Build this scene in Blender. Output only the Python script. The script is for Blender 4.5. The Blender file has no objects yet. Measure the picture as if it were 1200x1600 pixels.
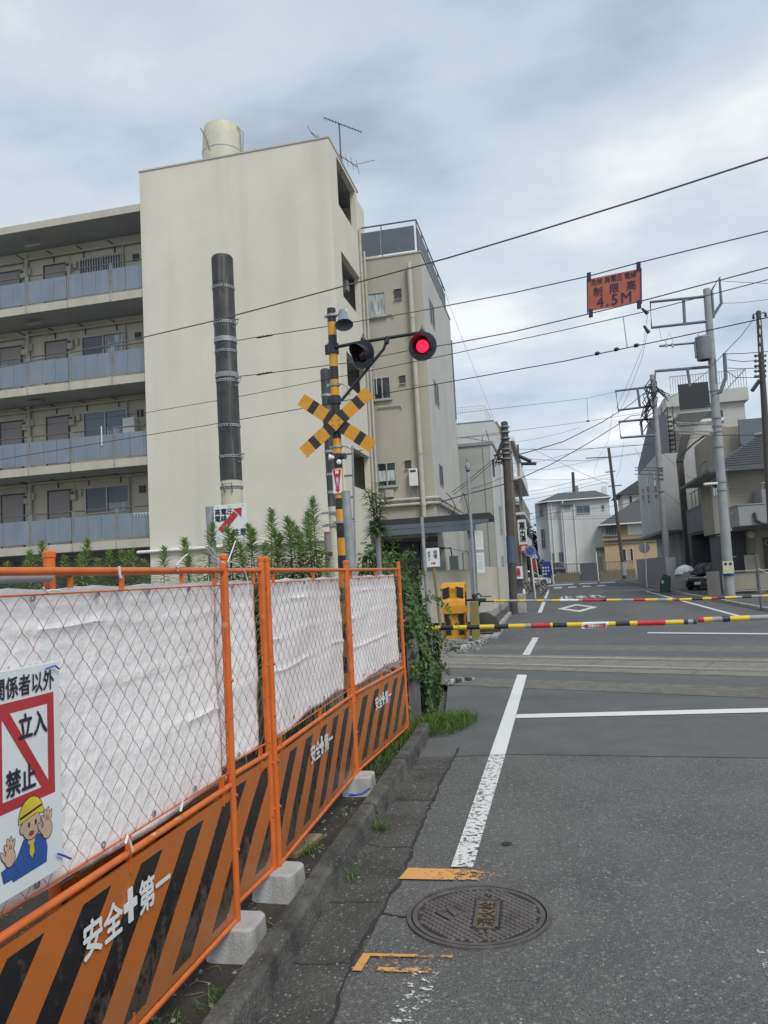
import bpy, bmesh, math, random
from mathutils import Vector, Matrix, noise
sc = bpy.context.scene
col = sc.collection
random.seed(7)
R = math.radians

# ------------------------------------------------------------------ camera, world, sun, exposure
EYE = Vector((0.0, 0.0, 1.65))
FPX = 1200.0
def _ray(x, y): return Vector(((x-600)/FPX, (800-y)/FPX, -1.0))
_Y = _ray(871, 887).normalized()
_Z = _ray(871, 887).cross(_ray(0, 887+.055*871)).normalized()
if _Z.y < 0: _Z = -_Z
_X = _Y.cross(_Z)
ROT = Matrix((_X, _Y, _Z))
cd = bpy.data.cameras.new('camera'); cam = bpy.data.objects.new('camera', cd); col.objects.link(cam)
cd.sensor_fit = 'VERTICAL'; cd.sensor_height = 36; cd.lens = 27.0
cd.clip_start = 0.05; cd.clip_end = 3000
cam.matrix_world = Matrix.Translation(EYE) @ ROT.to_4x4()
sc.camera = cam

# surveying helpers: where the sight line of a measured point meets the ground or a wall
def _dir(x, y): return ROT @ _ray(x, y)
def gp(x, y, z=0.0):
    d = _dir(x, y); return EYE + d*((z-EYE.z)/d.z)
def py(x, y, Y):
    d = _dir(x, y); return EYE + d*(Y/d.y)
def px(x, y, X):
    d = _dir(x, y); return EYE + d*(X/d.x)
TA = R(-22.8); TD = Vector((math.cos(TA), math.sin(TA), 0)); TN = Vector((-math.sin(TA), math.cos(TA), 0)); TC = Vector((0, 13.75, 0))
def pt(x, y, n):
    d = _dir(x, y); return EYE + d*((TN.dot(TC)+n-TN.dot(EYE))/TN.dot(d))

w = bpy.data.worlds.new('World'); sc.world = w; w.use_nodes = True
nt = w.node_tree; nt.nodes.clear()
def N(t, **k):
    n = nt.nodes.new(t)
    for a, b in k.items(): setattr(n, a, b)
    return n
L = lambda a, b: nt.links.new(a, b)
SUN_EL, SUN_AZ = R(50), R(138)
wo = N('ShaderNodeOutputWorld'); bg = N('ShaderNodeBackground'); bg.inputs['Strength'].default_value = .1
sky = N('ShaderNodeTexSky', sky_type='NISHITA'); sky.sun_disc = False; sky.sun_elevation = SUN_EL; sky.sun_rotation = SUN_AZ
tc = N('ShaderNodeTexCoord'); sp = N('ShaderNodeSeparateXYZ'); L(tc.outputs['Generated'], sp.inputs[0])
zz = N('ShaderNodeMath', operation='MAXIMUM'); L(sp.outputs['Z'], zz.inputs[0]); zz.inputs[1].default_value = 0.0
za = N('ShaderNodeMath', operation='ADD'); L(zz.outputs[0], za.inputs[0]); za.inputs[1].default_value = .22
dx = N('ShaderNodeMath', operation='DIVIDE'); L(sp.outputs['X'], dx.inputs[0]); L(za.outputs[0], dx.inputs[1])
dy = N('ShaderNodeMath', operation='DIVIDE'); L(sp.outputs['Y'], dy.inputs[0]); L(za.outputs[0], dy.inputs[1])
cb = N('ShaderNodeCombineXYZ'); L(dx.outputs[0], cb.inputs[0]); L(dy.outputs[0], cb.inputs[1])
mp = N('ShaderNodeMapping'); mp.inputs['Location'].default_value = (7.05, 5.1, 0); mp.inputs['Scale'].default_value = (.8, 1.0, 1); L(cb.outputs[0], mp.inputs[0])
n1 = N('ShaderNodeTexNoise'); n1.inputs['Scale'].default_value = 1.2; n1.inputs['Detail'].default_value = 7; n1.inputs['Roughness'].default_value = .5; n1.inputs['Distortion'].default_value = .35
L(mp.outputs[0], n1.inputs['Vector'])
n2 = N('ShaderNodeTexNoise'); n2.inputs['Scale'].default_value = 3.4; n2.inputs['Detail'].default_value = 6; n2.inputs['Roughness'].default_value = .5; L(mp.outputs[0], n2.inputs['Vector'])
mx = N('ShaderNodeMath', operation='MULTIPLY_ADD'); L(n2.outputs['Fac'], mx.inputs[0]); mx.inputs[1].default_value = .5; L(n1.outputs['Fac'], mx.inputs[2])
cr = N('ShaderNodeValToRGB'); L(mx.outputs[0], cr.inputs[0]); e = cr.color_ramp.elements
e[0].position = .58; e[0].color = (.36, .425, .51, 1); e[1].position = .92; e[1].color = (.76, .79, .81, 1)
m_ = e.new(.70); m_.color = (.485, .56, .645, 1); m2_ = e.new(.80); m2_.color = (.55, .615, .68, 1)
hz = N('ShaderNodeMapRange'); L(sp.outputs['Z'], hz.inputs[0]); hz.inputs[1].default_value = 0; hz.inputs[2].default_value = .62; hz.inputs[3].default_value = 8.6; hz.inputs[4].default_value = 7.4
ml = N('ShaderNodeVectorMath', operation='SCALE'); L(cr.outputs[0], ml.inputs[0]); L(hz.outputs[0], ml.inputs['Scale'])
cov = N('ShaderNodeMapRange'); L(mx.outputs[0], cov.inputs[0]); cov.inputs[1].default_value = .55; cov.inputs[2].default_value = .75; cov.inputs[3].default_value = .9; cov.inputs[4].default_value = 1.0
mix = N('ShaderNodeMix', data_type='RGBA'); L(cov.outputs[0], mix.inputs['Factor']); L(sky.outputs[0], mix.inputs['A']); L(ml.outputs[0], mix.inputs['B'])
L(mix.outputs['Result'], bg.inputs['Color']); L(bg.outputs[0], wo.inputs[0])

sd = bpy.data.lights.new('sun', 'SUN'); sd.energy = 1.5; sd.angle = R(22); sd.color = (1, .965, .91)
so = bpy.data.objects.new('sun', sd); col.objects.link(so)
# azimuth measured from +Y towards +X
sv = Vector((math.sin(SUN_AZ)*math.cos(SUN_EL), math.cos(SUN_AZ)*math.cos(SUN_EL), math.sin(SUN_EL)))
so.rotation_euler = sv.to_track_quat('Z', 'Y').to_euler()
sc.view_settings.view_transform = 'Standard'; sc.view_settings.look = 'None'
sc.view_settings.exposure = 0.62; sc.view_settings.gamma = 1; sc.view_settings.use_curve_mapping = False

# ------------------------------------------------------------------ materials
MATS = {}
def mat(name, c1, c2=None, rough=.7, scale=6, detail=6, bump=0, bscale=None, metal=0, spec=.5, lo=.35, hi=.65, streak=None, coat=0, stretch=(1, 1, 1), speck=None, big=None):
    """principled with noise-mixed colour, optional vertical streak stains, aggregate specks and fine relief"""
    if name in MATS: return MATS[name]
    m = bpy.data.materials.new(name); m.use_nodes = True; t = m.node_tree; ns = t.nodes; ns.clear()
    o = ns.new('ShaderNodeOutputMaterial'); p = ns.new('ShaderNodeBsdfPrincipled'); t.links.new(p.outputs[0], o.inputs[0])
    p.inputs['Roughness'].default_value = rough; p.inputs['Metallic'].default_value = metal; p.inputs['Specular IOR Level'].default_value = spec
    p.inputs['Coat Weight'].default_value = coat
    co = ns.new('ShaderNodeTexCoord'); mpn = ns.new('ShaderNodeMapping'); mpn.inputs['Scale'].default_value = stretch
    t.links.new(co.outputs['Object'], mpn.inputs[0])
    c2 = c2 or tuple(v*.8 for v in c1)
    nz = ns.new('ShaderNodeTexNoise'); nz.inputs['Scale'].default_value = scale; nz.inputs['Detail'].default_value = detail; nz.inputs['Roughness'].default_value = .62
    t.links.new(mpn.outputs[0], nz.inputs['Vector'])
    mr = ns.new('ShaderNodeMapRange'); mr.inputs[1].default_value = lo; mr.inputs[2].default_value = hi; t.links.new(nz.outputs['Fac'], mr.inputs[0])
    mxn = ns.new('ShaderNodeMix'); mxn.data_type = 'RGBA'; mxn.inputs['A'].default_value = (*c1, 1); mxn.inputs['B'].default_value = (*c2, 1)
    t.links.new(mr.outputs[0], mxn.inputs['Factor']); last = mxn.outputs['Result']
    if streak:
        sc_, amt, scol = streak
        m2 = ns.new('ShaderNodeMapping'); m2.inputs['Scale'].default_value = (sc_, sc_, sc_*.07); t.links.new(co.outputs['Object'], m2.inputs[0])
        z2 = ns.new('ShaderNodeTexNoise'); z2.inputs['Scale'].default_value = 1; z2.inputs['Detail'].default_value = 5; t.links.new(m2.outputs[0], z2.inputs['Vector'])
        r2 = ns.new('ShaderNodeMapRange'); r2.inputs[1].default_value = .5; r2.inputs[2].default_value = .78; r2.inputs[4].default_value = amt; t.links.new(z2.outputs['Fac'], r2.inputs[0])
        x2 = ns.new('ShaderNodeMix'); x2.data_type = 'RGBA'; t.links.new(r2.outputs[0], x2.inputs['Factor']); t.links.new(last, x2.inputs['A']); x2.inputs['B'].default_value = (*scol, 1)
        last = x2.outputs['Result']
    if big:
        bsx, amt, bcol = big
        m3 = ns.new('ShaderNodeMapping'); m3.inputs['Scale'].default_value = bsx; t.links.new(co.outputs['Object'], m3.inputs[0])
        z3 = ns.new('ShaderNodeTexNoise'); z3.inputs['Scale'].default_value = 1; z3.inputs['Detail'].default_value = 6; z3.inputs['Roughness'].default_value = .6; t.links.new(m3.outputs[0], z3.inputs['Vector'])
        r5 = ns.new('ShaderNodeMapRange'); r5.inputs[1].default_value = .46; r5.inputs[2].default_value = .68; r5.inputs[4].default_value = amt; t.links.new(z3.outputs['Fac'], r5.inputs[0])
        x5 = ns.new('ShaderNodeMix'); x5.data_type = 'RGBA'; t.links.new(r5.outputs[0], x5.inputs['Factor']); t.links.new(last, x5.inputs['A']); x5.inputs['B'].default_value = (*bcol, 1); last = x5.outputs['Result']
    if speck:
        for (vs, th, scol) in speck:
            v = ns.new('ShaderNodeTexVoronoi'); v.inputs['Scale'].default_value = vs; v.inputs['Randomness'].default_value = 1; t.links.new(co.outputs['Object'], v.inputs['Vector'])
            sx = ns.new('ShaderNodeSeparateColor'); t.links.new(v.outputs['Color'], sx.inputs[0])
            r3 = ns.new('ShaderNodeMapRange'); r3.inputs[1].default_value = th; r3.inputs[2].default_value = min(1, th+.03); t.links.new(sx.outputs[0], r3.inputs[0])
            r4 = ns.new('ShaderNodeMapRange'); r4.inputs[1].default_value = .5/1; r4.inputs[2].default_value = .3; r4.inputs[3].default_value = 0; r4.inputs[4].default_value = 1; t.links.new(v.outputs['Distance'], r4.inputs[0])
            mu = ns.new('ShaderNodeMath'); mu.operation = 'MULTIPLY'; t.links.new(r3.outputs[0], mu.inputs[0]); t.links.new(r4.outputs[0], mu.inputs[1])
            x3 = ns.new('ShaderNodeMix'); x3.data_type = 'RGBA'; t.links.new(mu.outputs[0], x3.inputs['Factor']); t.links.new(last, x3.inputs['A']); x3.inputs['B'].default_value = (*scol, 1)
            last = x3.outputs['Result']
    t.links.new(last, p.inputs['Base Color'])
    if bump:
        b = ns.new('ShaderNodeBump'); b.inputs['Strength'].default_value = min(1, bump); b.inputs['Distance'].default_value = .02*max(1, bump)
        nb = ns.new('ShaderNodeTexNoise'); nb.inputs['Scale'].default_value = bscale or scale*4; nb.inputs['Detail'].default_value = 5; t.links.new(mpn.outputs[0], nb.inputs['Vector'])
        t.links.new(nb.outputs['Fac'], b.inputs['Height']); t.links.new(b.outputs[0], p.inputs['Normal'])
    MATS[name] = m; return m
def emis(name, c, s):
    m = bpy.data.materials.new(name); m.use_nodes = True; p = m.node_tree.nodes['Principled BSDF']
    p.inputs['Base Color'].default_value = (*[v*.5 for v in c], 1); p.inputs['Emission Color'].default_value = (*c, 1); p.inputs['Emission Strength'].default_value = s
    MATS[name] = m; return m
def leafmat(name, ca, cb_, cc, rough=.5):
    m = bpy.data.materials.new(name); m.use_nodes = True; t = m.node_tree; p = t.nodes['Principled BSDF']
    g = t.nodes.new('ShaderNodeNewGeometry'); r = t.nodes.new('ShaderNodeValToRGB'); t.links.new(g.outputs['Random Per Island'], r.inputs[0])
    r.color_ramp.elements[0].color = (*ca, 1); r.color_ramp.elements[1].color = (*cc, 1); q = r.color_ramp.elements.new(.55); q.color = (*cb_, 1)
    t.links.new(r.outputs[0], p.inputs['Base Color']); p.inputs['Roughness'].default_value = rough; p.inputs['Specular IOR Level'].default_value = .3
    tl = t.nodes.new('ShaderNodeBsdfTranslucent'); t.links.new(r.outputs[0], tl.inputs[0]); ms = t.nodes.new('ShaderNodeMixShader'); ms.inputs[0].default_value = .4; t.links.new(p.outputs[0], ms.inputs[1]); t.links.new(tl.outputs[0], ms.inputs[2]); t.links.new(ms.outputs[0], t.nodes['Material Output'].inputs[0])
    MATS[name] = m; return m
def glassmat(name, c, rough=.06):
    m = mat(name, c, tuple(v*.75 for v in c), rough=rough, scale=1.2, spec=.8); return m

# ------------------------------------------------------------------ mesh building
class MB:
    def __init__(s): s.v = []; s.f = []; s.sm = []
    def add(s, vs, fs, smooth=False):
        o = len(s.v); s.v += [tuple(p) for p in vs]; s.f += [tuple(i+o for i in f) for f in fs]; s.sm += [smooth]*len(fs); return s
    def box(s, a, b, M=None):
        x0, y0, z0 = [min(a[i], b[i]) for i in range(3)]; x1, y1, z1 = [max(a[i], b[i]) for i in range(3)]
        vs = [Vector(p) for p in ((x0,y0,z0),(x1,y0,z0),(x1,y1,z0),(x0,y1,z0),(x0,y0,z1),(x1,y0,z1),(x1,y1,z1),(x0,y1,z1))]
        if M: vs = [M @ p for p in vs]
        return s.add(vs, [(0,3,2,1),(4,5,6,7),(0,1,5,4),(1,2,6,5),(2,3,7,6),(3,0,4,7)])
    def bbox(s, a, b, r=.01, M=None):
        """box with bevelled edges"""
        bm = bmesh.new(); mb = MB().box(a, b)
        vv = [bm.verts.new(p) for p in mb.v]
        for f in mb.f: bm.faces.new([vv[i] for i in f])
        bmesh.ops.bevel(bm, geom=list(bm.edges), offset=r, segments=2, affect='EDGES', profile=.5)
        bm.verts.index_update(); vs = [M @ v.co if M else v.co.copy() for v in bm.verts]; fs = [tuple(v.index for v in f.verts) for f in bm.faces]
        bm.free(); return s.add(vs, fs)
    def tube(s, path, r, n=8, caps=True, r2=None):
        path = [Vector(p) for p in path]; k = len(path); vs = []; up = None
        for i, p in enumerate(path):
            d = (path[min(i+1, k-1)]-path[max(i-1, 0)]).normalized()
            if up is None or abs(up.dot(d)) > .95: up = Vector((0,0,1)) if abs(d.z) < .9 else Vector((1,0,0))
            a = d.cross(up).normalized(); b = a.cross(d).normalized(); up = b
            rr = r if r2 is None else r+(r2-r)*i/(k-1)
            vs += [p+(a*math.cos(2*math.pi*j/n)+b*math.sin(2*math.pi*j/n))*rr for j in range(n)]
        fs = [(i*n+j, i*n+(j+1)%n, (i+1)*n+(j+1)%n, (i+1)*n+j) for i in range(k-1) for j in range(n)]
        s.add(vs, fs, n > 4)
        if caps: s.add(vs[:n], [tuple(range(n))[::-1]]); s.add(vs[-n:], [tuple(range(n))])
        return s
    def lathe(s, c, axis, prof, n=20):
        """prof: list of (radius, distance along axis)"""
        c = Vector(c); d = Vector(axis).normalized(); u = Vector((0,0,1)) if abs(d.z) < .9 else Vector((1,0,0)); a = d.cross(u).normalized(); b = a.cross(d)
        vs = [c+d*h+(a*math.cos(2*math.pi*j/n)+b*math.sin(2*math.pi*j/n))*r for r, h in prof for j in range(n)]
        fs = [(i*n+j, i*n+(j+1)%n, (i+1)*n+(j+1)%n, (i+1)*n+j) for i in range(len(prof)-1) for j in range(n)]
        return s.add(vs, fs, True)
    def disc(s, c, axis, r, n=24, h=0):
        c = Vector(c); d = Vector(axis).normalized(); u = Vector((0,0,1)) if abs(d.z) < .9 else Vector((1,0,0)); a = d.cross(u).normalized(); b = a.cross(d)
        vs = [c+(a*math.cos(2*math.pi*j/n)+b*math.sin(2*math.pi*j/n))*r for j in range(n)]
        return s.add(vs, [tuple(range(n))])
    def quad(s, *p): return s.add(p, [tuple(range(len(p)))])
    def prism(s, poly, off):
        """polygon extruded by a vector"""
        off = Vector(off); n = len(poly); vs = [Vector(p) for p in poly]+[Vector(p)+off for p in poly]
        return s.add(vs, [tuple(range(n))[::-1], tuple(range(n, 2*n))]+[(i, (i+1) % n, n+(i+1) % n, n+i) for i in range(n)])
    def bar(s, a, b, wd, ht, up=(0,0,1)):
        a = Vector(a); b = Vector(b); d = (b-a).normalized(); u = Vector(up); x = d.cross(u)
        if x.length < 1e-4: x = d.cross(Vector((1,0,0)))
        x.normalize(); y = x.cross(d).normalized()
        c = [x*sx*wd/2+y*sy*ht/2 for sx, sy in ((-1,-1),(1,-1),(1,1),(-1,1))]
        return s.add([a+q for q in c]+[b+q for q in c], [(3,2,1,0),(4,5,6,7),(0,1,5,4),(1,2,6,5),(2,3,7,6),(3,0,4,7)])
    def build(s, name, m, parent=None, base=None):
        me = bpy.data.meshes.new(name); o0 = Vector((0,0,0))
        root = parent
        while root is not None and root.parent is not None: root = root.parent
        if base is not None: o0 = Vector(base)
        elif root is not None and not root.get('_local'): o0 = root.location
        me.from_pydata([tuple(Vector(p)-o0) for p in s.v], [], s.f)
        me.polygons.foreach_set('use_smooth', s.sm)
        if any(s.sm): me.set_sharp_from_angle(angle=R(38))
        for q in (m if isinstance(m, (list, tuple)) else [m]): me.materials.append(MATS[q] if isinstance(q, str) else q)
        ob = bpy.data.objects.new(name, me); col.objects.link(ob)
        if parent is not None: ob.parent = parent
        elif base is not None: ob.location = o0
        return ob
def fixn(o):
    bm = bmesh.new(); bm.from_mesh(o.data); bmesh.ops.recalc_face_normals(bm, faces=bm.faces); bm.to_mesh(o.data); bm.free(); return o
def tag(o, label, cat, group=None, kind=None):
    if label: o['label'] = label
    if cat: o['category'] = cat
    if group: o['group'] = group
    if kind: o['kind'] = kind
    return o
def struct(o, label=None):
    o['kind'] = 'structure'
    if label: o['label'] = label
    return o
def thing(name, loc, label, cat, group=None, local=False, rz=0):
    o = bpy.data.objects.new(name, None); col.objects.link(o); o.location = loc; o.empty_display_size = .1
    if local: o['_local'] = 1; o.rotation_euler.z = rz
    return tag(o, label, cat, group)
def copy_tree(o, parent=None, loc=None, rz=None, label=None, scale=None):
    c = o.copy(); col.objects.link(c)
    if parent is not None: c.parent = parent
    if loc is not None: c.location = loc
    if rz is not None: c.rotation_euler = (0, 0, rz)
    if scale is not None: c.scale = scale
    if label: c['label'] = label
    for ch in list(o.children): copy_tree(ch, c)
    return c
def box(name, m, parent, a, b, bev=0):
    mb = MB(); (mb.bbox(a, b, bev) if bev else mb.box(a, b)); return mb.build(name, m, parent)
def text(body, size, m, parent, o, ux, uy, bold=.012, name='lettering', line=None, ext=.0015, wide=1.0, res=3, spacing=1.0):
    """flat lettering centred at o, on the plane spanned by ux, uy"""
    c = bpy.data.curves.new('tmp', 'FONT'); c.body = body; c.size = size; c.align_x = 'CENTER'; c.align_y = 'CENTER'; c.resolution_u = res
    c.space_character = spacing
    if line: c.space_line = line
    ob = bpy.data.objects.new('tmp', c); col.objects.link(ob)
    dg = bpy.context.evaluated_depsgraph_get(); me = bpy.data.meshes.new_from_object(ob.evaluated_get(dg))
    ux = Vector(ux).normalized(); uy = Vector(uy).normalized(); nn = ux.cross(uy).normalized(); o = Vector(o)
    xs = [v.co.x for v in me.vertices]; ys = [v.co.y for v in me.vertices]
    if xs:
        mx_, my_ = (min(xs)+max(xs))/2, (min(ys)+max(ys))/2
    else: mx_ = my_ = 0
    mb = MB(); k_ = bold*size; dz_ = max(.00012, size*.0015)
    for i_, (ox, oy) in enumerate(((0,0),(k_,0),(-k_,0),(0,k_),(0,-k_)) if bold else ((0,0),)):
        mb.add([o+ux*((v.co.x-mx_)*wide+ox)+uy*(v.co.y-my_+oy)+nn*(ext+dz_*i_) for v in me.vertices], [tuple(p.vertices) for p in me.polygons])
    bpy.data.objects.remove(ob); bpy.data.curves.remove(c); bpy.data.meshes.remove(me)
    return mb.build(name, m, parent)
def sag(a, b, s=.3, k=10):
    a = Vector(a); b = Vector(b); return [a.lerp(b, i/k)+Vector((0, 0, -4*s*(i/k)*(1-i/k))) for i in range(k+1)]

# palette
mat('asphalt_old', (.158,.158,.152), (.105,.107,.104), rough=.85, scale=1.1, detail=10, lo=.3, hi=.7, bump=.9, bscale=120, speck=[(110, .70, (.045,.047,.048)), (85, .68, (.23,.23,.225)), (40, .80, (.20,.20,.19)), (60, .94, (.34,.34,.325))], big=((1.1,.35,1), .4, (.08,.081,.080)))
mat('asphalt_new', (.122,.126,.126), (.098,.101,.101), rough=.9, big=((.9,.3,1), .5, (.125,.127,.125)), scale=2.2, detail=8, bump=.5, bscale=160, speck=[(120, .80, (.12,.125,.125)), (90, .985, (.3,.3,.29))])
mat('asphalt_coarse', (.215,.205,.178), (.13,.125,.11), rough=.9, scale=5, detail=10, bump=1, bscale=90, speck=[(60, .7, (.22,.21,.18)), (70, .75, (.06,.06,.052))])
mat('asphalt_street', (.115,.120,.124), (.09,.094,.098), rough=.85, big=((.8,.12,1), .5, (.06,.063,.066)), scale=.5, detail=8, bump=.4, bscale=60)
mat('gutter', (.098,.094,.086), (.045,.044,.041), rough=.9, scale=2.6, detail=10, bump=1, bscale=60, speck=[(60, .8, (.16,.155,.145)), (80, .965, (.32,.31,.29))])
mat('kerb', (.115,.112,.10), (.036,.037,.033), rough=.9, scale=4.5, detail=10, bump=.9, bscale=50, streak=None, speck=[(90, .93, (.2,.2,.18))])
mat('soil', (.052,.043,.034), (.022,.019,.016), rough=1, scale=6, detail=10, bump=1.4, bscale=30, speck=[(55, .95, (.19,.18,.16))])
mat('dirt_ground', (.13,.122,.10), (.075,.07,.058), rough=1, scale=1.2, detail=10, bump=1, bscale=20)
mat('road_paint', (.66,.67,.66), (.50,.51,.50), rough=.7, scale=9, detail=8, bump=.4, bscale=120)
mat('slab_concrete', (.235,.222,.185), (.165,.155,.13), rough=.9, scale=3, detail=9, bump=.6, bscale=60, streak=None)
mat('steel_rail', (.62,.61,.59), (.50,.49,.47), rough=.3, metal=.6, scale=14)
mat('rust', (.12,.075,.05), (.07,.045,.032), rough=.9, scale=10)
mat('groove', (.03,.028,.026), rough=1)
mat('concrete', (.40,.39,.365), (.27,.265,.25), rough=.9, scale=4, detail=9, bump=.5, bscale=50)
mat('concrete_block', (.46,.46,.45), (.34,.34,.33), rough=.9, scale=7, detail=10, bump=.25, bscale=70, streak=(9, .45, (.16,.155,.14)))
mat('iron_cover', (.135,.122,.118), (.085,.078,.076), rough=.5, metal=.3, scale=9, detail=8, bump=.35, bscale=70)
mat('iron_dark', (.03,.03,.03), rough=.9)
mat('brass_plate', (.21,.15,.075), (.12,.085,.045), rough=.65, scale=18, detail=6)
mat('orange_paint', (.66,.155,.028), (.50,.105,.02), rough=.42, scale=8, detail=7, lo=.4, hi=.75, streak=(14, .35, (.30,.09,.04)), speck=[(55, .965, (.16,.07,.04)), (24, .975, (.62,.30,.16))])
mat('wire_orange', (.33,.10,.07), (.17,.075,.06), rough=.6, scale=20)
mat('galv', (.36,.385,.41), (.27,.29,.31), rough=.5, metal=.35, scale=7, detail=6)
mat('rack_steel', (.17,.185,.215), (.13,.145,.17), rough=.6, scale=5)
mat('ring_grey', (.26,.24,.24), rough=.6)
mat('galv_dull', (.30,.315,.325), (.22,.23,.235), rough=.65, scale=5, detail=8, streak=(6, .3, (.16,.15,.14)))
mat('wall_cream', (.69,.655,.565), (.635,.60,.515), rough=.9, scale=.5, detail=9, bump=.10, bscale=9, streak=(1.5, .42, (.47,.445,.38)), big=((.25,.25,.12), .3, (.56,.535,.47)))
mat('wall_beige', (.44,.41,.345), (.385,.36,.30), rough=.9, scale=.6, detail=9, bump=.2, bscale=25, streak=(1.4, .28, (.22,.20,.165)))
mat('wall_pale', (.50,.50,.465), (.44,.44,.41), rough=.9, scale=.8, detail=8, streak=(1.6, .22, (.30,.30,.27)), bump=.15, bscale=20)
mat('wall_garden', (.56,.53,.455), (.49,.46,.39), rough=.9, scale=1.2, detail=9, bump=.2, bscale=25, streak=(2.5, .25, (.35,.32,.27)))
mat('wall_grey', (.58,.595,.58), (.52,.535,.52), rough=.85, scale=.4, detail=7, streak=(1.2, .18, (.28,.29,.29)))
mat('wall_white', (.56,.57,.565), (.50,.51,.505), rough=.85, scale=.5, detail=7, streak=(1.1, .15, (.37,.38,.37)))
mat('wall_ochre', (.46,.35,.21), (.41,.31,.18), rough=.85, scale=.7, detail=7, streak=(1.5, .15, (.28,.2,.11)))
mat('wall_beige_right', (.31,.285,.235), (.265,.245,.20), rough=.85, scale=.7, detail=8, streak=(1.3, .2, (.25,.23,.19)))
mat('wall_block', (.45,.46,.455), (.40,.41,.405), rough=.85, scale=.4, detail=7, streak=(1.2, .25, (.22,.225,.22)))
mat('slab_soffit_shade', (.36,.39,.42), (.30,.33,.355), rough=.9, scale=.8, detail=7)  # bluish light and shade under the slabs, put into the colour
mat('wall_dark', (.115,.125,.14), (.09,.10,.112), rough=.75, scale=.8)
mat('wall_sideing', (.40,.405,.375), (.345,.35,.325), rough=.85, scale=2, detail=7, bump=.4, bscale=14, stretch=(.15,.15,1))
mat('tile_brown', (.22,.18,.13), (.15,.125,.09), rough=.7, scale=2.5, detail=8)
mat('tile_pink', (.34,.30,.27), (.28,.245,.22), rough=.75, scale=2, detail=7)
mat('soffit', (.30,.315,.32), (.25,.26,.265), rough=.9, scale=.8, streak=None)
mat('corridor_wall', (.57,.53,.43), (.50,.465,.375), rough=.9, scale=.8, detail=8, streak=(1.8, .25, (.28,.255,.2)))
mat('slab_edge', (.52,.49,.415), (.44,.415,.35), rough=.9, scale=1.3, detail=9, streak=(3, .3, (.30,.28,.23)))
mat('balcony_blue', (.205,.25,.305), (.175,.215,.265), rough=.6, scale=1.4, detail=7, streak=(6, .45, (.28,.31,.345)))
mat('door_mauve', (.33,.29,.285), (.29,.255,.25), rough=.6, scale=2)
mat('rail_dark', (.11,.12,.135), rough=.55, scale=4)
mat('panel_slate', (.115,.14,.17), (.095,.115,.14), rough=.6, scale=1.2)
mat('pipe_cream', (.50,.475,.405), (.41,.39,.33), rough=.75, scale=3, streak=(5, .2, (.3,.28,.24)))
mat('frame_alu', (.48,.48,.475), rough=.45, metal=.3, scale=5)
mat('frame_dark', (.06,.06,.062), rough=.5)
glassmat('glass_dark', (.035,.045,.055)); mat('glass_side', (.045,.05,.055), rough=.5, spec=.2); glassmat('glass_blue', (.09,.13,.165)); 
mat('curtain', (.50,.56,.55), (.22,.27,.28), rough=.6, scale=3.5, detail=4, lo=.42, hi=.6, stretch=(3, 3, .5))
mat('white_paint', (.74,.74,.72), (.66,.66,.64), rough=.5, scale=5)
mat('white_plastic', (.72,.75,.76), (.68,.71,.72), rough=.35, scale=3)
mat('sign_red', (.46,.035,.045), (.40,.03,.04), rough=.45)
mat('ink', (.022,.022,.035), rough=.5)
mat('ink_blue', (.03,.035,.075), rough=.5)
mat('black_paint', (.018,.019,.022), (.03,.031,.034), rough=.42, scale=6)
mat('yellow_signal', (.70,.33,.025), (.60,.28,.02), rough=.45, scale=7, detail=6, streak=(10, .2, (.4,.22,.06)))
mat('yellow_arm', (.74,.53,.03), (.66,.46,.03), rough=.45, scale=9)
mat('red_arm', (.52,.025,.03), (.42,.02,.025), rough=.42, scale=9)
mat('grey_arm', (.33,.35,.34), rough=.5)
mat('signal_dark', (.030,.036,.048), (.022,.026,.034), rough=.45, scale=4)
mat('horn_grey', (.21,.24,.275), (.17,.195,.22), rough=.5, scale=5)
mat('pole_black', (.060,.061,.061), (.032,.033,.034), rough=.6, scale=5, detail=9, streak=(9, .95, (.21,.205,.195)), bump=.2, bscale=30)
mat('pole_cream', (.58,.565,.44), (.52,.5,.39), rough=.6, scale=5)
mat('pole_concrete', (.34,.355,.365), (.27,.285,.295), rough=.85, scale=2.2, detail=9, streak=(4, .35, (.18,.185,.19)), bump=.2, bscale=40)
mat('pole_brown', (.085,.078,.072), (.06,.055,.052), rough=.8, scale=3, detail=8)
mat('cable', (.022,.024,.03), rough=.6); mat('cable_grey', (.14,.15,.165), rough=.6)
mat('insulator', (.55,.56,.55), rough=.3)
mat('transformer', (.20,.22,.24), (.17,.185,.2), rough=.55, scale=3)
mat('roof_slate', (.085,.092,.098), (.06,.065,.07), rough=.8, scale=5, detail=8, stretch=(1,1,3), bump=.3, bscale=14)
mat('blue_sign', (.03,.10,.36), rough=.4); mat('blue_vend', (.035,.045,.28), (.03,.04,.24), rough=.35, scale=3)
mat('orange_sign', (.56,.15,.095), (.47,.125,.08), rough=.55, scale=5)
mat('purple_tube', (.27,.245,.265), (.21,.19,.21), rough=.6, scale=4)
mat('wood', (.30,.225,.115), (.20,.15,.08), rough=.85, scale=5, detail=8, stretch=(6,1,6))
mat('wood_grey', (.19,.18,.165), (.12,.115,.105), rough=.9, scale=4, detail=9, stretch=(5,5,.8), bump=.5, bscale=9)
mat('tarp_blue', (.04,.10,.5), rough=.45); mat('pipe_light', (.50,.52,.55), (.42,.44,.47), rough=.5, scale=6)
mat('tie_white', (.75,.76,.76), rough=.5)
mat('car_black', (.012,.013,.016), rough=.18, coat=.8); mat('car_white', (.72,.73,.73), rough=.25, coat=.6); mat('car_navy', (.016,.02,.045), rough=.2, coat=.8)
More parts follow.
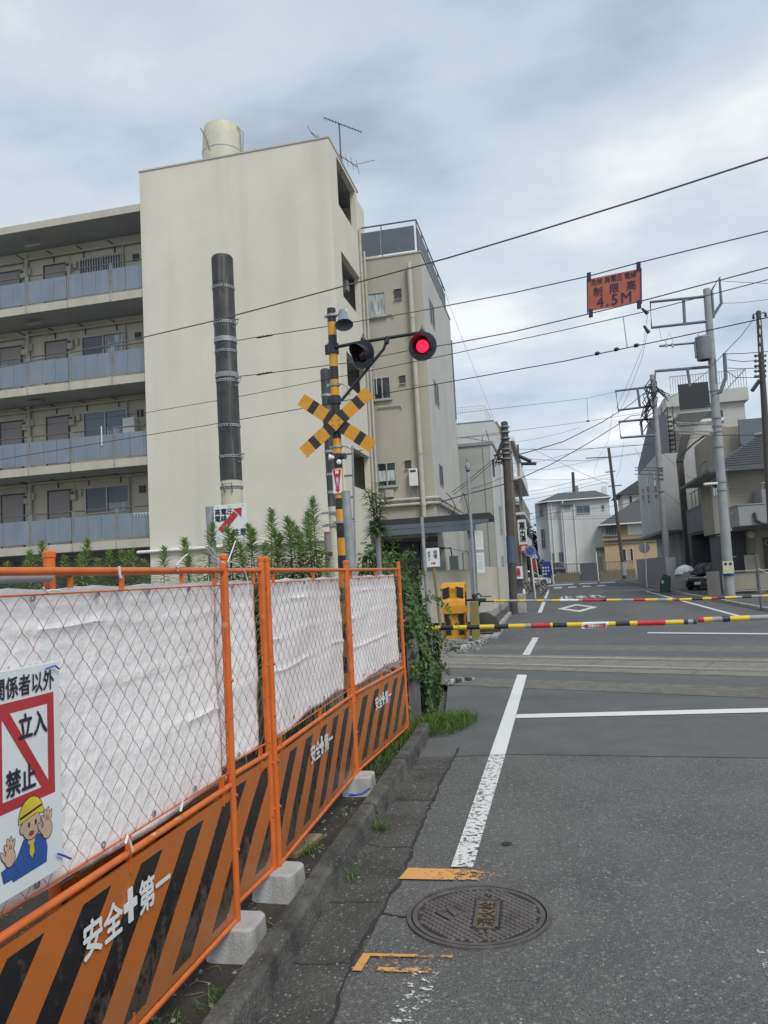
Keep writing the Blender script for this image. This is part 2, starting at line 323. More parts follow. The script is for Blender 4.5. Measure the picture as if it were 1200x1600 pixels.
mat('tyre', (.02,.02,.02), rough=.85); mat('rim', (.35,.36,.37), rough=.35, metal=.8)
mat('lamp_clear', (.62,.64,.66), rough=.12, spec=.8)
mat('green_bin', (.02,.12,.065), rough=.5); mat('rubber', (.025,.025,.026), rough=.8)
mat('stem_green', (.08,.11,.04), (.12,.13,.05), rough=.7, scale=8)
mat('bark', (.09,.07,.05), (.06,.048,.036), rough=.9, scale=6)
mat('skin', (.58,.42,.29), rough=.6); mat('helmet', (.70,.56,.04), rough=.4); mat('uniform', (.025,.10,.36), rough=.5)
mat('stone', (.30,.30,.29), (.17,.17,.165), rough=.95, scale=8, detail=6)
mat('ad_grey', (.55,.60,.64), rough=.5)
mat('carport_roof', (.035,.037,.04), rough=.6)
mat('brown_steel', (.075,.066,.06), (.055,.05,.047), rough=.6, scale=3)
mat('shed_purple', (.125,.115,.14), (.10,.092,.115), rough=.7, scale=3, stretch=(8, 8, .3))
mat('block_wall', (.20,.165,.13), (.15,.125,.10), rough=.9, scale=3, detail=8)
mat('grey_fence', (.30,.31,.335), (.255,.265,.285), rough=.75, scale=2)
emis('lamp_red', (1.0, .012, .045), 1.6)
mat('lens_dark', (.05,.018,.02), rough=.2)
leafmat('leaf_weed', (.15,.235,.065), (.23,.33,.11), (.38,.46,.20))
leafmat('leaf_ivy', (.042,.09,.026), (.09,.16,.048), (.18,.26,.09), rough=.38)
leafmat('leaf_grass', (.06,.12,.02), (.10,.19,.035), (.18,.26,.07))
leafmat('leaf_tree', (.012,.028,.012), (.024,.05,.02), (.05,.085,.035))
leafmat('leaf_bamboo', (.06,.12,.045), (.10,.17,.065), (.17,.25,.10))
leafmat('leaf_pale', (.5,.46,.30), (.6,.56,.42), (.42,.36,.2))
# striped board of the site fence: printed black slanting bars on orange
def board_mat():
    m = bpy.data.materials.new('site_board'); m.use_nodes = True; t = m.node_tree; p = t.nodes['Principled BSDF']; p.inputs['Roughness'].default_value = .3; p.inputs['Specular IOR Level'].default_value = .5
    co = t.nodes.new('ShaderNodeTexCoord'); s = t.nodes.new('ShaderNodeSeparateXYZ'); t.links.new(co.outputs['Object'], s.inputs[0])
    def mth(op, a, b=None, c=None):
        n = t.nodes.new('ShaderNodeMath'); n.operation = op
        for i, q in enumerate((a, b, c)):
            if q is None: continue
            if isinstance(q, (int, float)): n.inputs[i].default_value = q
            else: t.links.new(q, n.inputs[i])
        return n.outputs[0]
    u = mth('MULTIPLY_ADD', s.outputs['Z'], -1.06, s.outputs['Y'])
    fr = mth('FRACT', mth('DIVIDE', mth('ADD', u, 3.816), .385))
    st = mth('LESS_THAN', fr, .455)
    zi = mth('MULTIPLY', mth('GREATER_THAN', s.outputs['Z'], .085), mth('LESS_THAN', s.outputs['Z'], .605))
    k = mth('MULTIPLY', st, zi)
    nz = t.nodes.new('ShaderNodeTexNoise'); nz.inputs['Scale'].default_value = 5; nz.inputs['Detail'].default_value = 7; t.links.new(co.outputs['Object'], nz.inputs['Vector'])
    a = t.nodes.new('ShaderNodeMix'); a.data_type = 'RGBA'; a.inputs['A'].default_value = (.50,.14,.02,1); a.inputs['B'].default_value = (.40,.115,.022,1); t.links.new(nz.outputs['Fac'], a.inputs['Factor'])
    b = t.nodes.new('ShaderNodeMix'); b.data_type = 'RGBA'; t.links.new(k, b.inputs['Factor']); t.links.new(a.outputs['Result'], b.inputs['A']); b.inputs['B'].default_value = (.012,.012,.014,1)
    # splashed mud along the foot and dusty smears
    zr = mth('SUBTRACT', 1.0, mth('MULTIPLY', s.outputs['Z'], 2.6)); zr = mth('MAXIMUM', zr, 0.0)
    n3_ = t.nodes.new('ShaderNodeTexNoise'); n3_.inputs['Scale'].default_value = 16; n3_.inputs['Detail'].default_value = 9; n3_.inputs['Roughness'].default_value = .7; t.links.new(co.outputs['Object'], n3_.inputs['Vector'])
    md = mth('MULTIPLY', mth('MAXIMUM', mth('SUBTRACT', mth('MULTIPLY_ADD', zr, .34, n3_.outputs['Fac']), .56), 0.0), 2.2); md = mth('MINIMUM', md, .3)
    d_ = t.nodes.new('ShaderNodeMix'); d_.data_type = 'RGBA'; t.links.new(md, d_.inputs['Factor']); t.links.new(b.outputs['Result'], d_.inputs['A']); d_.inputs['B'].default_value = (.21,.165,.12,1)
    t.links.new(d_.outputs['Result'], p.inputs['Base Color'])
    rg = t.nodes.new('ShaderNodeMapRange'); rg.inputs[1].default_value = .3; rg.inputs[2].default_value = .7; rg.inputs[3].default_value = .18; rg.inputs[4].default_value = .5; t.links.new(n3_.outputs['Fac'], rg.inputs[0]); t.links.new(rg.outputs[0], p.inputs['Roughness'])
    bp = t.nodes.new('ShaderNodeBump'); bp.inputs['Strength'].default_value = .25; bp.inputs['Distance'].default_value = .03; n2_ = t.nodes.new('ShaderNodeTexNoise'); n2_.inputs['Scale'].default_value = 3.2; t.links.new(co.outputs['Object'], n2_.inputs['Vector'])
    t.links.new(n2_.outputs['Fac'], bp.inputs['Height']); t.links.new(bp.outputs[0], p.inputs['Normal'])
    MATS['site_board'] = m
board_mat()
# worn road paint: a paint skin with flaked holes showing the asphalt under it
def worn(name, c, amt, sc_=28, fade=None):
    m = bpy.data.materials.new(name); m.use_nodes = True; t = m.node_tree; p = t.nodes['Principled BSDF']; p.inputs['Base Color'].default_value = (*c, 1); p.inputs['Roughness'].default_value = .75
    o = t.nodes['Material Output']; tr = t.nodes.new('ShaderNodeBsdfTransparent'); ms = t.nodes.new('ShaderNodeMixShader')
    co = t.nodes.new('ShaderNodeTexCoord'); nz = t.nodes.new('ShaderNodeTexNoise'); nz.inputs['Scale'].default_value = sc_; nz.inputs['Detail'].default_value = 10; nz.inputs['Roughness'].default_value = .75; t.links.new(co.outputs['Object'], nz.inputs['Vector'])
    src = nz.outputs['Fac']
    if fade:
        ax, k = fade; s = t.nodes.new('ShaderNodeSeparateXYZ'); t.links.new(co.outputs['Object'], s.inputs[0])
        q = t.nodes.new('ShaderNodeMath'); q.operation = 'MULTIPLY_ADD'; t.links.new(s.outputs[ax], q.inputs[0]); q.inputs[1].default_value = k; t.links.new(src, q.inputs[2]); src = q.outputs[0]
    r = t.nodes.new('ShaderNodeMapRange'); r.inputs[1].default_value = amt-.025; r.inputs[2].default_value = amt+.025; t.links.new(src, r.inputs[0])
    t.links.new(r.outputs[0], ms.inputs[0]); t.links.new(tr.outputs[0], ms.inputs[1]); t.links.new(p.outputs[0], ms.inputs[2]); t.links.new(ms.outputs[0], o.inputs[0])
    MATS[name] = m
worn('paint_worn', (.66,.67,.66), .36); worn('paint_half', (.64,.65,.64), .46, 30); worn('paint_faint', (.64,.64,.63), .565, 34)
worn('orange_faint', (.55,.28,.10), .60, 36); worn('orange_worn', (.64,.32,.10), .80, 40, ('X', -.50)); worn('orange_rim', (.60,.31,.10), .81, 30, ('X', -.45))
# ------------------------------------------------------------------ ground, road, track
def sheet(name, m, pts, z, label=None, dz=None):
    mb = MB(); n = len(pts); mb.quad(*[(p[0], p[1], z) for p in pts]); o = mb.build(name, m); 
    if o.data.polygons[0].normal.z < 0: o.data.flip_normals()
    return struct(o, label)
sheet('ground', 'dirt_ground', [(-400,-60),(400,-60),(400,900),(-400,900)], -.09)
sheet('road', 'asphalt_old', [(-1.33,-4),(7.5,-4),(7.5,9.2),(-1.42,9.2)], 0, 'old speckled asphalt in the foreground')
sheet('road', 'asphalt_street', [(-2.25,14.6),(6.15,11.6),(6.15,130),(-2.25,130)], .001, 'grey asphalt street beyond the tracks')
sheet('side_street', 'asphalt_street', [(-60,81),(-2.25,81),(-2.25,92),(-60,92)], .001)
sheet('side_street', 'asphalt_street', [(6.15,83),(60,83),(60,92),(6.15,92)], .001)
sheet('road_patch', 'asphalt_new', [(-1.40,7.0),(-.52,7.13),(1.57,6.96),(7.5,6.35),(7.5,12),(-1.85,12.6),(-1.42,9.2)], .004, 'newer smooth asphalt before the crossing')
def band(name, m, n0, n1, t0, t1, z, label=None):
    ps = [TC+TN*a+TD*b for a, b in ((n0,t0),(n0,t1),(n1,t1),(n1,t0))]
    return sheet(name, m, [(p.x,p.y) for p in ps], z, label)
band('road_patch', 'asphalt_coarse', -2.75, -1.95, -1.75, 9, .008, 'coarse brownish asphalt strip on the near side of the track')
band('road_patch', 'asphalt_new', -1.95, -1.03, -2.2, 9, .008, 'dark asphalt strip beside the near rail')
band('road_patch', 'asphalt_new', 1.03, 2.05, -3.2, 9, .008, 'dark asphalt strip beside the far rail')
band('road_patch', 'asphalt_coarse', 2.05, 2.95, -3.0, 9, .008, 'coarse brownish asphalt strip on the far side of the track')
# track: crossing panels, rails with flangeways
tr = thing('railway_track', (0,13.75,0), 'single railway track set in concrete crossing slabs across the road', 'railway track'); 
def tq(n, t, z): p = TC+TN*n+TD*t; return (p.x, p.y, z)
def tbox(mb, n0, n1, t0, t1, z0, z1):
    vs = [tq(a,b,z) for z in (z0,z1) for a,b in ((n0,t0),(n1,t0),(n1,t1),(n0,t1))]
    mb.add(vs, [(3,2,1,0),(4,5,6,7),(0,1,5,4),(1,2,6,5),(2,3,7,6),(3,0,4,7)][::1]); return mb
ts = [-3.1, -1.35, .55, 2.35, 4.15, 5.95, 7.75, 9.6]
for a, b in zip(ts, ts[1:]):
    for n0, n1 in ((-.445, .445), (-1.02, -.60), (.60, 1.02)):
        sh = .55*(-n0-n1)/2
        mb = MB(); tbox(mb, n0, n1, a+.012+sh*0, b-.012+sh*0, -.15, .018+random.uniform(-.002,.002)); fixn(mb.build('crossing_slab', 'slab_concrete', tr))
for s in (-1, 1):
    mb = MB(); c = s*.533
    tbox(mb, c-.034, c+.034, -40, 30, -.02, .042); tbox(mb, c-.012, c+.012, -40, 30, -.14, -.02); tbox(mb, c-.064, c+.064, -40, 30, -.16, -.14)
    fixn(mb.build('rail', 'steel_rail', tr))
    mb = MB(); tbox(mb, c-s*.036, c-s*.085, -3.1, 9.6, -.16, -.035); fixn(mb.build('flangeway', 'groove', tr))
# ballast at both open ends of the crossing
def ballast(name, t0, t1, n0, n1, cnt, seed, cut=None, size=(.02,.05), zoff=-.03, mh=.05):
    rnd = random.Random(seed); mb = MB()
    for i in range(cnt):
        n, t = rnd.uniform(n0, n1), rnd.uniform(t0, t1)
        p = Vector(tq(n, t, 0))
        if cut and not cut(p): continue
        r = rnd.uniform(*size); z = zoff+rnd.random()*mh
        vs = []
        for k, (a, h) in enumerate([(0,-.5),(1.57,-.5),(3.14,-.5),(4.71,-.5),(.6,.5),(2.2,.55),(3.9,.45),(5.3,.5)]):
            a += rnd.uniform(-.35,.35); q = r*rnd.uniform(.75,1.2)
            vs.append((p.x+math.cos(a)*q, p.y+math.sin(a)*q, z+h*r*rnd.uniform(.9,1.5)+r*.5))
        mb.add(vs, [(3,2,1,0),(4,5,6,7),(0,1,4),(1,5,4),(1,2,5),(2,6,5),(2,3,6),(3,7,6),(3,0,7),(0,4,7)])
    o = mb.build(name, 'stone'); o['kind'] = 'stuff'; return o
tag(ballast('ballast', -9, -2.6, -2.2, 4.9, 5200, 3, lambda p: p.x < -1.75-.0*(p.y-14) and not (p.x > -2.2 and p.y > 17.6)), 'grey railway ballast stones beside the yellow gate machine', None)
tag(ballast('ballast', 7.8, 16, -2.4, 2.4, 1800, 4), 'grey railway ballast right of the crossing', None)

# road markings
def mark(pts, m, z, label):
    return sheet('road_marking', m, pts, z, label)
def strip(a, b, w0, w1=None):
    a = Vector(a); b = Vector(b); d = (b-a).normalized(); n = Vector((d.y, -d.x)); w1 = w1 or w0
    return [a-n*w0/2, a+n*w0/2, b+n*w1/2, b-n*w1/2]
mark([(-.705,4.43),(-.58,4.43),(-.575,7.1),(-.715,7.1)], 'paint_half', .009, 'worn white edge line near the manhole')
mark([(-.715,7.1),(-.575,7.1),(-.585,12.35),(-.735,12.42)], 'paint_worn', .010, 'white edge line running up to the track')
mark([(.66,2.7),(.74,2.7),(.78,3.62),(.70,3.62)], 'paint_faint', .0055, 'faint white flecks of a line at the right bottom edge')
mark([(-.735,3.29),(-.60,3.29),(-.58,1.2),(-.71,1.2)], 'paint_faint', .0055, 'badly flaked white line at the front')
mark([(-.575,8.80),(-.575,9.03),(6.5,9.42),(6.5,9.16)], 'paint_worn', .0105, 'white stop line before the crossing')
mark([(-.785,15.1),(-.64,15.05),(-.60,17.0),(-.555,18.9),(-.70,18.98),(-.74,17.1)], 'road_paint', .0125, 'short bent white line just over the track')
mark([(1.98,19.30),(1.93,18.98),(6.0,16.6),(6.0,16.95)], 'road_paint', .0125, 'white stop line on the far side')
for a, b, l in ((29.6,41.5,'left white edge line beyond the far gate'),(43.2,60.5,'left white edge line near the bicycles')): mark(strip((-.77,a),(-.765,b),.16), 'road_paint', .006, l)
mark(strip((4.915,22.4),(4.935,47.2),.15), 'road_paint', .006, 'long white edge line on the right of the street')
# diamond and stop lettering
def ring(pts, k, z, label):
    c = sum((Vector(p) for p in pts), Vector((0,0)))/len(pts); ins = [c+(Vector(p)-c)*k for p in pts]; mb = MB(); n = len(pts)
    mb.add([(p[0],p[1],z) for p in pts]+[(p.x,p.y,z) for p in ins], [(i,(i+1)%n,n+(i+1)%n,n+i) for i in range(n)]); o = struct(mb.build('road_marking','road_paint'), label)
    if o.data.polygons[0].normal.z < 0: o.data.flip_normals()
ring([(-.12,31.8),(.68,35.2),(1.45,31.9),(.68,28.9)], .62, .006, 'white diamond on the street')
o = text('止まれ', 1.0, 'road_paint', None, (1.15,43.2,.006), (1,0,0), (0,1,0), bold=.03, name='road_marking', ext=.002)
for v in o.data.vertices: v.co.y = 43.2+(v.co.y-43.2)*4.6; v.co.x = 1.1+(v.co.x-1.1)*.8
struct(o, 'white painted stop lettering on the street')
for i in range(4): mark([(-.4+i*1.15,63.5),(.25+i*1.15,63.5),(.25+i*1.15,67),(-.4+i*1.15,67)], 'road_paint', .006, 'white crosswalk block at the street end') 
for i,(a,b) in enumerate(((-1,1.4),(1.9,3.6),(3.8,5.2))): mark([(a,74),(b,74.5),(b,78),(a,77)], 'road_paint', .006, 'white crossing bar at the street end')
# hydrant frame in orange and cracks
mark([(-.965,4.235),(-.945,4.395),(-.36,4.395),(-.36,4.255)], 'orange_worn', .0095, 'worn orange bar above the manhole')
def frame_marks():
    pts = [[(-.965,3.255),(-.955,3.405),(-.915,3.408),(-.925,3.256)], [(-.915,3.385),(-.915,3.408),(-.56,3.43),(-.56,3.405)], [(-.86,3.260),(-.86,3.295),(-.61,3.310),(-.61,3.275)], [(-.92,3.258),(-.915,3.384),(-.62,3.40),(-.62,3.274)]]
    for p, l in zip(pts, ('orange corner block','upper edge of worn orange frame','lower edge of worn orange frame', 'faded middle of the orange frame')): mark(p, 'orange_faint' if l[0] == 'f' else 'orange_rim', .0092 if l[0] == 'f' else .0097, l+' below the manhole')
frame_marks()
def crack(path, w, label):
    mb = MB(); rnd = random.Random(len(path)); P = []
    for a, b in zip(path, path[1:]):
        k = max(3, int((Vector(a)-Vector(b)).length/.06))
        P += [Vector(a).lerp(Vector(b), i/k)+Vector((rnd.uniform(-.010,.010), rnd.uniform(-.010,.010))) for i in range(k)]
    P.append(Vector(path[-1])); vs = []
    for i, p in enumerate(P):
        d = (P[min(i+1,len(P)-1)]-P[max(i-1,0)]).normalized(); n = Vector((-d.y, d.x)); q = w*rnd.uniform(.3,1.2)
        vs += [(*(p+n*q), .0045), (*(p-n*q), .0045)]
    mb.add(vs, [(2*i,2*i+1,2*i+3,2*i+2) for i in range(len(P)-1)]); o = struct(mb.build('road_crack','iron_dark'), label)
    if o.data.polygons[0].normal.z < 0: o.data.flip_normals()
crack([(-.93,2.3),(-.95,2.88),(-.99,3.4),(-.955,4.3),(-1.0,5.2),(-1.02,5.9),(-1.03,7.4)], .012, 'crack along the edge of the old gutter strip')
crack([(-.96,3.82),(-.88,3.80),(-.83,3.79)], .008, 'short crack between gutter and manhole')
for yy in (2.55,3.33,3.95,4.75,5.7,6.6): crack([(-1.29,yy+random.uniform(-.05,.05)),(-1.15,yy+random.uniform(-.05,.05)),(-1.0,yy)], .006, 'cross crack in the gutter strip')
# hole in the asphalt
mb = MB(); mb.disc((-.42,4.83,.0048), (0,0,1), .035, 9); o = struct(mb.build('road_hole','iron_dark'), 'small dark pit in the asphalt')
sheet('gutter_strip', 'gutter', [(-1.30,-2),(-.94,-2),(-.955,2.9),(-.97,4.3),(-1.02,5.9),(-1.035,7.6),(-1.42,8.0)], .003, 'old rough paved gutter strip along the kerb')
# soil verge and kerb
sheet('soil_verge', 'soil', [(-9,-3),(-1.3,-3),(-1.36,3),(-1.44,8.3),(-1.75,9.3),(-9,11.5)], -.055)
def kx(y): return -1.235-.031*(y-2.6)
kb = thing('kerb', (kx(2),2,0), 'weathered dark concrete kerb between the site fence and the road', 'kerb'); kb['kind'] = 'structure'; del kb['category']
ys = [-1.6, .0, 1.35, 2.70, 3.93, 5.2, 6.45, 7.5, 8.02]
for i, (a, b) in enumerate(zip(ys, ys[1:])):
    mb = MB(); rnd = random.Random(i); dz = rnd.uniform(-.006,.01); ddx = rnd.uniform(-.008,.008)
    bm = bmesh.new(); seg = 14
    prof = [(-.112,-.12),(-.112,.108),(-.098,.125),(-.025,.125),(-.004,.108),(.022,-.05)]
    rows = []
    for k in range(seg+1):
        y = a+.004+(b-a-.008)*k/seg
        rows.append([bm.verts.new((kx(y)+ddx+px_+noise.noise((y*7,px_*30,i))*.009, y, pz+dz+noise.noise((y*6,px_*25,i+9))*.009)) for px_, pz in prof])
    for r0, r1 in zip(rows, rows[1:]):
        for j in range(len(prof)-1): bm.faces.new((r0[j], r0[j+1], r1[j+1], r1[j]))
    bm.faces.new(rows[0]); bm.faces.new(rows[-1][::-1])
    bmesh.ops.recalc_face_normals(bm, faces=bm.faces); bm.verts.index_update()
    mb.add([v.co.copy() for v in bm.verts], [tuple(v.index for v in f.verts) for f in bm.faces]); bm.free()
    mb.build('kerb_stone', 'kerb', kb)
# far side pavement strip on the left and kerb on the right
fk = thing('kerb', (-1.75,34,0), 'low concrete kerb along the left side of the far street', 'kerb'); fk['kind'] = 'structure'; del fk['category']
for i in range(22):
    y = 20.6+i*2.0; box('kerb_stone', 'concrete', fk, (-1.83-.012*(y-21), y+.01, -.03), (-1.71-.012*(y-21), y+1.99, .10+random.uniform(-.004,.004)))
sheet('pavement', 'gutter', [(-2.2,19.9),(-1.72,19.9),(-1.9,36),(-2.25,70),(-3.2,70)], .085)
mb = MB(); 
for i in range(3): mb.box((-2.12+i*.19, 19.2, .004), (-1.95+i*.19, 21.4, .055))
struct(mb.build('kerb_ramp','concrete'), 'grey kerb ramp plates by the far pavement')
fk = thing('kerb', (6,40,0), 'low kerb along the right side of the far street', 'kerb'); fk['kind'] = 'structure'; del fk['category']
kp = [(7.3,16.5),(6.3,21.5),(6.05,25.5),(6.0,33),(5.85,38),(6.05,45),(6.2,60),(6.3,80)]
for a, b in zip(kp, kp[1:]):
    k = max(1, int((Vector(b)-Vector(a)).length/2.4))
    for i in range(k):
        p = Vector(a).lerp(Vector(b), i/k); q = Vector(a).lerp(Vector(b), (i+1)/k); d = (q-p).normalized()*.01
        mb = MB(); mb.bar((*(p+d),.03),(*(q-d),.03),.13,.16); mb.build('kerb_stone','concrete',fk)
sheet('lot', 'asphalt_new', [(6.15,23),(7.5,16.6),(60,16),(60,82),(6.3,82),(6.1,34)], .004)

# ------------------------------------------------------------------ manhole cover
mat('iron_groove', (.025,.025,.025), rough=.8)
mc = thing('manhole_cover', (-.492,3.845,.0), 'round iron fire hydrant cover with diamond tread and brass coloured name plate', 'manhole cover')
c0 = Vector((-.492,3.845,0))
mb = MB(); mb.lathe(c0, (0,0,1), [(.348,.0),(.346,.011),(.327,.011),(.325,-.006)], 64); mb.build('rim', 'iron_cover', mc)
mb = MB(); mb.lathe(c0, (0,0,1), [(.327,-.004),(.317,-.004)], 64); mb.disc(c0+Vector((0,0,.001)), (0,0,-1), .345, 48); mb.build('seat_gap', 'iron_dark', mc)
mb = MB(); mb.lathe(c0, (0,0,1), [(.318,-.004),(.318,.010),(.296,.010),(.294,.0062)], 64); mb.build('cover', 'iron_cover', mc); mb = MB(); mb.disc(c0+Vector((0,0,.0062)), (0,0,-1), .2955, 64); mb.build('tread_bed', 'iron_groove', mc)
ang = R(2)  # the plate's long side runs along the street
def mcx(u, v, z): return c0+Vector((u*math.cos(ang)-v*math.sin(ang), u*math.sin(ang)+v*math.cos(ang), z))
mb = MB(); s = .0285; k = 12
for i in range(-16, 17):
    for j in range(-16, 17):
        u, v = (i+j)*s*.707, (i-j)*s*.707
        if u*u+v*v > .283**2: continue
        if -.025 < u < .108 and -.165 < v < .165: continue
        if abs(u+.125)+abs(v) < .082: continue
        if math.hypot(u-.025, abs(v)-.215) < .026: continue
        h = s*.455; q = [(u+h*1.41*a, v+h*1.41*b) for a, b in ((1,0),(0,1),(-1,0),(0,-1))]; q2 = [(u+h*1.0*a, v+h*1.0*b) for a, b in ((1,0),(0,1),(-1,0),(0,-1))]
        mb.add([mcx(*p,.0062) for p in q]+[mcx(*p,.0125) for p in q2], [(4,5,6,7)]+[(m_,(m_+1)%4,4+(m_+1)%4,4+m_) for m_ in range(4)])
o = mb.build('tread', 'iron_cover', mc); o['kind'] = 'stuff'
mb = MB()
for a, b in (((-.015,-.155),(.098,-.155)),((-.015,.155),(.098,.155)),((-.01,-.16),(-.01,.16)),((.093,-.16),(.093,.16))): mb.bar(mcx(*a,.010), mcx(*b,.010), .013, .010)
mb.build('plate_frame', 'iron_cover', mc)
mb = MB(); mb.quad(*[mcx(u,v,.0085) for u,v in ((-.01,-.15),(.09,-.15),(.09,.15),(-.01,.15))]); pl = mb.build('name_plate', 'brass_plate', mc)
text('消火栓', .088, 'iron_dark', mc, mcx(.040,0,.010), (math.sin(-ang), math.cos(ang), 0), (-1,0,0), bold=.02, ext=.001, spacing=1.02)
mb = MB(); mb.quad(*[mcx(*p,.0095) for p in ((-.205,0),(-.125,-.078),(-.045,0),(-.125,.078))]); mb.build('emblem_field','iron_cover',mc)
mb = MB(); dm = [(-.205,0),(-.125,.078),(-.045,0),(-.125,-.078)]
for a, b in zip(dm, dm[1:]+dm[:1]): mb.bar(mcx(*a,.010), mcx(*b,.010), .010, .008)
mb.bar(mcx(-.150,.040,.0125), mcx(-.100,-.040,.0125), .026, .008, (0,0,1)); mb.bar(mcx(-.168,.0,.0125), mcx(-.150,.030,.0125), .008, .008, (0,0,1)); mb.bar(mcx(-.1,-.03,.0125), mcx(-.082,0,.0125), .008, .008, (0,0,1)); mb.build('emblem', 'iron_cover', mc)
for v in (-.215,.215):
    mb = MB(); mb.lathe(mcx(.025,v,0), (0,0,1), [(.020,.0065),(.020,.0115),(.013,.0115)], 12); mb.build('keyhole_ring', 'iron_cover' if v > 0 else 'brass_plate', mc)
    mb = MB(); mb.disc(mcx(.025,v,.0118), (0,0,-1), .012, 10); mb.build('keyhole', 'iron_dark', mc)

# ------------------------------------------------------------------ site fence
def chainlink(L_, z0, z1, cw=.0545, ch=.115, r=.00125):
    mb = MB(); n = int(round(L_/cw)); cw = L_/n; rows = int(round((z1-z0)/ch*2)); hh = (z1-z0)/rows
    for i in range(n*2+1):
        pass
    for i in range(n+1):
        path = []; base = i*cw
        for k in range(rows+1):
            sgn = 1 if k % 2 else -1
            y = base+(sgn if i % 2 else -sgn)*cw/2*.98
            path.append((.003*(sgn if i % 2 else -sgn), min(L_, max(0, y)), z0+hh*k))
        # soften the bends so each wire bows like woven mesh
        sm = []
        for a, b in zip(path, path[1:]):
            a = Vector(a); b = Vector(b); sm += [a, a.lerp(b,.5)+Vector((0,0,.006 if b.y > a.y else .006))]
        sm.append(Vector(path[-1])); mb.tube(sm, r, 3, caps=False)
    return mb
FS, FH, FZ = .92, .955, .07   # panels are 1.8 m wide and stand on their weights
def fence_panel(A, B, label, seed, text_on=True):
    A = Vector((*A,FZ)); B = Vector((*B,FZ)); d = (B-A); ln = d.length/FS; rz = math.atan2(-d.x, d.y)
    rt = thing('site_fence', A, label, 'fence panel', 'orange site fence panels', local=True, rz=rz); rt.scale = (FS,FS,FH)
    for y in (0, ln):
        mb = MB(); mb.tube([(0,y,-.02),(0,y,1.80)], .0215, 12); mb.lathe((0,y,1.79),(0,0,1),[(.0245,0),(.0245,.018),(.012,.027),(0,.028)],12)
        for z in (.62, .36, 1.18): mb.lathe((.004,y,z),(1,0,0),[(.008,.0),(.008,.026),(0,.028)],8)
        mb.build('post', 'orange_paint', rt)
    for nm, z, r in (('top_rail',1.735,.0145),('middle_rail',.672,.0145),('bottom_rail',.028,.0145)):
        mb = MB(); mb.tube([(.0,.02,z),(.0,ln-.02,z)], r, 10); mb.build(nm, 'orange_paint', rt)
    mb = MB()
    for z in (1.66,.735): mb.tube([(-.002,.03,z),(-.002,ln-.03,z)], .004, 6)
    for y in (.032, ln-.032): mb.tube([(-.002,y,.735),(-.002,y,1.66)], .004, 6)
    for y in (.12, ln/2, ln-.12): mb.bar((.0,y,1.735),(-.0,y,1.655),.022,.004,(0,1,0)); mb.bar((0,y,.60),(0,y,.74),.026,.005,(0,1,0)); mb.bar((.0,y,.028),(.0,y,.10),.02,.004,(0,1,0))
    mb.build('mesh_frame', 'orange_paint', rt)
    m2 = chainlink(ln-.064, .735, 1.66); m2.v = [(x, y+.032, z) for x, y, z in m2.v]; m2.build('wire_mesh', 'wire_orange', rt)
    # board with printed bars, slightly warped
    mb = MB(); k = 16; vs = []; 
    for i in range(k+1):
        for j in range(5):
            y = .035+(ln-.07)*i/k; z = .05+.595*j/4
            vs.append((.004+noise.noise((y*2.2, z*3, seed))*.008*(1 if seed > 1 else .35), y, z))
    mb.add(vs, [(i*5+j, (i+1)*5+j, (i+1)*5+j+1, i*5+j+1) for i in range(k) for j in range(4)], True); fo = [(-.004+x-.004, y, z) for x, y, z in vs]; mb.add(fo, [(i*5+j, i*5+j+1, (i+1)*5+j+1, (i+1)*5+j) for i in range(k) for j in range(4)], True)
    bd = mb.build('warning_board', 'site_board', rt)
    c = ln*.468
    t1 = text('安全', .128, 'white_plastic', bd, (.0125, c-.135, .485), (0,1,0), (0,0,1), bold=.03)
    t2 = text('第一', .128, 'white_plastic', bd, (.0125, c+.232, .485), (0,1,0), (0,0,1), bold=.03)
    mb = MB(); mb.box((.008,c+.005,.475),(.0133,c+.095,.505)); mb.box((.008,c+.035,.43),(.0136,c+.065,.55)); mb.build('green_cross_print', 'white_plastic', bd)
    return rt
fa = fence_panel((-1.578,1.675),(-1.578,3.475), 'orange fence panel nearest the camera, behind the no entry sign', 1)
fb = fence_panel((-1.690,2.314),(-1.635,4.10), 'orange fence panel overlapped by the nearest one, mostly hidden, ending at the thick double post', 2)
fc = fence_panel((-1.620,4.145),(-1.695,6.095), 'third orange fence panel, between the thick double post and the next block', 3)
fd = fence_panel((-1.697,6.14),(-1.628,7.93), 'far end orange fence panel beside the ivy hedge', 4)
fz = fence_panel((-1.572,-.16),(-1.578,1.635), 'orange fence panel beside the camera, out of frame', 5)
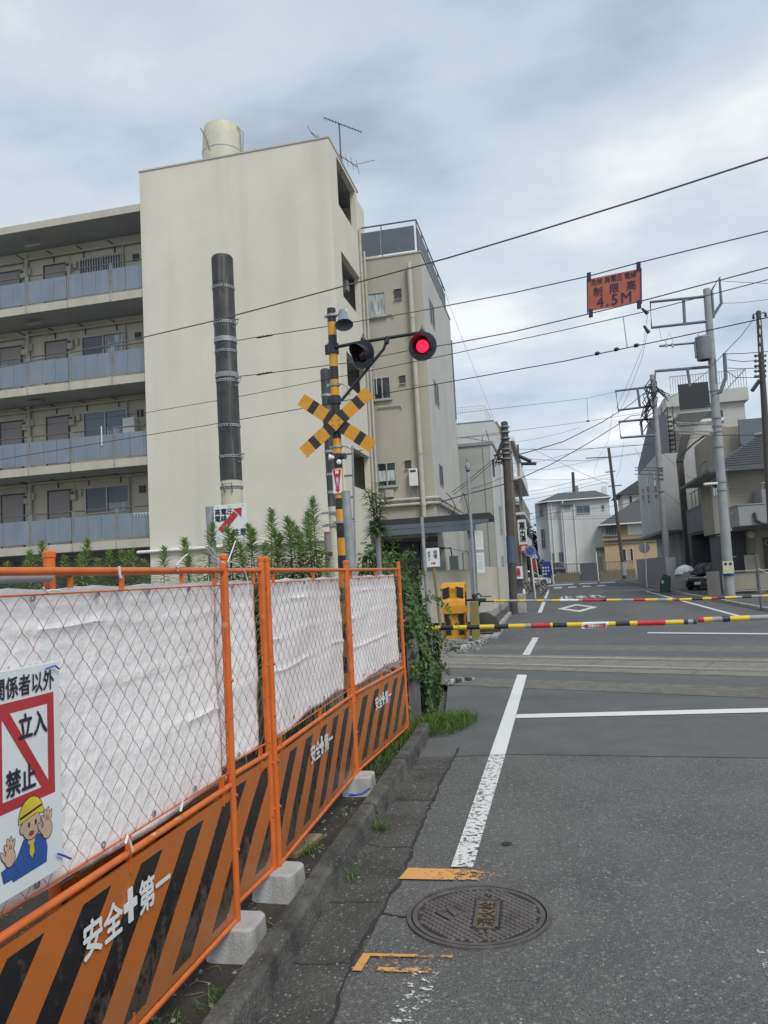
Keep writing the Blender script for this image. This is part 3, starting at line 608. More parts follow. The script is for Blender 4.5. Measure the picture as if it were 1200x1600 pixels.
# white sheets tied behind the mesh
def tarp(A, B, label, seed, z0=.70, z1=1.685):
    A = Vector((*A,FZ)); B = Vector((*B,FZ)); d = (B-A); ln = d.length/FS; rz = math.atan2(-d.x, d.y)
    rt = thing('privacy_sheet', A, label, 'sheet', 'white sheets tied to the fence', local=True, rz=rz); rt.scale = (FS,FS,FH)
    mb = MB(); nu, nv = int(ln*42), 44; vs = []
    folds = [.33+.03*seed % .1, .62, .86]
    for i in range(nu+1):
        for j in range(nv+1):
            u = ln*i/nu; t = j/nv
            lo = z0+.018*math.sin(u*3+seed)+(noise.noise((u*1.7,seed,3)))*.03; hi = z1-.010*abs(math.sin(u*6.5+seed))
            z = lo+(hi-lo)*t
            x = noise.noise((u*1.6,z*1.9,seed))*.020+noise.noise((u*5,z*6+u*2,seed+5))*.006+abs(noise.noise((u*9+z*4,z*12-u*5,seed+2)))*.0030+noise.noise((u*24,z*26,seed+8))*.0009
            for q in folds:
                x += .009*math.exp(-((t-q-.012*math.sin(u*2+q*9))/.009)**2)
            x += .009*math.exp(-((u-ln*.45-.06*math.sin(z*4))/.02)**2)*.6
            vs.append((-.030+x, u, z))
    mb.add(vs, [(i*(nv+1)+j, (i+1)*(nv+1)+j, (i+1)*(nv+1)+j+1, i*(nv+1)+j+1) for i in range(nu) for j in range(nv)], True)
    o = mb.build('sheet', 'sheet_white', rt)
    sl = o.modifiers.new('thickness','SOLIDIFY'); sl.thickness = .0015
    mb = MB()
    for u in [ln*k/5+.06 for k in range(5)]: mb.lathe((-.018,u,z1-.035),(1,0,0),[(.007,0),(.013,0),(.013,.004),(.007,.004)],10); mb.lathe((-.018,u,z0+.045),(1,0,0),[(.007,0),(.013,0),(.013,.004),(.007,.004)],10)
    mb.build('eyelets', 'galv', rt)['kind'] = 'stuff'
    return rt
mat('sheet_white', (.92,.905,.90), (.86,.84,.84), rough=.38, scale=5, detail=9, lo=.35, hi=.8, bump=.35, bscale=26, speck=[(60,.985,(.6,.58,.57))])
tarp((-1.588,1.71),(-1.588,3.445), 'white plastic sheet behind the nearest fence panel and the no entry sign', 1)
tarp((-1.700,2.355),(-1.645,4.07), 'narrow visible strip of white sheet between the near post and double post', 2)
tarp((-1.632,4.185),(-1.708,6.05), 'white sheet on the third fence panel', 3, .735)
tarp((-1.710,6.18),(-1.641,7.89), 'white sheet on the farthest fence panel beside the ivy', 4, .735)
tarp((-1.585,-.12),(-1.590,1.60), 'white sheet beside the camera, out of frame', 5)
# concrete weights
def weight(x, y, rz, label, sx=.25, sy=.23, h=.148):
    rt = thing('fence_weight', (x,y,-.058), label, 'concrete block', 'concrete fence weights', local=True, rz=rz)
    bm = bmesh.new(); ret = bmesh.ops.create_cube(bm, size=1)
    for v in bm.verts: v.co = Vector((v.co.x*sx*(1 if v.co.z < 0 else .93), v.co.y*sy*(1 if v.co.z < 0 else .93), (v.co.z+.5)*h))
    bmesh.ops.bevel(bm, geom=[e_ for e_ in bm.edges if abs(e_.verts[0].co.z-e_.verts[1].co.z) > .05], offset=.05, segments=5, affect='EDGES', profile=.5)
    bmesh.ops.bevel(bm, geom=[e_ for e_ in bm.edges if e_.verts[0].co.z > h*.9 and e_.verts[1].co.z > h*.9], offset=.012, segments=3, affect='EDGES', profile=.5)
    mb = MB(); bm.verts.index_update(); mb.add([v.co.copy() for v in bm.verts], [tuple(v.index for v in f.verts) for f in bm.faces], False); bm.free()
    b = mb.build('block', 'concrete_block', rt)
    mb = MB(); mb.box((sx*.47,-.05,0),(sx*.505,.05,.035)); mb.build('foot_notch','iron_dark',rt)
    return rt
weight(-1.585,3.49,R(2),'grey concrete weight under the nearest fence post, at the front'); weight(-1.615,4.13,R(-3),'grey concrete weight under the double post, middle one',.26,.23); weight(-1.67,6.10,R(4),'grey concrete weight with blue cord, farthest one',.25,.24)
# grey pipe fence continuing behind
gp_ = thing('pipe_fence', (-1.9,1.5,0), 'galvanised grey pipe running behind the orange fence top at far left', 'pipe')
mb = MB(); mb.tube([(-1.69,-.5,1.71),(-1.66,2.27,1.715)], .022, 10); mb.build('pipe','pipe_light',gp_); mb = MB(); mb.tube([(-1.69,.2,0),(-1.69,.2,1.70)],.022,8); mb.build('post','galv',gp_)
# wire ties
def tie(path, m, label, r=.0032, group='ties on the fence'): tag(MB().tube(path, r, 5).build('cable_tie', m, base=path[0]), label, 'tie', group)
P = lambda x, y, X=-1.552: px(x, y, X)
tie([P(324,852),P(335,862),P(345,878),P(352,880)], 'tie_white', 'white tie poking up left of the near post top')
tie([P(320,852),P(332,868),P(343,877)], 'tie_white', 'white tie bent over the rail left of the near post')
tie([P(368,845),P(362,862),P(356,878),P(358,886)], 'tie_white', 'long white tie sticking up right of the near post')
tie([P(356,876),P(372,882),P(383,893),P(387,908),P(388,920)], 'tie_white', 'white tie hanging right of the near post')
tie([P(293,866),P(285,872),P(275,884),P(278,892)], 'tie_white', 'white tie on the top rail')
tie([P(68,918),P(72,925),P(80,922),P(95,923)], 'tie_white', 'white tie near the left orange post')
tie([P(186,885),P(187,896),P(189,903)], 'tie_white', 'short white tie at the middle of the top rail', .006)
tie([P(196,1318,-1.548),P(199,1306,-1.548),P(204,1318,-1.548),P(207,1330,-1.548)], 'tie_white', 'knotted white tie on the middle rail', .005)
tie([P(282,1268,-1.548),P(285,1255,-1.548),P(284,1245,-1.548)], 'tie_white', 'white tie on the middle rail toward the near post', .005)
tie([P(72,1045,-1.538),P(80,1042,-1.538),P(86,1040,-1.538),P(92,1045,-1.538)], 'tarp_blue', 'blue cord at the upper corner of the no entry sign', .0028)
tie([P(90,1334,-1.538),P(97,1336,-1.538),P(104,1339,-1.538),P(111,1342,-1.538)], 'tarp_blue', 'blue cord at the lower corner of the no entry sign', .0034)
tie([gp(545,1243,.03),gp(555,1242,.04),gp(566,1240,.03),gp(578,1232,.03)], 'tarp_blue', 'blue cord lying by the farthest concrete weight', .008)
tie([gp(520,1243,.03),gp(535,1240,.05),gp(552,1240,.04)], 'tarp_blue', 'thin blue cord curled beside the farthest concrete weight', .004)

# ------------------------------------------------------------------ no entry sign with generic worker
sg = thing('no_entry_sign', (-1.695,2.09,1.09), 'white no entry board with red frame and drawn helmeted worker on the fence', 'sign')
SX = -1.682
def sp_(y, z, l=0): return (SX+.00035*l+.0003, y, z)
Y0, Y1, Z0, Z1 = 1.99, 2.347, .745, 1.427
mb = MB(); mb.bbox((SX-.006,Y0,Z0),(SX,Y1,Z1),.002); sbd = mb.build('board','white_plastic',sg)
text('関係者以外', .070, 'ink', sg, sp_(2.170,1.372,1), (0,1,0), (0,0,1), bold=.022, wide=.84)
fr = [(2.03,1.328),(2.312,1.328),(2.312,1.00),(2.03,1.00)]; k = .034
mb = MB(); ins = [(2.03+k,1.328-k),(2.312-k,1.328-k),(2.312-k,1.0+k),(2.03+k,1.0+k)]
mb.add([sp_(*p,1) for p in fr]+[sp_(*p,1) for p in ins], [(i,4+i,4+(i+1)%4,(i+1)%4) for i in range(4)])
mb.quad(sp_(2.05,1.30,1.5), sp_(2.095,1.30,1.5), sp_(2.29,1.03,1.5), sp_(2.245,1.03,1.5)); o = mb.build('red_frame','sign_red',sg)
text('立入', .084, 'ink', sg, sp_(2.205,1.243,2.2), (0,1,0), (0,0,1), bold=.028, wide=.84)
text('禁止', .084, 'ink', sg, sp_(2.145,1.082,2.2), (0,1,0), (0,0,1), bold=.028, wide=.84)
def ell(y, z, ry, rz, n=20, a0=0, a1=2*math.pi, rot=0):
    return [(y+ry*math.cos(a0+(a1-a0)*i/n)*math.cos(rot)-rz*math.sin(a0+(a1-a0)*i/n)*math.sin(rot), z+ry*math.cos(a0+(a1-a0)*i/n)*math.sin(rot)+rz*math.sin(a0+(a1-a0)*i/n)*math.cos(rot)) for i in range(n+(0 if abs(a1-a0-2*math.pi) < 1e-6 else 1))]
wk = []
def shp(m, pts, l, outline=.0022):
    pass
ART = []
def art(m, pts, l, out=True):
    if out:
        c = Vector((sum(p[0] for p in pts)/len(pts), sum(p[1] for p in pts)/len(pts))); big = [tuple(Vector(p)+(Vector(p)-c).normalized()*.0028) for p in pts]
        ART.append(('ink', MB().add([sp_(*p, l-.45) for p in big], [tuple(range(len(big)))])))
    ART.append((m, MB().add([sp_(*p, l) for p in pts], [tuple(range(len(pts)))])))
cy = 2.19
art('uniform', [(cy-.085,.79),(cy-.095,.825),(cy-.06,.86),(cy-.035,.895),(cy+.03,.895),(cy+.065,.87),(cy+.075,.84),(cy+.07,.795)], 3)
art('skin', [(cy-.02,.905),(cy+.02,.905),(cy+.015,.875),(cy-.015,.875)], 3.6, False); art('helmet', [(cy-.007,.885),(cy+.009,.885),(cy+.013,.845),(cy+.002,.83),(cy-.01,.845)], 4)
art('skin', ell(cy,.935,.043,.047), 5); art('skin', ell(cy-.043,.93,.010,.014), 4.6)
art('helmet', ell(cy,.955,.058,.062,14,0,math.pi)+[(cy-.058,.948),(cy-.02,.955),(cy+.02,.962)], 6.2); art('ink', [(cy-.054,.968),(cy+.05,.984),(cy+.052,.977),(cy-.054,.960)], 7, False)
for s in (-1,1): art('ink', ell(cy+.004+s*.016,.935,.0048,.009,12), 7, False)
art('sign_red', ell(cy,.906,.010,.005,12), 6.2)
def hand(y, z, s, up):
    art('skin', ell(y,z,.026*s,.030*s), 7.6)
    for a, ln_ in ((-.5,.034),(-.17,.044),(.14,.046),(.45,.040)):
        art('skin', ell(y+math.sin(a)*.036*s, z+math.cos(a)*(.018+ln_*.62)*s, .0072*s, ln_*.55*s, 10, rot=-a), 7.2)
    art('skin', ell(y-.034*s, z+.012*s, .0075*s, .024*s, 10, rot=.55), 7.9)
hand(cy+.075,.895,.95,1); hand(cy-.10,.865,-.9 if False else .85,1)
art('uniform', [(cy-.125,.80),(cy-.135,.835),(cy-.085,.845),(cy-.06,.80)], 4.4)
il = None
for m_, b_ in ART: b_.build('worker_drawing', m_, sbd)
sg.location = (-1.5595,1.9228,1.1348); sg.scale = (FS,FS,FS)
mb = MB()
for y, z in ((Y1-.03,Z1-.02),(Y1-.03,Z0+.02)): mb.lathe((SX,y,z),(1,0,0),[(.004,0),(.008,0),(.008,.002),(.004,.002)],10)
mb.build('eyelets','galv',sg)['kind'] = 'stuff'
# ------------------------------------------------------------------ crossing signal with crossbuck
CY = 9.3
PB = Vector((-2.635, CY, 0)); PT_ = Vector((-2.60, CY, 5.13))
def pole_at(z): return PB.lerp(PT_, z/5.13)
cs = thing('crossing_signal', PB, 'yellow and black railway crossing signal pole with crossbuck, horn and red lamps', 'crossing signal')
zb = [5.13, 4.945, 4.775, 4.56, 4.365, 4.195, 3.99, 3.43, 3.24, 3.05, 2.67, 2.53, 2.35, 2.17, 1.95, 1.75, 1.55, 1.35, 1.1, .9, .7, .5, .3, 0]
for i, (a, b) in enumerate(zip(zb, zb[1:])):
    MB().tube([pole_at(a), pole_at(b)], .0565, 18, caps=(i == 0)).build('pole_band', 'black_paint' if i % 2 == 0 else 'yellow_signal', cs)
# crossbuck blades: painted segments on thin plates
cc = Vector((-2.588, CY-.075, 3.625)); 
for sgn in (1, -1):
    dv = Vector((math.cos(R(37.5)), 0, sgn*math.sin(R(37.5)))); nv = Vector((-dv.z, 0, dv.x)); yo = -.012 if sgn > 0 else 0.0
    cuts = [-.572,-.42,-.325,-.165,.165,.325,.42,.572]
    for i, (a, b) in enumerate(zip(cuts, cuts[1:])):
        p = [cc+dv*u+nv*v*.083+Vector((0,yo,0)) for u, v in ((a,-1),(b,-1),(b,1),(a,1))]
        fixn(MB().prism(p, (0,.006,0)).build('crossbuck_segment', 'yellow_signal' if i % 2 == 0 else 'black_paint', cs))
mb = MB(); mb.prism([cc+Vector((u*.104,-.024,v*.112)) for u, v in ((-1,0),(0,-1),(1,0),(0,1))], (0,.005,0)); cp = fixn(mb.build('centre_plate','yellow_signal',cs))
mb = MB()
for u in (-.045,.045):
    for v in (-.035,.03): mb.lathe(cc+Vector((u,-.024,v)),(0,-1,0),[(.007,0),(.007,.006),(0,.007)],8)
mb.build('bolt','iron_dark',cp)
def clamp(z, m='galv', r=.068, h=.03, arm=None):
    mb = MB(); c = pole_at(z); mb.lathe(c-Vector((0,0,h/2)),(0,0,1),[(.057,0),(r,0),(r,h),(.057,h)],18); mb.box(c+Vector((-r-.03,-.012,-h/2)),c+Vector((-r+.005,.012,h/2)))
    if arm: mb.tube([c+Vector((r-.01,0,0))]+[c+Vector(a) for a in arm], .008, 6)
    return mb.build('clamp', m, cs)
clamp(5.035); clamp(4.13, 'galv', .07, .035, [(.10,-.02,.0),(.17,-.03,-.05),(.20,-.03,-.16)]); clamp(3.33,'galv',.068,.03,[(.12,-.01,-.01),(.19,-.02,-.05)]); clamp(2.37,'galv',.068,.03,[(-.2,-.02,-.02),(.2,-.02,0)]); clamp(4.60,'signal_dark',.075,.13); clamp(3.93,'signal_dark',.075,.10)
# arm and brace
MB().tube([pole_at(4.60)+Vector((.05,-.06,0)), Vector((-2.3,CY-.06,4.62)), Vector((-1.40,CY-.06,4.655))], .0215, 12).build('arm','signal_dark',cs)
mb = MB(); mb.tube([Vector((-1.885,CY-.06,4.60)), Vector((-1.93,CY-.06,4.50)), Vector((-2.51,CY-.07,3.90))], .019, 10); mb.lathe((-1.89,CY-.06,4.56),(.2,0,1),[(.02,0),(.033,.01),(.033,.09),(.02,.1)],12); mb.build('brace','signal_dark',cs)
def lamp(c, d, lit):
    d = Vector(d).normalized(); mb = MB(); mb.lathe(Vector(c), d, [(0,-.11),(.07,-.10),(.085,-.02),(.10,.0),(.178,.0),(.180,.012),(.10,.016)], 36); lp = mb.build('lamp_backplate','signal_dark',cs)
    # tubular hood cut away below
    u = Vector((0,0,1)); a = d.cross(u).normalized(); b = a.cross(d).normalized(); n = 28; mb = MB(); vs = []; rr = .118
    for i in range(n+1):
        th = R(-225+270*i/n-0) if False else R(-40+260*i/n)
        ln = .20*(.45+.55*max(0, math.sin(th)))
        for q, r in ((0.012, rr), (ln, rr*1.0)): vs.append(Vector(c)+d*q+(a*math.cos(th)+b*math.sin(th))*r)
        for q, r in ((ln, rr*.975), (0.012, rr*.975)): vs.append(Vector(c)+d*q+(a*math.cos(th)+b*math.sin(th))*r)
    mb.add(vs, [(i*4+j, (i+1)*4+j, (i+1)*4+(j+1)%4, i*4+(j+1)%4) for i in range(n) for j in range(4)], True); mb.build('hood','signal_dark',lp)
    mb = MB(); mb.lathe(Vector(c)+d*.012, d, [(.078,0),(.076,.012),(.055,.026),(.025,.034),(0,.036)], 28); mb.build('lens','lamp_red' if lit else 'lens_dark',lp)
    mb = MB(); mb.lathe(Vector(c)+Vector((0,.02,.17)),(0,0,1),[(.03,0),(.035,.03),(.02,.06),(.006,.06),(.006,.10),(0,.1)],10); mb.build('bracket','signal_dark',lp)
lamp((-1.418,CY-.14,4.45), (-.13,-1,-.05), True); lamp((-2.183,CY-.10,4.45), (-.52,-1,-.10), False)
# horn loudspeaker
hd = Vector((.14,-.35,-.9)).normalized(); hc = Vector((-2.425,CY-.10,5.02))
mb = MB(); mb.lathe(hc, hd, [(0,-.035),(.045,-.03),(.055,.02),(.058,.05),(.068,.10),(.088,.155),(.113,.195),(.116,.20),(.108,.198),(.06,.10),(0,.06)], 28); hn = mb.build('horn','horn_grey',cs)
mb = MB(); mb.bar(pole_at(5.035)+Vector((.06,-.03,0)), hc+Vector((.05,0,.03)), .05, .035); mb.bar(hc+Vector((-.03,.02,.0)), hc+Vector((.02,.0,-.05)), .03,.05); mb.build('horn_bracket','white_paint',hn)
# side direction lamps
for sx in (-1, 1): MB().lathe(pole_at(3.19)+Vector((sx*.055,-.03,0)),(sx,-.35,.12),[(.022,-.02),(.028,.0),(.043,.05),(.043,.055),(.0,.05)],16).build('pointer_lamp','black_paint' if sx > 0 else 'white_paint',cs)
MB().lathe(pole_at(3.125)+Vector((.03,-.056,0)),(.25,-1,0),[(.034,0),(.030,.02),(0,.03)],16).build('pointer_lamp','white_plastic',cs)
# emergency button notice
zc = 2.88; mb = MB(); e0 = pole_at(zc)+Vector((0,-.064,0)); mb.bbox(e0+Vector((-.060,-.003,-.152)), e0+Vector((.060,.003,.152)), .002); eb = mb.build('emergency_notice','white_plastic',cs)
q = lambda u, v: e0+Vector((u, -.0042, v))
mb = MB(); mb.quad(q(-.054,.148),q(.054,.148),q(.018,-.10),q(.034,-.10),q(0,-.148),q(-.034,-.10),q(-.018,-.10)); o = mb.build('red_arrow','sign_red',eb); fixn(o)
mb = MB(); mb.quad(*[e0+Vector((u,-.005,v)) for u,v in ((-.02,.098),(.02,.098),(.02,.138),(-.02,.138))]); mb.build('telephone_pictogram','white_plastic',eb)
text('非常ボタン'.replace('','\n').strip(), .034, 'white_plastic', eb, e0+Vector((0,-.005,-.005)), (1,0,0), (0,0,1), bold=.03, line=.62)

# ------------------------------------------------------------------ posts next to the signal
g = thing('steel_post', (-2.385,8.8,0), 'plain light grey steel post just right of the crossing signal pole', 'post'); a, b = py(540.5,768,8.8), py(548,880,8.8)
MB().tube([a+(b-a)*2.35, a], .054, 16).build('pole','galv',g); MB().lathe(a,(0,0,1),[(.056,-.01),(.056,.004),(.02,.012),(0,.012)],16).build('cap','galv',g)
ld = thing('pole_ladder', py(632,905,16.5), 'thin single-rail rung ladder rising right of the crossing signal', 'ladder')
a, b = py(600.5-50,697,15), py(556,900,15); 
MB().tube([a, a+(b-a)*1.7], .022, 8).build('rail','galv_dull',ld)
for i in range(7):
    p = a+(b-a)*(.06+.168*i); MB().bar(p+Vector((-.19,0,.0)), p+Vector((.0,0,.0)), .03,.035).build('rung','rail_dark',ld)
# tall dark poles of the line
def line_pole(name, top, low, Y, rad, label, bands):
    a, b = py(*top, Y), py(*low, Y); d = (b-a)/(b.z-a.z); foot = a+d*(-a.z)
    t = thing(name, foot, label, 'utility pole')
    return t, a, d
bp, ba, bd_ = line_pole('black_pole', (347,403), (361.5,752), 12, .18, 'thick blackened pole with steel bands and a cream foot, in front of the apartment tower', None)
def bpt(y, x=None):  # point on the axis at picture row y
    z = py(354,y,12).z; return ba+bd_*(z-ba.z)
MB().tube([bpt(403), bpt(752)], .184, 28).build('shaft','pole_black',bp)
MB().lathe(bpt(403),(0,0,1),[(.184,0),(.165,.03),(.09,.055),(0,.06)],28).build('cap','pole_black',bp)
MB().tube([bpt(752), ba+bd_*(-ba.z)], .179, 28).build('foot','pole_cream',bp)
def strap(y, m='galv', h=.045, r=.192, dots=True, hook=None):
    c = bpt(y); mb = MB(); mb.lathe(c-Vector((0,0,h/2)),(0,0,1),[(.18,0),(r,0),(r,h),(.18,h)],28); s = mb.build('strap', m, bp)
    if dots:
        mb = MB()
        for k in range(26):
            th = 2*math.pi*k/26; d = Vector((math.cos(th), math.sin(th), 0)); t = Vector((-d.y, d.x, 0)); p = c+d*(r+.0015)
            mb.quad(p-t*.011-Vector((0,0,.009)), p+t*.011-Vector((0,0,.009)), p+t*.011+Vector((0,0,.009)), p-t*.011+Vector((0,0,.009)))
        o = mb.build('strap_slots','iron_dark',s); o['kind'] = 'stuff'; fixn(o)
    if hook == 'side':
        mb = MB(); p = c+Vector((.17,-.07,0)); mb.tube([p+Vector((0,0,.03)), p+Vector((.13,-.03,.02)), p+Vector((.10,-.03,-.05)), p+Vector((.03,0,-.11)), p+Vector((-.0,-.02,-.09))], .008, 6); mb.tube([p, p+Vector((.13,-.03,.02))],.007,6); mb.build('step_hook','galv_dull',s)
    if hook == 'front':
        mb = MB(); p = c+Vector((.02,-.19,0)); mb.tube([p+Vector((-.06,0,-.10)), p+Vector((-.08,-.05,.04)), p+Vector((.09,-.05,.05)), p+Vector((.07,0,-.10))], .010, 6); mb.build('step_hook','rail_dark',s)
    return s
for y, hk in ((451,'front'),(506,'side'),(551,'front'),(597,'side'),(667,'front'),(715,'side'),(763,'front')): strap(y, hook=hk)
strap(533,'galv',.085,.196,False); strap(588,'galv_dull',.085,.196,False)
bp2, ba2, bd2 = line_pole('dark_pole', (508,578), (521,800), 17, .12, 'slimmer dark pole standing behind the crossbuck', None)
def bpt2(y): z = py(514,y,17).z; return ba2+bd2*(z-ba2.z)
MB().tube([bpt2(578), bpt2(792)], .118, 20).build('shaft','pole_black',bp2); MB().tube([bpt2(792), ba2+bd2*(-ba2.z)], .114, 16).build('foot','pole_cream',bp2); MB().lathe(bpt2(578),(0,0,1),[(.118,0),(.09,.03),(0,.04)],20).build('cap','pole_black',bp2)
for y in (618,706,742,770): c = bpt2(y); MB().lathe(c-Vector((0,0,.03)),(0,0,1),[(.11,0),(.128,0),(.128,.06),(.11,.06)],20).build('strap','galv',bp2)
for y in (802,822): c = bpt2(y); MB().bar(c+Vector((-.25,-.12,0)), c+Vector((.30,-.12,0)), .03,.05).build('cross_bar','galv_dull',bp2)

# high voltage warning board on its own post
hv = thing('warning_sign', (-4.03,8.5,0), 'white high voltage warning board with red arrow on a grey post', 'sign')
a, b = py(328,792,8.5), py(333,890,8.5); d = (b-a); MB().tube([a, a+d*(a.z/(a.z-b.z))], .052, 16).build('post','galv',hv)
c0h = (py(333,790,8.42)+py(387,841,8.42))/2; hw, hh = .205, .205
mb = MB(); mb.bbox(c0h+Vector((-hw,-.004,-hh)), c0h+Vector((hw,.004,hh)), .003); pn = mb.build('panel','white_plastic',hv)
hq = lambda u, v, l=0: c0h+Vector((u,-.0055-.001*l,v))
mb = MB(); mb.prism([hq(-.155,-.075,1),(hq(-.095,-.13,1)),hq(.105,.072,1),hq(.05,.125,1)],(0,-.001,0)); o = fixn(mb.build('arrow','sign_red',pn))
mb = MB(); mb.prism([hq(.155,.160,1),hq(.045,.150,1),hq(.145,.045,1)],(0,-.001,0)); fixn(mb.build('arrow_head','sign_red',pn))
text('高電圧', .078, 'ink', pn, hq(-.075,.125), (1,0,0), (0,0,1), bold=.022); text('電線', .078, 'ink', pn, hq(-.115,.045), (1,0,0), (0,0,1), bold=.022); text('注意', .088, 'ink', pn, hq(.115,-.125), (1,0,0), (0,0,1), bold=.022)
mb = MB()
for u in (-.15,.0,.17):
    for v in (-.18,.185): mb.lathe(hq(u,v),(0,-1,0),[(.008,0),(.006,.004),(0,.005)],8)
mb.build('rivets','galv_dull',pn)['kind'] = 'stuff'

# wooden and purple stakes behind the fence
st = thing('stake', py(432,905,8), 'grey purple plastic stake with a rusty clamp behind the fence', 'stake'); a, b = py(511,832,8), py(513,885,8)
MB().tube([a, a+(b-a)*4.5], .032, 10).build('stake','purple_tube',st); MB().lathe(a,(0,0,1),[(.033,-.02),(.034,.004),(0,.006)],10).build('tip','sign_red',st)
mb = MB(); p = py(507,864,7.95); mb.bar(p+Vector((-.09,-.03,.02)), p+Vector((.09,-.03,-.02)), .06,.045); mb.tube([p+Vector((.02,-.05,.04)),p+Vector((-.02,-.06,-.05))],.012,6); mb.build('rusty_clamp','rust',st)
np_ = thing('potted_cane_plant', py(592,930,12), 'leafy cane plant growing out of a grey tube with red top', 'plant'); a, b = py(590,835,12), py(593,890,12)
MB().tube([a, a+(b-a)*3.1], .042, 12).build('tube','purple_tube',np_); MB().lathe(a,(0,0,1),[(.043,-.05),(.044,0),(.035,.004)],12).build('red_rim','sign_red',np_)
def blade(mb, base, d, ln, wd, droop=.3, fold=.15):
    d = Vector(d).normalized(); s = d.cross(Vector((0,0,1)))
    if s.length < .05: s = Vector((1,0,0))
    s.normalize(); u = s.cross(d)
    p0 = Vector(base); p1 = p0+d*ln*.45+Vector((0,0,-droop*ln*.1)); p2 = p0+d*ln+Vector((0,0,-droop*ln*.5))
    mb.add([p0, p1+s*wd/2+u*wd*fold, p2, p1-s*wd/2+u*wd*fold, p1], [(0,1,4),(1,2,4),(0,4,3),(4,2,3)])
rnd = random.Random(5); mb = MB(); ms = MB()
for k in range(7):
    th = rnd.uniform(0,6.28); top = a+Vector((math.cos(th)*.15-.03*k/7, math.sin(th)*.15, rnd.uniform(.35,.82))); path = [a, a.lerp(top,.5)+Vector((0,0,.06)), top]; ms.tube(path,.006,5,False)
    for j in range(34):
        t = rnd.random(); p = path[0].lerp(path[1], t*2) if t < .5 else path[1].lerp(path[2], t*2-1)
        az = rnd.uniform(0,6.28); blade(mb, p, (math.cos(az), math.sin(az), rnd.uniform(-.2,.9)), rnd.uniform(.16,.30), .034, rnd.uniform(.2,1.1))
for j in range(110): az = rnd.uniform(0,6.28); blade(mb, a+Vector((0,0,rnd.uniform(0,.12))), (math.cos(az), math.sin(az), rnd.uniform(.0,1.0)), rnd.uniform(.22,.40), .03, rnd.uniform(.5,1.4))
mb.build('foliage','leaf_bamboo',np_); ms.build('stem','stem_green',np_)

# ------------------------------------------------------------------ crossing gates
def gate(x, y, label):
    t = thing('crossing_gate', (x,y,0), label, 'crossing gate', local=True)
    box('plinth','concrete',t,(-.36,-.30,0),(.36,.36,.05),.02)
    mb = MB(); mb.bbox((-.265,-.24,.05),(.265,.28,.66),.015); lo = mb.build('lower_housing','yellow_signal',t)
    for x0, x1 in ((-.225,-.10),(.10,.225)): box('black_panel','black_paint',lo,(x0,-.247,.14),(x1,-.238,.64)); 
    for x0 in (-.245,-.085,.078,.232): box('seam','black_paint',lo,(x0,-.2435,.12),(x0+.010,-.2385,.65))
    box('black_panel','black_paint',lo,(.263,-.12,.2),(.270,.1,.6))
    # upper housing with the bulging front
    pr = [(.28,.66),(-.31,.66),(-.31,.86),(-.275,.98),(-.235,1.03),(-.235,1.30),(-.20,1.335),(-.17,1.40),(.12,1.43),(.26,1.38),(.28,1.25)]
    mb = MB(); mb.prism([(-.285,p,z) for p, z in pr],(.57,0,0)); up = fixn(mb.build('upper_housing','yellow_signal',t))
    bm = bmesh.new(); bm.from_mesh(up.data); bmesh.ops.bevel(bm, geom=list(bm.edges), offset=.012, segments=2, affect='EDGES', profile=.5); bm.to_mesh(up.data); bm.free()
    mb = MB(); mb.prism([(-.255,-.238,1.0),(-.095,-.238,1.07),(-.095,-.238,1.315),(-.255,-.238,1.26)],(0,-.006,0)); fixn(mb.build('black_panel','black_paint',up))
    mb = MB(); mb.prism([(.255,-.238,1.0),(.095,-.238,1.07),(.095,-.238,1.315),(.255,-.238,1.26)],(0,-.006,0)); fixn(mb.build('black_panel','black_paint',up))
    for s in (-1,1): mb = MB(); mb.bar((s*.075,-.238,1.05),(s*.075,-.238,1.32),.014,.006); mb.bar((s*.075,-.238,1.325),(s*.275,-.238,1.275),.012,.012,(0,1,0)); mb.build('trim','brown_steel',up)
    mb = MB(); mb.lathe((0,-.236,1.22),(0,-1,0),[(.040,0),(.046,.0),(.046,.006),(.040,.006)],24); mb.bar((-.02,-.24,1.22),(.02,-.24,1.22),.004,.006); mb.bar((0,-.24,1.20),(0,-.24,1.24),.004,.006); mb.build('maker_emblem','brown_steel',up)
    box('black_panel','black_paint',up,(.283,-.17,.84),(.290,.12,1.18)); box('latch','black_paint',up,(.283,.05,1.30),(.292,.12,1.345)); box('hinge','black_paint',up,(-.315,-.20,1.24),(-.28,-.15,1.28)); box('hinge','yellow_signal',up,(.28,-.10,.70),(.345,.0,.76))
    # drive shaft and arm holder
    mb = MB(); mb.tube([(.28,.0,.97),(.52,.0,.97)],.03,12); mb.build('shaft','black_paint',t)
    mb = MB(); mb.bbox((.44,-.07,.90),(.78,.07,1.0),.015); mb.lathe((.50,-.08,1.06),(0,1,0),[(.02,0),(.06,.01),(.06,.15),(.02,.16)],14); mb.tube([(.5,0,1.08),(.62,0,1.12),(.68,0,1.03)],.022,8); mb.tube([(.62,0,.9),(.60,0,.83),(.54,0,.80)],.028,8); mb.box((.70,-.05,1.03),(.92,.05,1.05)); mb.box((.70,-.05,.90),(.98,.05,.93)); mb.build('arm_holder','black_paint',t)
    return t
gt = gate(-2.56,19.2,'yellow crossing gate machine with black panels by the garden wall')
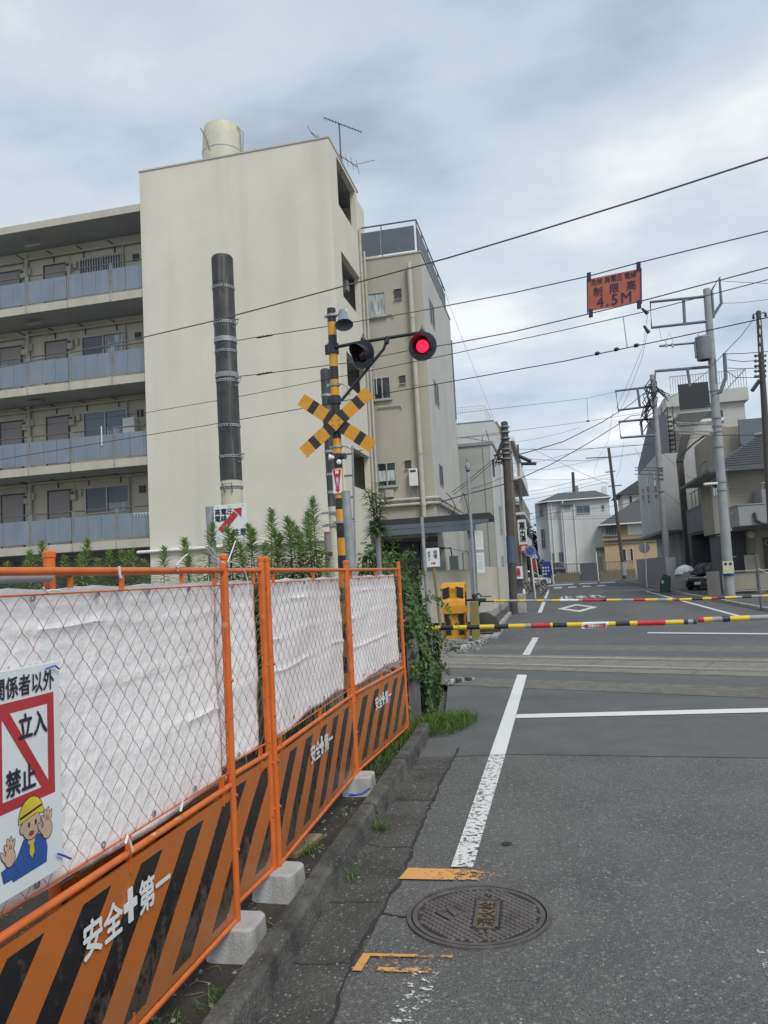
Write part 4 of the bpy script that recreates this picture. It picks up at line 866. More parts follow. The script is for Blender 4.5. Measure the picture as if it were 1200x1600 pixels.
def arm(Y, segs, z0, z1, r, t, x_first=None, label=None):
    """segs: list of (picture x of the end, material); laid along the arm at distance Y"""
    x0 = segs[0][0]; par = t
    for (xa, _), (xb, m) in zip(segs, segs[1:]):
        A_ = py(xa, 940, Y).x; B_ = py(xb, 940, Y).x; f = lambda X: z0+(z1-z0)*(X-ax0)/(ax1-ax0)
        ax0, ax1 = py(segs[0][0],940,Y).x, py(segs[-1][0],940,Y).x
        MB().tube([(A_,Y,f(A_)),(B_,Y,f(B_))], r, 12).build('arm_band', m, par)
Yw, Gr, Bk, Rd, Wh = 'yellow_arm','grey_arm','black_paint','red_arm','white_paint'
# far left arm belongs to the gate machine: build in the machine's local frame
ta = thing('barrier_arm', (-1.8,19.2,.94), 'lowered far barrier arm held by the yellow gate machine', 'barrier arm')
arm(19.2, [(762,None),(781,Yw),(793,Yw),(811,Gr),(821,Yw),(839,Gr),(850,Yw),(862,Gr),(875,Yw),(904,Wh),(910,Gr),(941,Rd),(948,Bk),(970,Yw),(990,Gr),(1008,Rd),(1027,Yw),(1042,Gr),(1051,Yw),(1053,Rd)], .925, .755, .030, ta)
ta = thing('barrier_arm', (2.65,19.2,.74), 'lowered far barrier arm coming in from the right, thin tip at centre', 'barrier arm')
arm(19.2, [(1055,None),(1062,Rd),(1081,Yw),(1098,Bk),(1112,Yw),(1122,Rd),(1133,Bk),(1152,Yw),(1160,Gr),(1175,Bk),(1192,Gr),(1225,Yw),(1260,Gr),(1290,Yw)], .745, .745, .030, ta)
ta = thing('barrier_arm', (-1.85,9.6,.96), 'lowered near barrier arm leaving the ivy hedge, striped with a red notice', 'barrier arm')
na = [(640,None),(664,Yw),(686,Yw),(706,Bk),(727,Yw),(747,Bk),(770,Yw),(792,Bk),(818,Yw),(827,Gr),(857,Rd),(861,Yw),(883,Bk),(909,Yw),(948,Wh),(959,Yw),(981,Bk),(996,Yw),(1037,Rd),(1065,Yw),(1072,Bk),(1080,Gr),(1085,Bk)]
arm(9.6, na, .985, .935, .0285, ta)
x0_, x1_ = py(909,976,9.6).x, py(947,976,9.6).x; zc = .957
mb = MB(); mb.bbox((x0_-.005,9.563,zc-.052),(x1_,9.572,zc+.012),.002); nb = mb.build('notice','white_plastic',ta)
mb = MB(); mb.prism([(x0_,9.562,zc-.022),(x0_+.06,9.562,zc+.004),(x0_+.06,9.562,zc-.006),(x1_-.005,9.562,zc+.004),(x1_-.005,9.562,zc-.048),(x0_+.06,9.562,zc-.042),(x0_+.06,9.562,zc-.05)],(0,-.002,0)); fixn(mb.build('red_arrow','sign_red',nb))
text('非常ボタン', .034, 'white_plastic', nb, ((x0_+x1_)/2+.015,9.559,zc-.022), (1,0,0), (0,0,1), bold=.03)
MB().tube([(py(996,972,9.6).x,9.6,.945),(py(1037,972,9.6).x,9.6,.94)], .033, 12).build('red_sleeve','red_arm',ta)
ta = thing('barrier_arm', (1.53,9.6,.96), 'lowered near barrier arm coming in from the right with red tip', 'barrier arm')
arm(9.6, [(1088,None),(1097,Rd),(1110,Yw),(1129,Gr),(1138,Bk),(1168,Yw),(1210,Gr),(1240,Yw),(1280,Gr),(1330,Yw),(1400,Gr)], .955, .955, .030, ta)
MB().tube([(py(1129,968,9.6).x,9.6,.955),(py(1138,968,9.6).x,9.6,.955)], .037, 12).build('arm_sleeve','ink_blue',ta)

# concrete post, striped kerb block, boards near the far gate
t = thing('concrete_post', (-2.02,18.6,0), 'short square yellowish concrete post right of the gate machine', 'post'); box('post','pole_cream',t,(-2.12,18.6,0),(-1.93,18.8,.95),.015)
mat('moss_yellow', (.27,.235,.08), (.18,.16,.07), rough=.9, scale=4); t.children[0].data.materials[0] = MATS['moss_yellow']
t = thing('kerb_block', (-1.85,17.1,0), 'old block with flaking white paint lying by the rails', 'block')
mat('flaked_white', (.42,.42,.40), (.07,.07,.066), rough=.95, scale=7, detail=9, lo=.44, hi=.52)
for i in range(3):
    mb = MB(); mb.bbox((-.10,-.27,0),(.10,.27,.11),.02, Matrix.Translation((-2.16+.16*i,16.5+.6*i,.005)) @ Matrix.Rotation(R(-17),4,'Z')); mb.build('block','flaked_white',t)
t = thing('kerb_block', (-1.7,12.6,0), 'lumpy white-flecked stone at the hedge foot beside the near rail', 'stone')
for i in range(3): mb = MB(); mb.bbox((-.06,-.06,0),(.07,.06,.10-.02*i),.02, Matrix.Translation((-1.68+.12*i,11.75+.24*i-.3,.0)) @ Matrix.Rotation(R(25*i),4,'Z')); mb.build('lump','flaked_white',t)
t = thing('black_tarp_heap', (-2.0,20.6,0), 'low dark covered heap behind the gate machine', 'heap'); mb = MB(); mb.lathe((-1.98,20.7,0),(0,0,1),[(.42,0),(.40,.2),(.30,.42),(.12,.55),(0,.58)],12); mb.build('cover','rubber',t)
t = thing('grey_planter', (-2.5,24.3,0), 'grey block at the foot of the carport column', 'block'); box('block','concrete',t,(-2.75,23.9,0),(-2.25,24.4,.45),.03)

# ------------------------------------------------------------------ height limit board on its span wires
S = [pt(917,437,-3.3), pt(999,420,-3.3), pt(1003,470,-3.3), pt(920,488,-3.3)]
hl = thing('height_limit_sign', (S[0]+S[2])/2, 'orange height limit board hanging between two wires over the road', 'sign')
ux = (S[1]-S[0]).normalized(); uz = Vector((0,0,1)); uz = (uz-ux*uz.dot(ux)).normalized(); nn = ux.cross(uz)
W_ = ((S[1]-S[0]).length+(S[2]-S[3]).length)/2; H_ = ((S[0]-S[3]).dot(uz)+(S[1]-S[2]).dot(uz))/2; ctr = sum(S, Vector())/4
if nn.dot(EYE-ctr) < 0: nn = -nn
def hp(u, v, l=0): return ctr+ux*u+uz*v+nn*l
mb = MB(); mb.prism([hp(-W_/2,-H_/2,-.006),hp(W_/2,-H_/2,-.006),hp(W_/2,H_/2,-.006),hp(-W_/2,H_/2,-.006)], nn*.010); bo = fixn(mb.build('board','orange_sign',hl))
for u in (W_/2+.006, -W_/2-.004): MB().bar(hp(u,-H_/2-.02),hp(u,H_/2+.005),.012,.02,nn).build('edge_rail','ink_blue',bo)
text('危険 高電圧 電線', .088, 'ink_blue', bo, hp(0,H_*.37,.006), ux, uz, bold=.012, wide=W_*.86/.66); 
for c, u in (('制',-.30),('限',.02),('高',.33)): text(c, H_*.31, 'ink_blue', bo, hp(u*W_,H_*.06,.006), ux, uz, bold=.012)
text('4.5M', H_*.46, 'ink_blue', bo, hp(-.0*W_,-H_*.28,.006), ux, uz, bold=.012, spacing=1.25)
for u, v in ((-.47,1),(.47,1),(-.44,-1),(.47,-1)):
    mb = MB(); mb.bar(hp(u*W_,v*H_*.44,.008), hp(u*W_,v*(H_/2+.085),.008), .05,.012,nn); mb.build('hanger','ink_blue',hl)

# ------------------------------------------------------------------ vegetation near the fence
def weed(seed, h):
    rnd = random.Random(seed); mf = MB(); msx = MB()
    pts_ = [Vector((0,0,0)), Vector((rnd.uniform(-.03,.03), rnd.uniform(-.03,.03), h*.5)), Vector((rnd.uniform(-.10,.10), rnd.uniform(-.10,.10), h))]
    msx.tube(pts_, .008, 6, False, .003)
    n = int(h*185); 
    for i in range(n):
        t = .35+.65*(i/n)
        p = pts_[0].lerp(pts_[1], t*2) if t < .5 else pts_[1].lerp(pts_[2], t*2-1)
        az = i*2.4+rnd.uniform(-.3,.3); k = (1-t)/.65
        up = .95-1.25*min(1, k*2.2)+rnd.uniform(-.15,.15); ln = (.06+.11*min(1, k*4))*rnd.uniform(.8,1.15)
        blade(mf, p, (math.cos(az), math.sin(az), up), ln, .021, .7*min(1,k*3))
    for i in range(26):
        az = rnd.uniform(0,6.28); blade(mf, pts_[2]+Vector((0,0,-rnd.random()*.05)), (math.cos(az)*.5, math.sin(az)*.5, 1), rnd.uniform(.03,.06), .01, .0)
    return mf, msx
tops = [(30,880,8),(42,878,8.6),(60,862,8),(78,848,7.6),(97,872,8.3),(117,846,7.7),(132,868,8.2),(150,875,8.4),(166,862,7.9),(203,862,8.1),(217,860,7.8),(240,876,8.6),(257,856,7.6),(282,873,8.3),(303,842,7.5),(313,821,7.8),(349,832,7.0),(371,824,7.1),(381,830,7.4),(407,822,7.6),(415,838,7.2),(422,797,7.9),(440,830,7.3),(450,818,7.8),(457,812,7.5),(470,834,7.1),(477,825,7.8),(486,800,7.4),(496,782,7.7),(500,812,7.3),(430,850,6.8),(395,848,7.0)]
wl = None; protos = [None]*5
words = ['first','second','third','fourth','fifth','sixth','seventh','eighth','ninth','tenth','eleventh','twelfth','thirteenth','fourteenth','fifteenth','sixteenth','seventeenth','eighteenth','nineteenth','twentieth','twenty-first','twenty-second','twenty-third','twenty-fourth','twenty-fifth','twenty-sixth','twenty-seventh','twenty-eighth','twenty-ninth','thirtieth','thirty-first','thirty-second']
order = sorted(range(len(tops)), key=lambda i: tops[i][0])
for rank, i in enumerate(order):
    x, y, Y = tops[i]; p = py(x, y, Y); k = rank % 5
    lb = f'tall green roadside weed, {words[rank]} from the left above the fence top'
    if protos[k] is None:
        r_ = thing('tall_weed', (p.x,p.y,0), lb, 'weed', 'tall weeds behind the fence', local=True); a_, b_ = weed(40+k, 2.2); a_.build('foliage','leaf_weed',r_); b_.build('stem','stem_green',r_); protos[k] = r_
        r_.scale = (1.35,1.35,p.z/2.2)
    else: copy_tree(protos[k], None, (p.x,p.y,0), random.uniform(0,6.28), lb, (1.35,1.35,p.z/2.2))
# low weeds between (uncountable undergrowth)
rnd = random.Random(12); mb = MB()
for i in range(2000):
    x = -2.2-5.3*rnd.random()**1.7; y = rnd.uniform(6.6,9.4); az = rnd.uniform(0,6.28); h = 1.45+.30*noise.noise((x*1.3,y*1.3,0))+rnd.uniform(-.35,.12)
    blade(mb, (x,y,h), (math.cos(az), math.sin(az), rnd.uniform(0,1.2)), rnd.uniform(.07,.16), .022, .6)
for i in range(260):
    x = rnd.uniform(-7.5,-2.2); y = rnd.uniform(6.6,9.4); mb.tube([(x,y,0),(x+rnd.uniform(-.1,.1),y,1.6)],.006,3,False)
tag(mb.build('undergrowth','leaf_weed'), 'mixed green undergrowth behind the fence', None, None, 'stuff')
# ivy hedge at the fence end
iv = thing('ivy_hedge', (-1.62,9.0,0), 'dense ivy covered hedge hiding the end of the orange fence', 'hedge')
def hedge_r(z):  # half width over height
    z = max(0,min(1.75,z)); return .05+.150*math.sin(min(1, z/1.0+.25)*math.pi*.62)*(1 if z < .85 else max(.18, 1-(z-.85)*1.15))
mb = MB(); rows = []; K = 14
for j in range(15):
    z = 1.45*j/14; r = hedge_r(z)
    rows += [Vector((-1.60-.10*z+math.cos(6.283*i/K)*r*.8, 9.05+math.sin(6.283*i/K)*(r*1.5+.1), z)) for i in range(K)]
mat('hedge_core', (.012,.02,.008), rough=1)
mb.add(rows, [(j*K+i, j*K+(i+1)%K, (j+1)*K+(i+1)%K, (j+1)*K+i) for j in range(14) for i in range(K)], True); mb.build('twig_core','hedge_core',iv)
rnd = random.Random(21); mb = MB(); mp_ = MB()
def ivy_leaf(mb, p, n, s):
    n = Vector(n).normalized(); t = n.cross(Vector((rnd.uniform(-1,1),rnd.uniform(-1,1),rnd.uniform(-1,1)))).normalized(); b = n.cross(t)
    mb.add([p-t*s*.5, p+b*s*.33+n*s*.08, p+t*s*.62, p-b*s*.33+n*s*.08, p], [(0,1,4),(1,2,4),(2,3,4),(3,0,4)])
for i in range(6000):
    z = rnd.random()**.95*1.52; r = hedge_r(z)*(.9+.55*abs(noise.noise((z*3,i*.013,1)))); th = rnd.uniform(0,6.28)
    lump = 1+.75*noise.noise((math.cos(th)*1.6, math.sin(th)*1.6, z*2.4))
    p = Vector((-1.60-.10*z+math.cos(th)*r*.95*lump, 9.05+math.sin(th)*(r*1.5+.1)*lump, z))
    n = Vector((math.cos(th), math.sin(th), .5))+Vector((rnd.uniform(-.7,.7),rnd.uniform(-.7,.7),rnd.uniform(-.6,.7)))
    (mp_ if rnd.random() < .012 else mb)and ivy_leaf(mp_ if rnd.random() < .010 else mb, p, n, rnd.uniform(.026,.066))
# hanging sprays on the right
ms = MB()
for (sx, sy, sz, ex, ez) in ((-1.62,9.0,1.36,-1.26,1.26),(-1.55,8.9,1.35,-1.14,1.03),(-1.5,9.1,.95,-1.28,.8),(-1.48,8.9,.6,-1.26,.5),(-1.62,9.0,1.5,-1.52,1.65),(-1.72,8.9,1.6,-1.73,1.9)):
    path = [Vector((sx,sy,sz)), Vector(((sx+ex)/2,sy-.05,max(sz,ez)+.03)), Vector((ex,sy-.1,ez))]; ms.tube(path,.004,4,False)
    for k in range(22):
        t = rnd.random(); p = path[0].lerp(path[1],t*2) if t < .5 else path[1].lerp(path[2],t*2-1)
        ivy_leaf(mb, p+Vector((rnd.uniform(-.03,.03),rnd.uniform(-.04,.04),rnd.uniform(-.04,.03))), (rnd.uniform(-1,1),-1,rnd.uniform(0,1)), rnd.uniform(.03,.06))
mb.build('foliage','leaf_ivy',iv); mp_.build('dry_leaf','leaf_pale',iv)['kind'] = 'stuff'; ms.build('trailing_stem','stem_green',iv)
# weathered board leaning at the fence end
t = thing('weathered_board', (-1.71,8.66,0), 'grey weathered plank standing between fence end and hedge', 'plank')
vs = []; mb = MB(); prf = [(0,0),(.12,0),(.135,.75),(.10,1.12),(.05,1.22),(.005,1.2)]
mb.prism([(-1.735+u,8.62,v) for u, v in prf],(0,.06,0)); fixn(mb.build('plank','wood_grey',t))
# bushes behind the hedge, in front of the garden wall
def bush(name, c, r, n, m, label, cat, leaf=(.06,.11), group=None, seed=1, core=.75):
    t = thing(name, (c[0],c[1],0), label, cat, group); rnd = random.Random(seed); mb = MB(); c = Vector(c)
    mb2 = MB(); mb2.tube([(c.x,c.y,0),(c.x+.05,c.y,c.z*.6),c],.04,6,True,.015)
    for k in range(5): az = rnd.uniform(0,6.28); mb2.tube([c*1.0-Vector((0,0,r[2]*.5)), c+Vector((math.cos(az)*r[0]*.6, math.sin(az)*r[1]*.6, r[2]*rnd.uniform(-.1,.6)))],.018,5,False,.006)
    for i in range(n):
        d = Vector((rnd.gauss(0,1),rnd.gauss(0,1),rnd.gauss(0,1))).normalized(); q = rnd.uniform(.35,1)**.5
        lump = 1+.5*noise.noise(d*1.9+Vector((seed,0,0)))+.25*noise.noise(d*5)
        p = c+Vector((d.x*r[0],d.y*r[1],d.z*r[2]))*q*lump
        nn_ = (d+Vector((rnd.uniform(-.8,.8),rnd.uniform(-.8,.8),rnd.uniform(-.3,.9)))).normalized(); s = rnd.uniform(*leaf); tt = nn_.cross(Vector((rnd.uniform(-1,1),rnd.uniform(-1,1),.3))).normalized(); bb = nn_.cross(tt)
        mb.add([p-tt*s*.5, p+bb*s*.28, p+tt*s*.5, p-bb*s*.28],[(0,1,2,3)])
    mb.build('foliage',m,t); mb2.build('stem','bark',t); return t
bush('shrub', (-3.9,17.6,1.05), (.55,.9,1.05), 2300, 'leaf_ivy', 'dark green shrub behind the ivy, left of the leaning notice pole', 'shrub', (.07,.13), seed=3)
bush('shrub', (-4.5,20.0,1.5), (.95,.8,1.2), 1900, 'leaf_ivy', 'darker shrub further left under the carport edge', 'shrub', (.08,.15), seed=4)
bush('shrub', (-3.9,16.2,1.95), (.30,.3,.42), 260, 'leaf_bamboo', 'small broad-leaved sprig rising above the fence end', 'shrub', (.10,.18), seed=6)
# grass at the kerb end and little tufts
def grass(name, spots, label, seed, hmax=.20, kind='stuff'):
    rnd = random.Random(seed); mb = MB()
    for (cx, cy_, rx, ry, n) in spots:
        for i in range(n):
            a_ = rnd.uniform(0,6.28); q = rnd.random()**.6; x, y = cx+math.cos(a_)*rx*q, cy_+math.sin(a_)*ry*q; az = rnd.uniform(0,6.28)
            blade(mb, (x,y,0), (math.cos(az)*.6, math.sin(az)*.6, rnd.uniform(.5,1.3)), rnd.uniform(.4,1)*hmax*(1.15-q*.4), .006, rnd.uniform(.4,1.3), .05)
    o = mb.build(name,'leaf_grass'); 
    if kind: tag(o, label, None, None, kind)
    return o
grass('grass', [(-1.42,8.35,.36,.55,2100),(-1.60,7.8,.16,.6,900),(-1.22,8.6,.24,.40,900),(-1.64,6.9,.10,.6,260)], 'bright grass growing at the end of the kerb under the ivy', 2, .31)
def tuft(x, y, n, h, label, r=.05, z=0):
    t = grass('grass_tuft', [(0,0,r,r*1.6,n)], None, int(abs(x*1000+y*77)), h, None); t.location = (x,y,z if x > -1.4 else -.055); tag(t, label, 'weed', 'small grass tufts')
tuft(-1.255,5.05,70,.17,'bushy grass tuft in the gutter, growing from the kerb foot'); tuft(-1.22,4.25,34,.13,'thin grass tuft at the kerb foot level with the manhole'); tuft(-1.66,4.78,80,.15,'grass tuft in the soil beside the wood offcut',.07); tuft(-1.50,3.05,42,.14,'grass tuft on the soil just below the nearest weight'); tuft(-1.62,2.82,40,.13,'grass tuft at the bottom edge below the striped board',.08); tuft(-1.245,5.75,26,.09,'sparse tuft at the kerb foot farther along'); tuft(-1.25,4.55,16,.08,'tiny sprout at the kerb foot'); tuft(-1.60,5.5,40,.12,'dry grass tuft on the soil by the third panel',.09); tuft(-1.62,3.45,18,.10,'small sprout beside the nearest weight'); tuft(-1.45,2.62,36,.12,'grass sprig at the kerb in the bottom corner',.06)
# timber offcut, pebbles
t = tag(MB().bbox((-.05,-.19,0),(.05,.19,.03),.004, Matrix.Translation((-1.72,4.85,-.055)) @ Matrix.Rotation(R(-8),4,'Z')).build('wood_offcut','wood'), 'yellow wood offcut lying on the soil under the third panel', 'wood')
def pebbles(name, n, reg, seed, m, label, size=(.006,.016)):
    rnd = random.Random(seed); mb = MB()
    for i in range(n):
        x, y = rnd.uniform(*reg[0]), rnd.uniform(*reg[1]); r = rnd.uniform(*size); z = reg[2]
        vs = [(x+math.cos(a_)*r*rnd.uniform(.7,1.2), y+math.sin(a_)*r*rnd.uniform(.7,1.2), z) for a_ in (0,1.3,2.5,3.8,5)]+[(x,y,z+r*.8)]
        mb.add(vs, [(k,(k+1)%5,5) for k in range(5)])
    tag(mb.build(name,m), label, None, None, 'stuff')
pebbles('pebbles', 150, ((-1.75,-1.42),(2.3,7.6),-.053), 8, 'stone', 'small pebbles on the soil verge'); pebbles('pebbles', 120, ((-1.28,-.96),(2.3,7.6),.004), 9, 'stone', 'loose grit in the gutter strip', (.003,.009)); pebbles('pebbles', 90, ((-.9,1.8),(2.4,6.8),.001), 10, 'stone', 'loose grit on the asphalt', (.003,.007))
def litter():
    rnd = random.Random(31); mb = MB()
    for i in range(60):
        x, y = rnd.uniform(-1.68,-1.45), rnd.uniform(2.6,7.6); az = rnd.uniform(0,6.28); mb.tube([(x,y,-.05),(x+math.cos(az)*.04,y+math.sin(az)*.04,-.04),(x+math.cos(az+.6)*.08,y+math.sin(az+.6)*.08,-.052)],.0016,3,False)
    tag(mb.build('dry_twigs','wood'), 'dry twigs and stalks on the soil verge', None, None, 'stuff')
litter()
# ------------------------------------------------------------------ apartment block on the left
F = 22.35; BK = 23.8
ap = thing('apartment_building', (-12,F,0), 'cream five storey apartment block with blank stair tower and blue balcony panels', 'apartment building')
TX0, TX1 = -12.62, -6.05; TB = 25.75; TZ = 15.5
zs = [3.31, 5.96, 8.71, 11.54]
mb = MB(); mb.box((TX0,F-.06,0),(TX1,F+.14,TZ)); mb.box((TX0,F+.14,0),(TX0+.2,30,TZ)); mb.box((TX0+.2,29.8,0),(TX1-.2,30,TZ)); mb.build('tower_wall','wall_cream',ap)
mb = MB(); mb.box((TX0-.02,F-.085,TZ),(TX1+.02,F+.2,TZ+.05)); mb.box((TX1-.2,F+.2,TZ),(TX1+.02,TB+.2,TZ+.05)); mb.build('coping','slab_edge',ap)
# openings in the side wall of the stair tower (measured bottom and top levels)
ops = [(13.35-.1,15.0),(10.55,12.25),(7.75,9.5),(4.85,6.65)]
def zx(x, y): return px(x, y, TX1)
o1 = [zx(525,246), zx(529,322), zx(557,363), zx(555,297)]; 
mb = MB(); ya, yb = o1[0].y+.02, min(TB-.2, o1[3].y)
lv = []
for (q0,q1,q2,q3) in (((525,246),(529,322),(557,363),(555,297)), ((533,389),(537,467),(563,493),(562,437)), ((543,540),(549,607),(568,622),(568,585)), ((551,690),(553,755),(582,775),(582,725))):
    top = (zx(*q0).z+zx(*q3).z)/2; bot = (zx(*q1).z+zx(*q2).z)/2; lv.append((bot, top))
zcur = 0
for bot, top in lv[::-1]:
    mb.box((TX1-.2,ya,zcur),(TX1-.001,yb,bot)); zcur = top
mb.box((TX1-.2,ya,zcur),(TX1-.001,yb,TZ)); mb.box((TX1-.2,F+.14,0),(TX1,ya,TZ)); mb.box((TX1-.2,yb,0),(TX1,TB,TZ)); mb.build('stair_wall','wall_cream',ap)
mb = MB(); mb.box((TX0+.2,TB+.9,0),(TX1-.202,TB+1.0,TZ-.02)); mb.box((-9.2,F+.14,0),(-9.1,TB+.9,TZ-.3)); mb.build('stair_back_wall','corridor_wall',ap)
for bot, top in lv:
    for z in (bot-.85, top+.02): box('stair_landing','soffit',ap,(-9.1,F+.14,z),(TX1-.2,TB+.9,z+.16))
    mb = MB(); mb.tube([(TX1-.35,ya,bot+.12),(TX1-.35,yb,bot+.12)],.02,6); mb.build('handrail','rail_dark',ap)
mb = MB(); 
mb.box((TX1-.2,TB,0),(TX1,TB+1.0,TZ-.3)); mb.build('rear_wall','wall_cream',ap)
for i,(dx_, m) in enumerate(((.05,'pipe_cream'),(.10,'pipe_cream'))): MB().tube([(TX1+.06+.10*i,TB-.12+.12*i,.2),(TX1+.06+.10*i,TB-.12+.12*i,TZ-1.5-.8*i)],.045,8).build('drain_pipe',m,ap)
box('meter_box','frame_alu',ap,(TX1-.6,TB-.9,lv[1][0]+.9),(TX1-.3,TB-.6,lv[1][0]+1.25))
a, b = py(226,862.5,F-.14), py(600,840,F-.14); MB().tube([(a.x-.25,F-.14,a.z),(TX1+.1,F-.14,a.z)],.055,10).build('wall_pipe','white_paint',ap)
# roof
mb = MB(); mb.box((-30,F-.02,14.2),(TX0-.002,30,14.45)); mb.build('roof_slab','slab_edge',ap); box('soffit','slab_soffit_shade',ap,(-30,F+.03,14.192),(TX0-.004,BK-.004,14.199))  # thin sheet below the roof slab carries the painted bluish shade
box('corridor_back','corridor_wall',ap,(-30,BK,0),(TX0-.002,BK+.2,14.2))
WX = lambda x: py(x,780,BK).x
p99, p177 = py(99,640,F).x, py(177,640,F).x; sp3 = 1.6
posts = [p177+.02+sp3-.0]; posts = [p177-sp3*k for k in range(0,9)]
for fi, z in enumerate(zs):
    box('floor_slab','slab_edge',ap,(-30,F,z-.27),(TX0-.002,BK-.002,z)); box('soffit','slab_soffit_shade',ap,(-30,F+.03,z-.278),(TX0-.004,BK-.004,z-.271));  # same sheet under each floor slab, its shade painted in
    mb = MB(); mb.tube([(-30,F+.10,z+1.06),(TX0,F+.10,z+1.06)],.022,8); mb.build('handrail','rail_dark',ap)
    for X in posts:
        mb = MB()
        for s in (-.035,.035): mb.box((X+s-.012,F+.045,z-.02),(X+s+.012,F+.075,z+1.05))
        mb.tube([(X,F-.02,z+.05),(X,F-.03,z-.22),(X+.1,F-.02,z-.30)],.010,5); mb.build('railing_post','galv_dull',ap)
        for k in range(3):
            xa = X+.06+k*(sp3-.12)/3
            if xa > TX0-.06: continue
            xb = min(TX0-.02, xa+(sp3-.12)/3-.012); dz = random.uniform(-.006,.006)
            box('balcony_panel','balcony_blue',ap,(xa,F+.04+random.uniform(-.006,.006),z+.075+dz),(xb,F+.065,z+.86+dz))
    # corridor fittings
    zc = z+2.18
    for d0 in (77, 4, -62, -135):
        x0, x1 = WX(d0), WX(d0+33); 
        dr = box('door','door_mauve',ap,(x0,BK-.03,z),(x1,BK-.002,z+1.98)); mb = MB(); mb.box((x0-.05,BK-.05,z),(x0,BK-.001,z+2.03)); mb.box((x1,BK-.05,z),(x1+.05,BK-.001,z+2.03)); mb.box((x0,BK-.05,z+1.98),(x1,BK-.001,z+2.03)); mb.build('frame','frame_dark',dr); box('letter_slot','white_paint',dr,(x0+.5,BK-.04,z+1.0),(x0+.62,BK-.031,z+1.05)) if d0 == 77 else None
        m_ = box('meter','pipe_cream',ap,(x1+.09,BK-.16,z+1.62),(x1+.30,BK-.005,z+1.95),.02); box('dial','frame_dark',m_,(x1+.12,BK-.168,z+1.82),(x1+.25,BK-.161,z+1.91))
        box('junction_box','pipe_cream',ap,(x1+.36,BK-.1,z+1.75),(x1+.49,BK-.002,z+2.0),.01)
        MB().tube([(x1+.2,BK-.08,z+1.9),(x1+.2,BK-.08,z+2.35)],.015,6).build('conduit','pipe_cream',ap)
    for w0, w1 in ((135,202),(-200,-130)):
        x0, x1 = WX(w0), WX(w1); zb_, zt = z+1.12, z+1.98
        wn = box('window','glass_dark' if fi != 1 else 'glass_blue',ap,(x0,BK-.015,zb_),(x1,BK-.002,zt)); mb = MB()
        for xx in (x0-.03, (x0+x1)/2-.02, x1-.01): mb.box((xx,BK-.06,zb_-.03),(xx+.04,BK-.0155,zt+.03))
        mb.box((x0,BK-.058,zb_-.04),(x1,BK-.0157,zb_)); mb.box((x0,BK-.058,zt),(x1,BK-.0157,zt+.04)); mb.build('frame','frame_alu',wn)
        box('curtain','curtain',wn,((x0+x1)/2+.05,BK-.021,zb_+.02),(x1-.06,BK-.0152,zt-.02 if fi in (2,) else zb_+.3))
        if fi == 3:
            for k in range(17): MB().box((x0+.02+k*(x1-x0-.04)/16-.014,BK-.12,zb_-.05),(x0+.02+k*(x1-x0-.04)/16+.014,BK-.10,zt+.05)).build('bar','frame_alu',wn)
    box('vent','frame_dark',ap,(WX(219),BK-.06,z+1.68),(WX(228),BK-.002,z+1.92))
    MB().tube([(-30,BK-.12,z+2.28),(WX(52),BK-.12,z+2.28),(WX(53),BK-.12,z+2.32),(TX0,BK-.12,z+2.32)],.045,8).build('gas_pipe','pipe_cream',ap)
    MB().tube([(WX(50),BK-.1,z),(WX(50),BK-.1,z+2.5)],.07,8).build('drain_pipe','pipe_cream',ap); MB().tube([(WX(204),BK-.08,z),(WX(204),BK-.08,z+2.4)],.03,8).build('conduit','pipe_cream',ap)
    lx = WX(95); lamp_ = MB().box((lx-.6,F+.55,z+2.37),(lx+.0,F+.68,z+2.44)).build('corridor_lamp','soffit',ap)
    for k in (45, 92, 140, 190): mb = MB(); mb.bar((WX(k),BK-.05,z+2.36),(WX(k),BK-.45,z+2.36),.03,.03); mb.bar((WX(k),BK-.03,z+2.1),(WX(k),BK-.03,z+2.36),.03,.03); mb.build('bracket','frame_dark',ap)
# third floor air conditioner box, hangers
x0 = WX(203); ac = box('water_heater','white_paint',ap,(x0,BK-.35,zs[1]+1.02),(x0+.45,BK-.05,zs[1]+1.62),.02); MB().tube([(x0+.1,BK-.3,zs[1]+1.6),(x0+.15,BK-.3,zs[1]+1.8),(x0+.6,BK-.2,zs[1]+1.85),(x0+.55,BK-.1,zs[1]+1.1)],.02,6).build('hose','frame_alu',ac)
mb = MB(); hx = py(210,803,F).x
for k in range(6): mb.tube([(hx+.1*k,F+.0,zs[0]+.83),(hx+.1*k+.02,F-.01,zs[0]+.72)],.008,4)
mb.tube([(hx-.05,F+.0,zs[0]+.84),(hx+.55,F+.0,zs[0]+.8)],.008,4); mb.build('clothes_pegs','white_paint',ap)
MB().tube([(py(158,672,F).x,F+.02,zs[1]+.5),(py(158,672,F).x,F+.02,zs[1]+1.15)],.022,6).build('umbrella','white_paint',ap)
box('ground_floor_wall','wall_dark',ap,(-30,BK-.25,0),(TX0-.002,BK-.201,2.9))
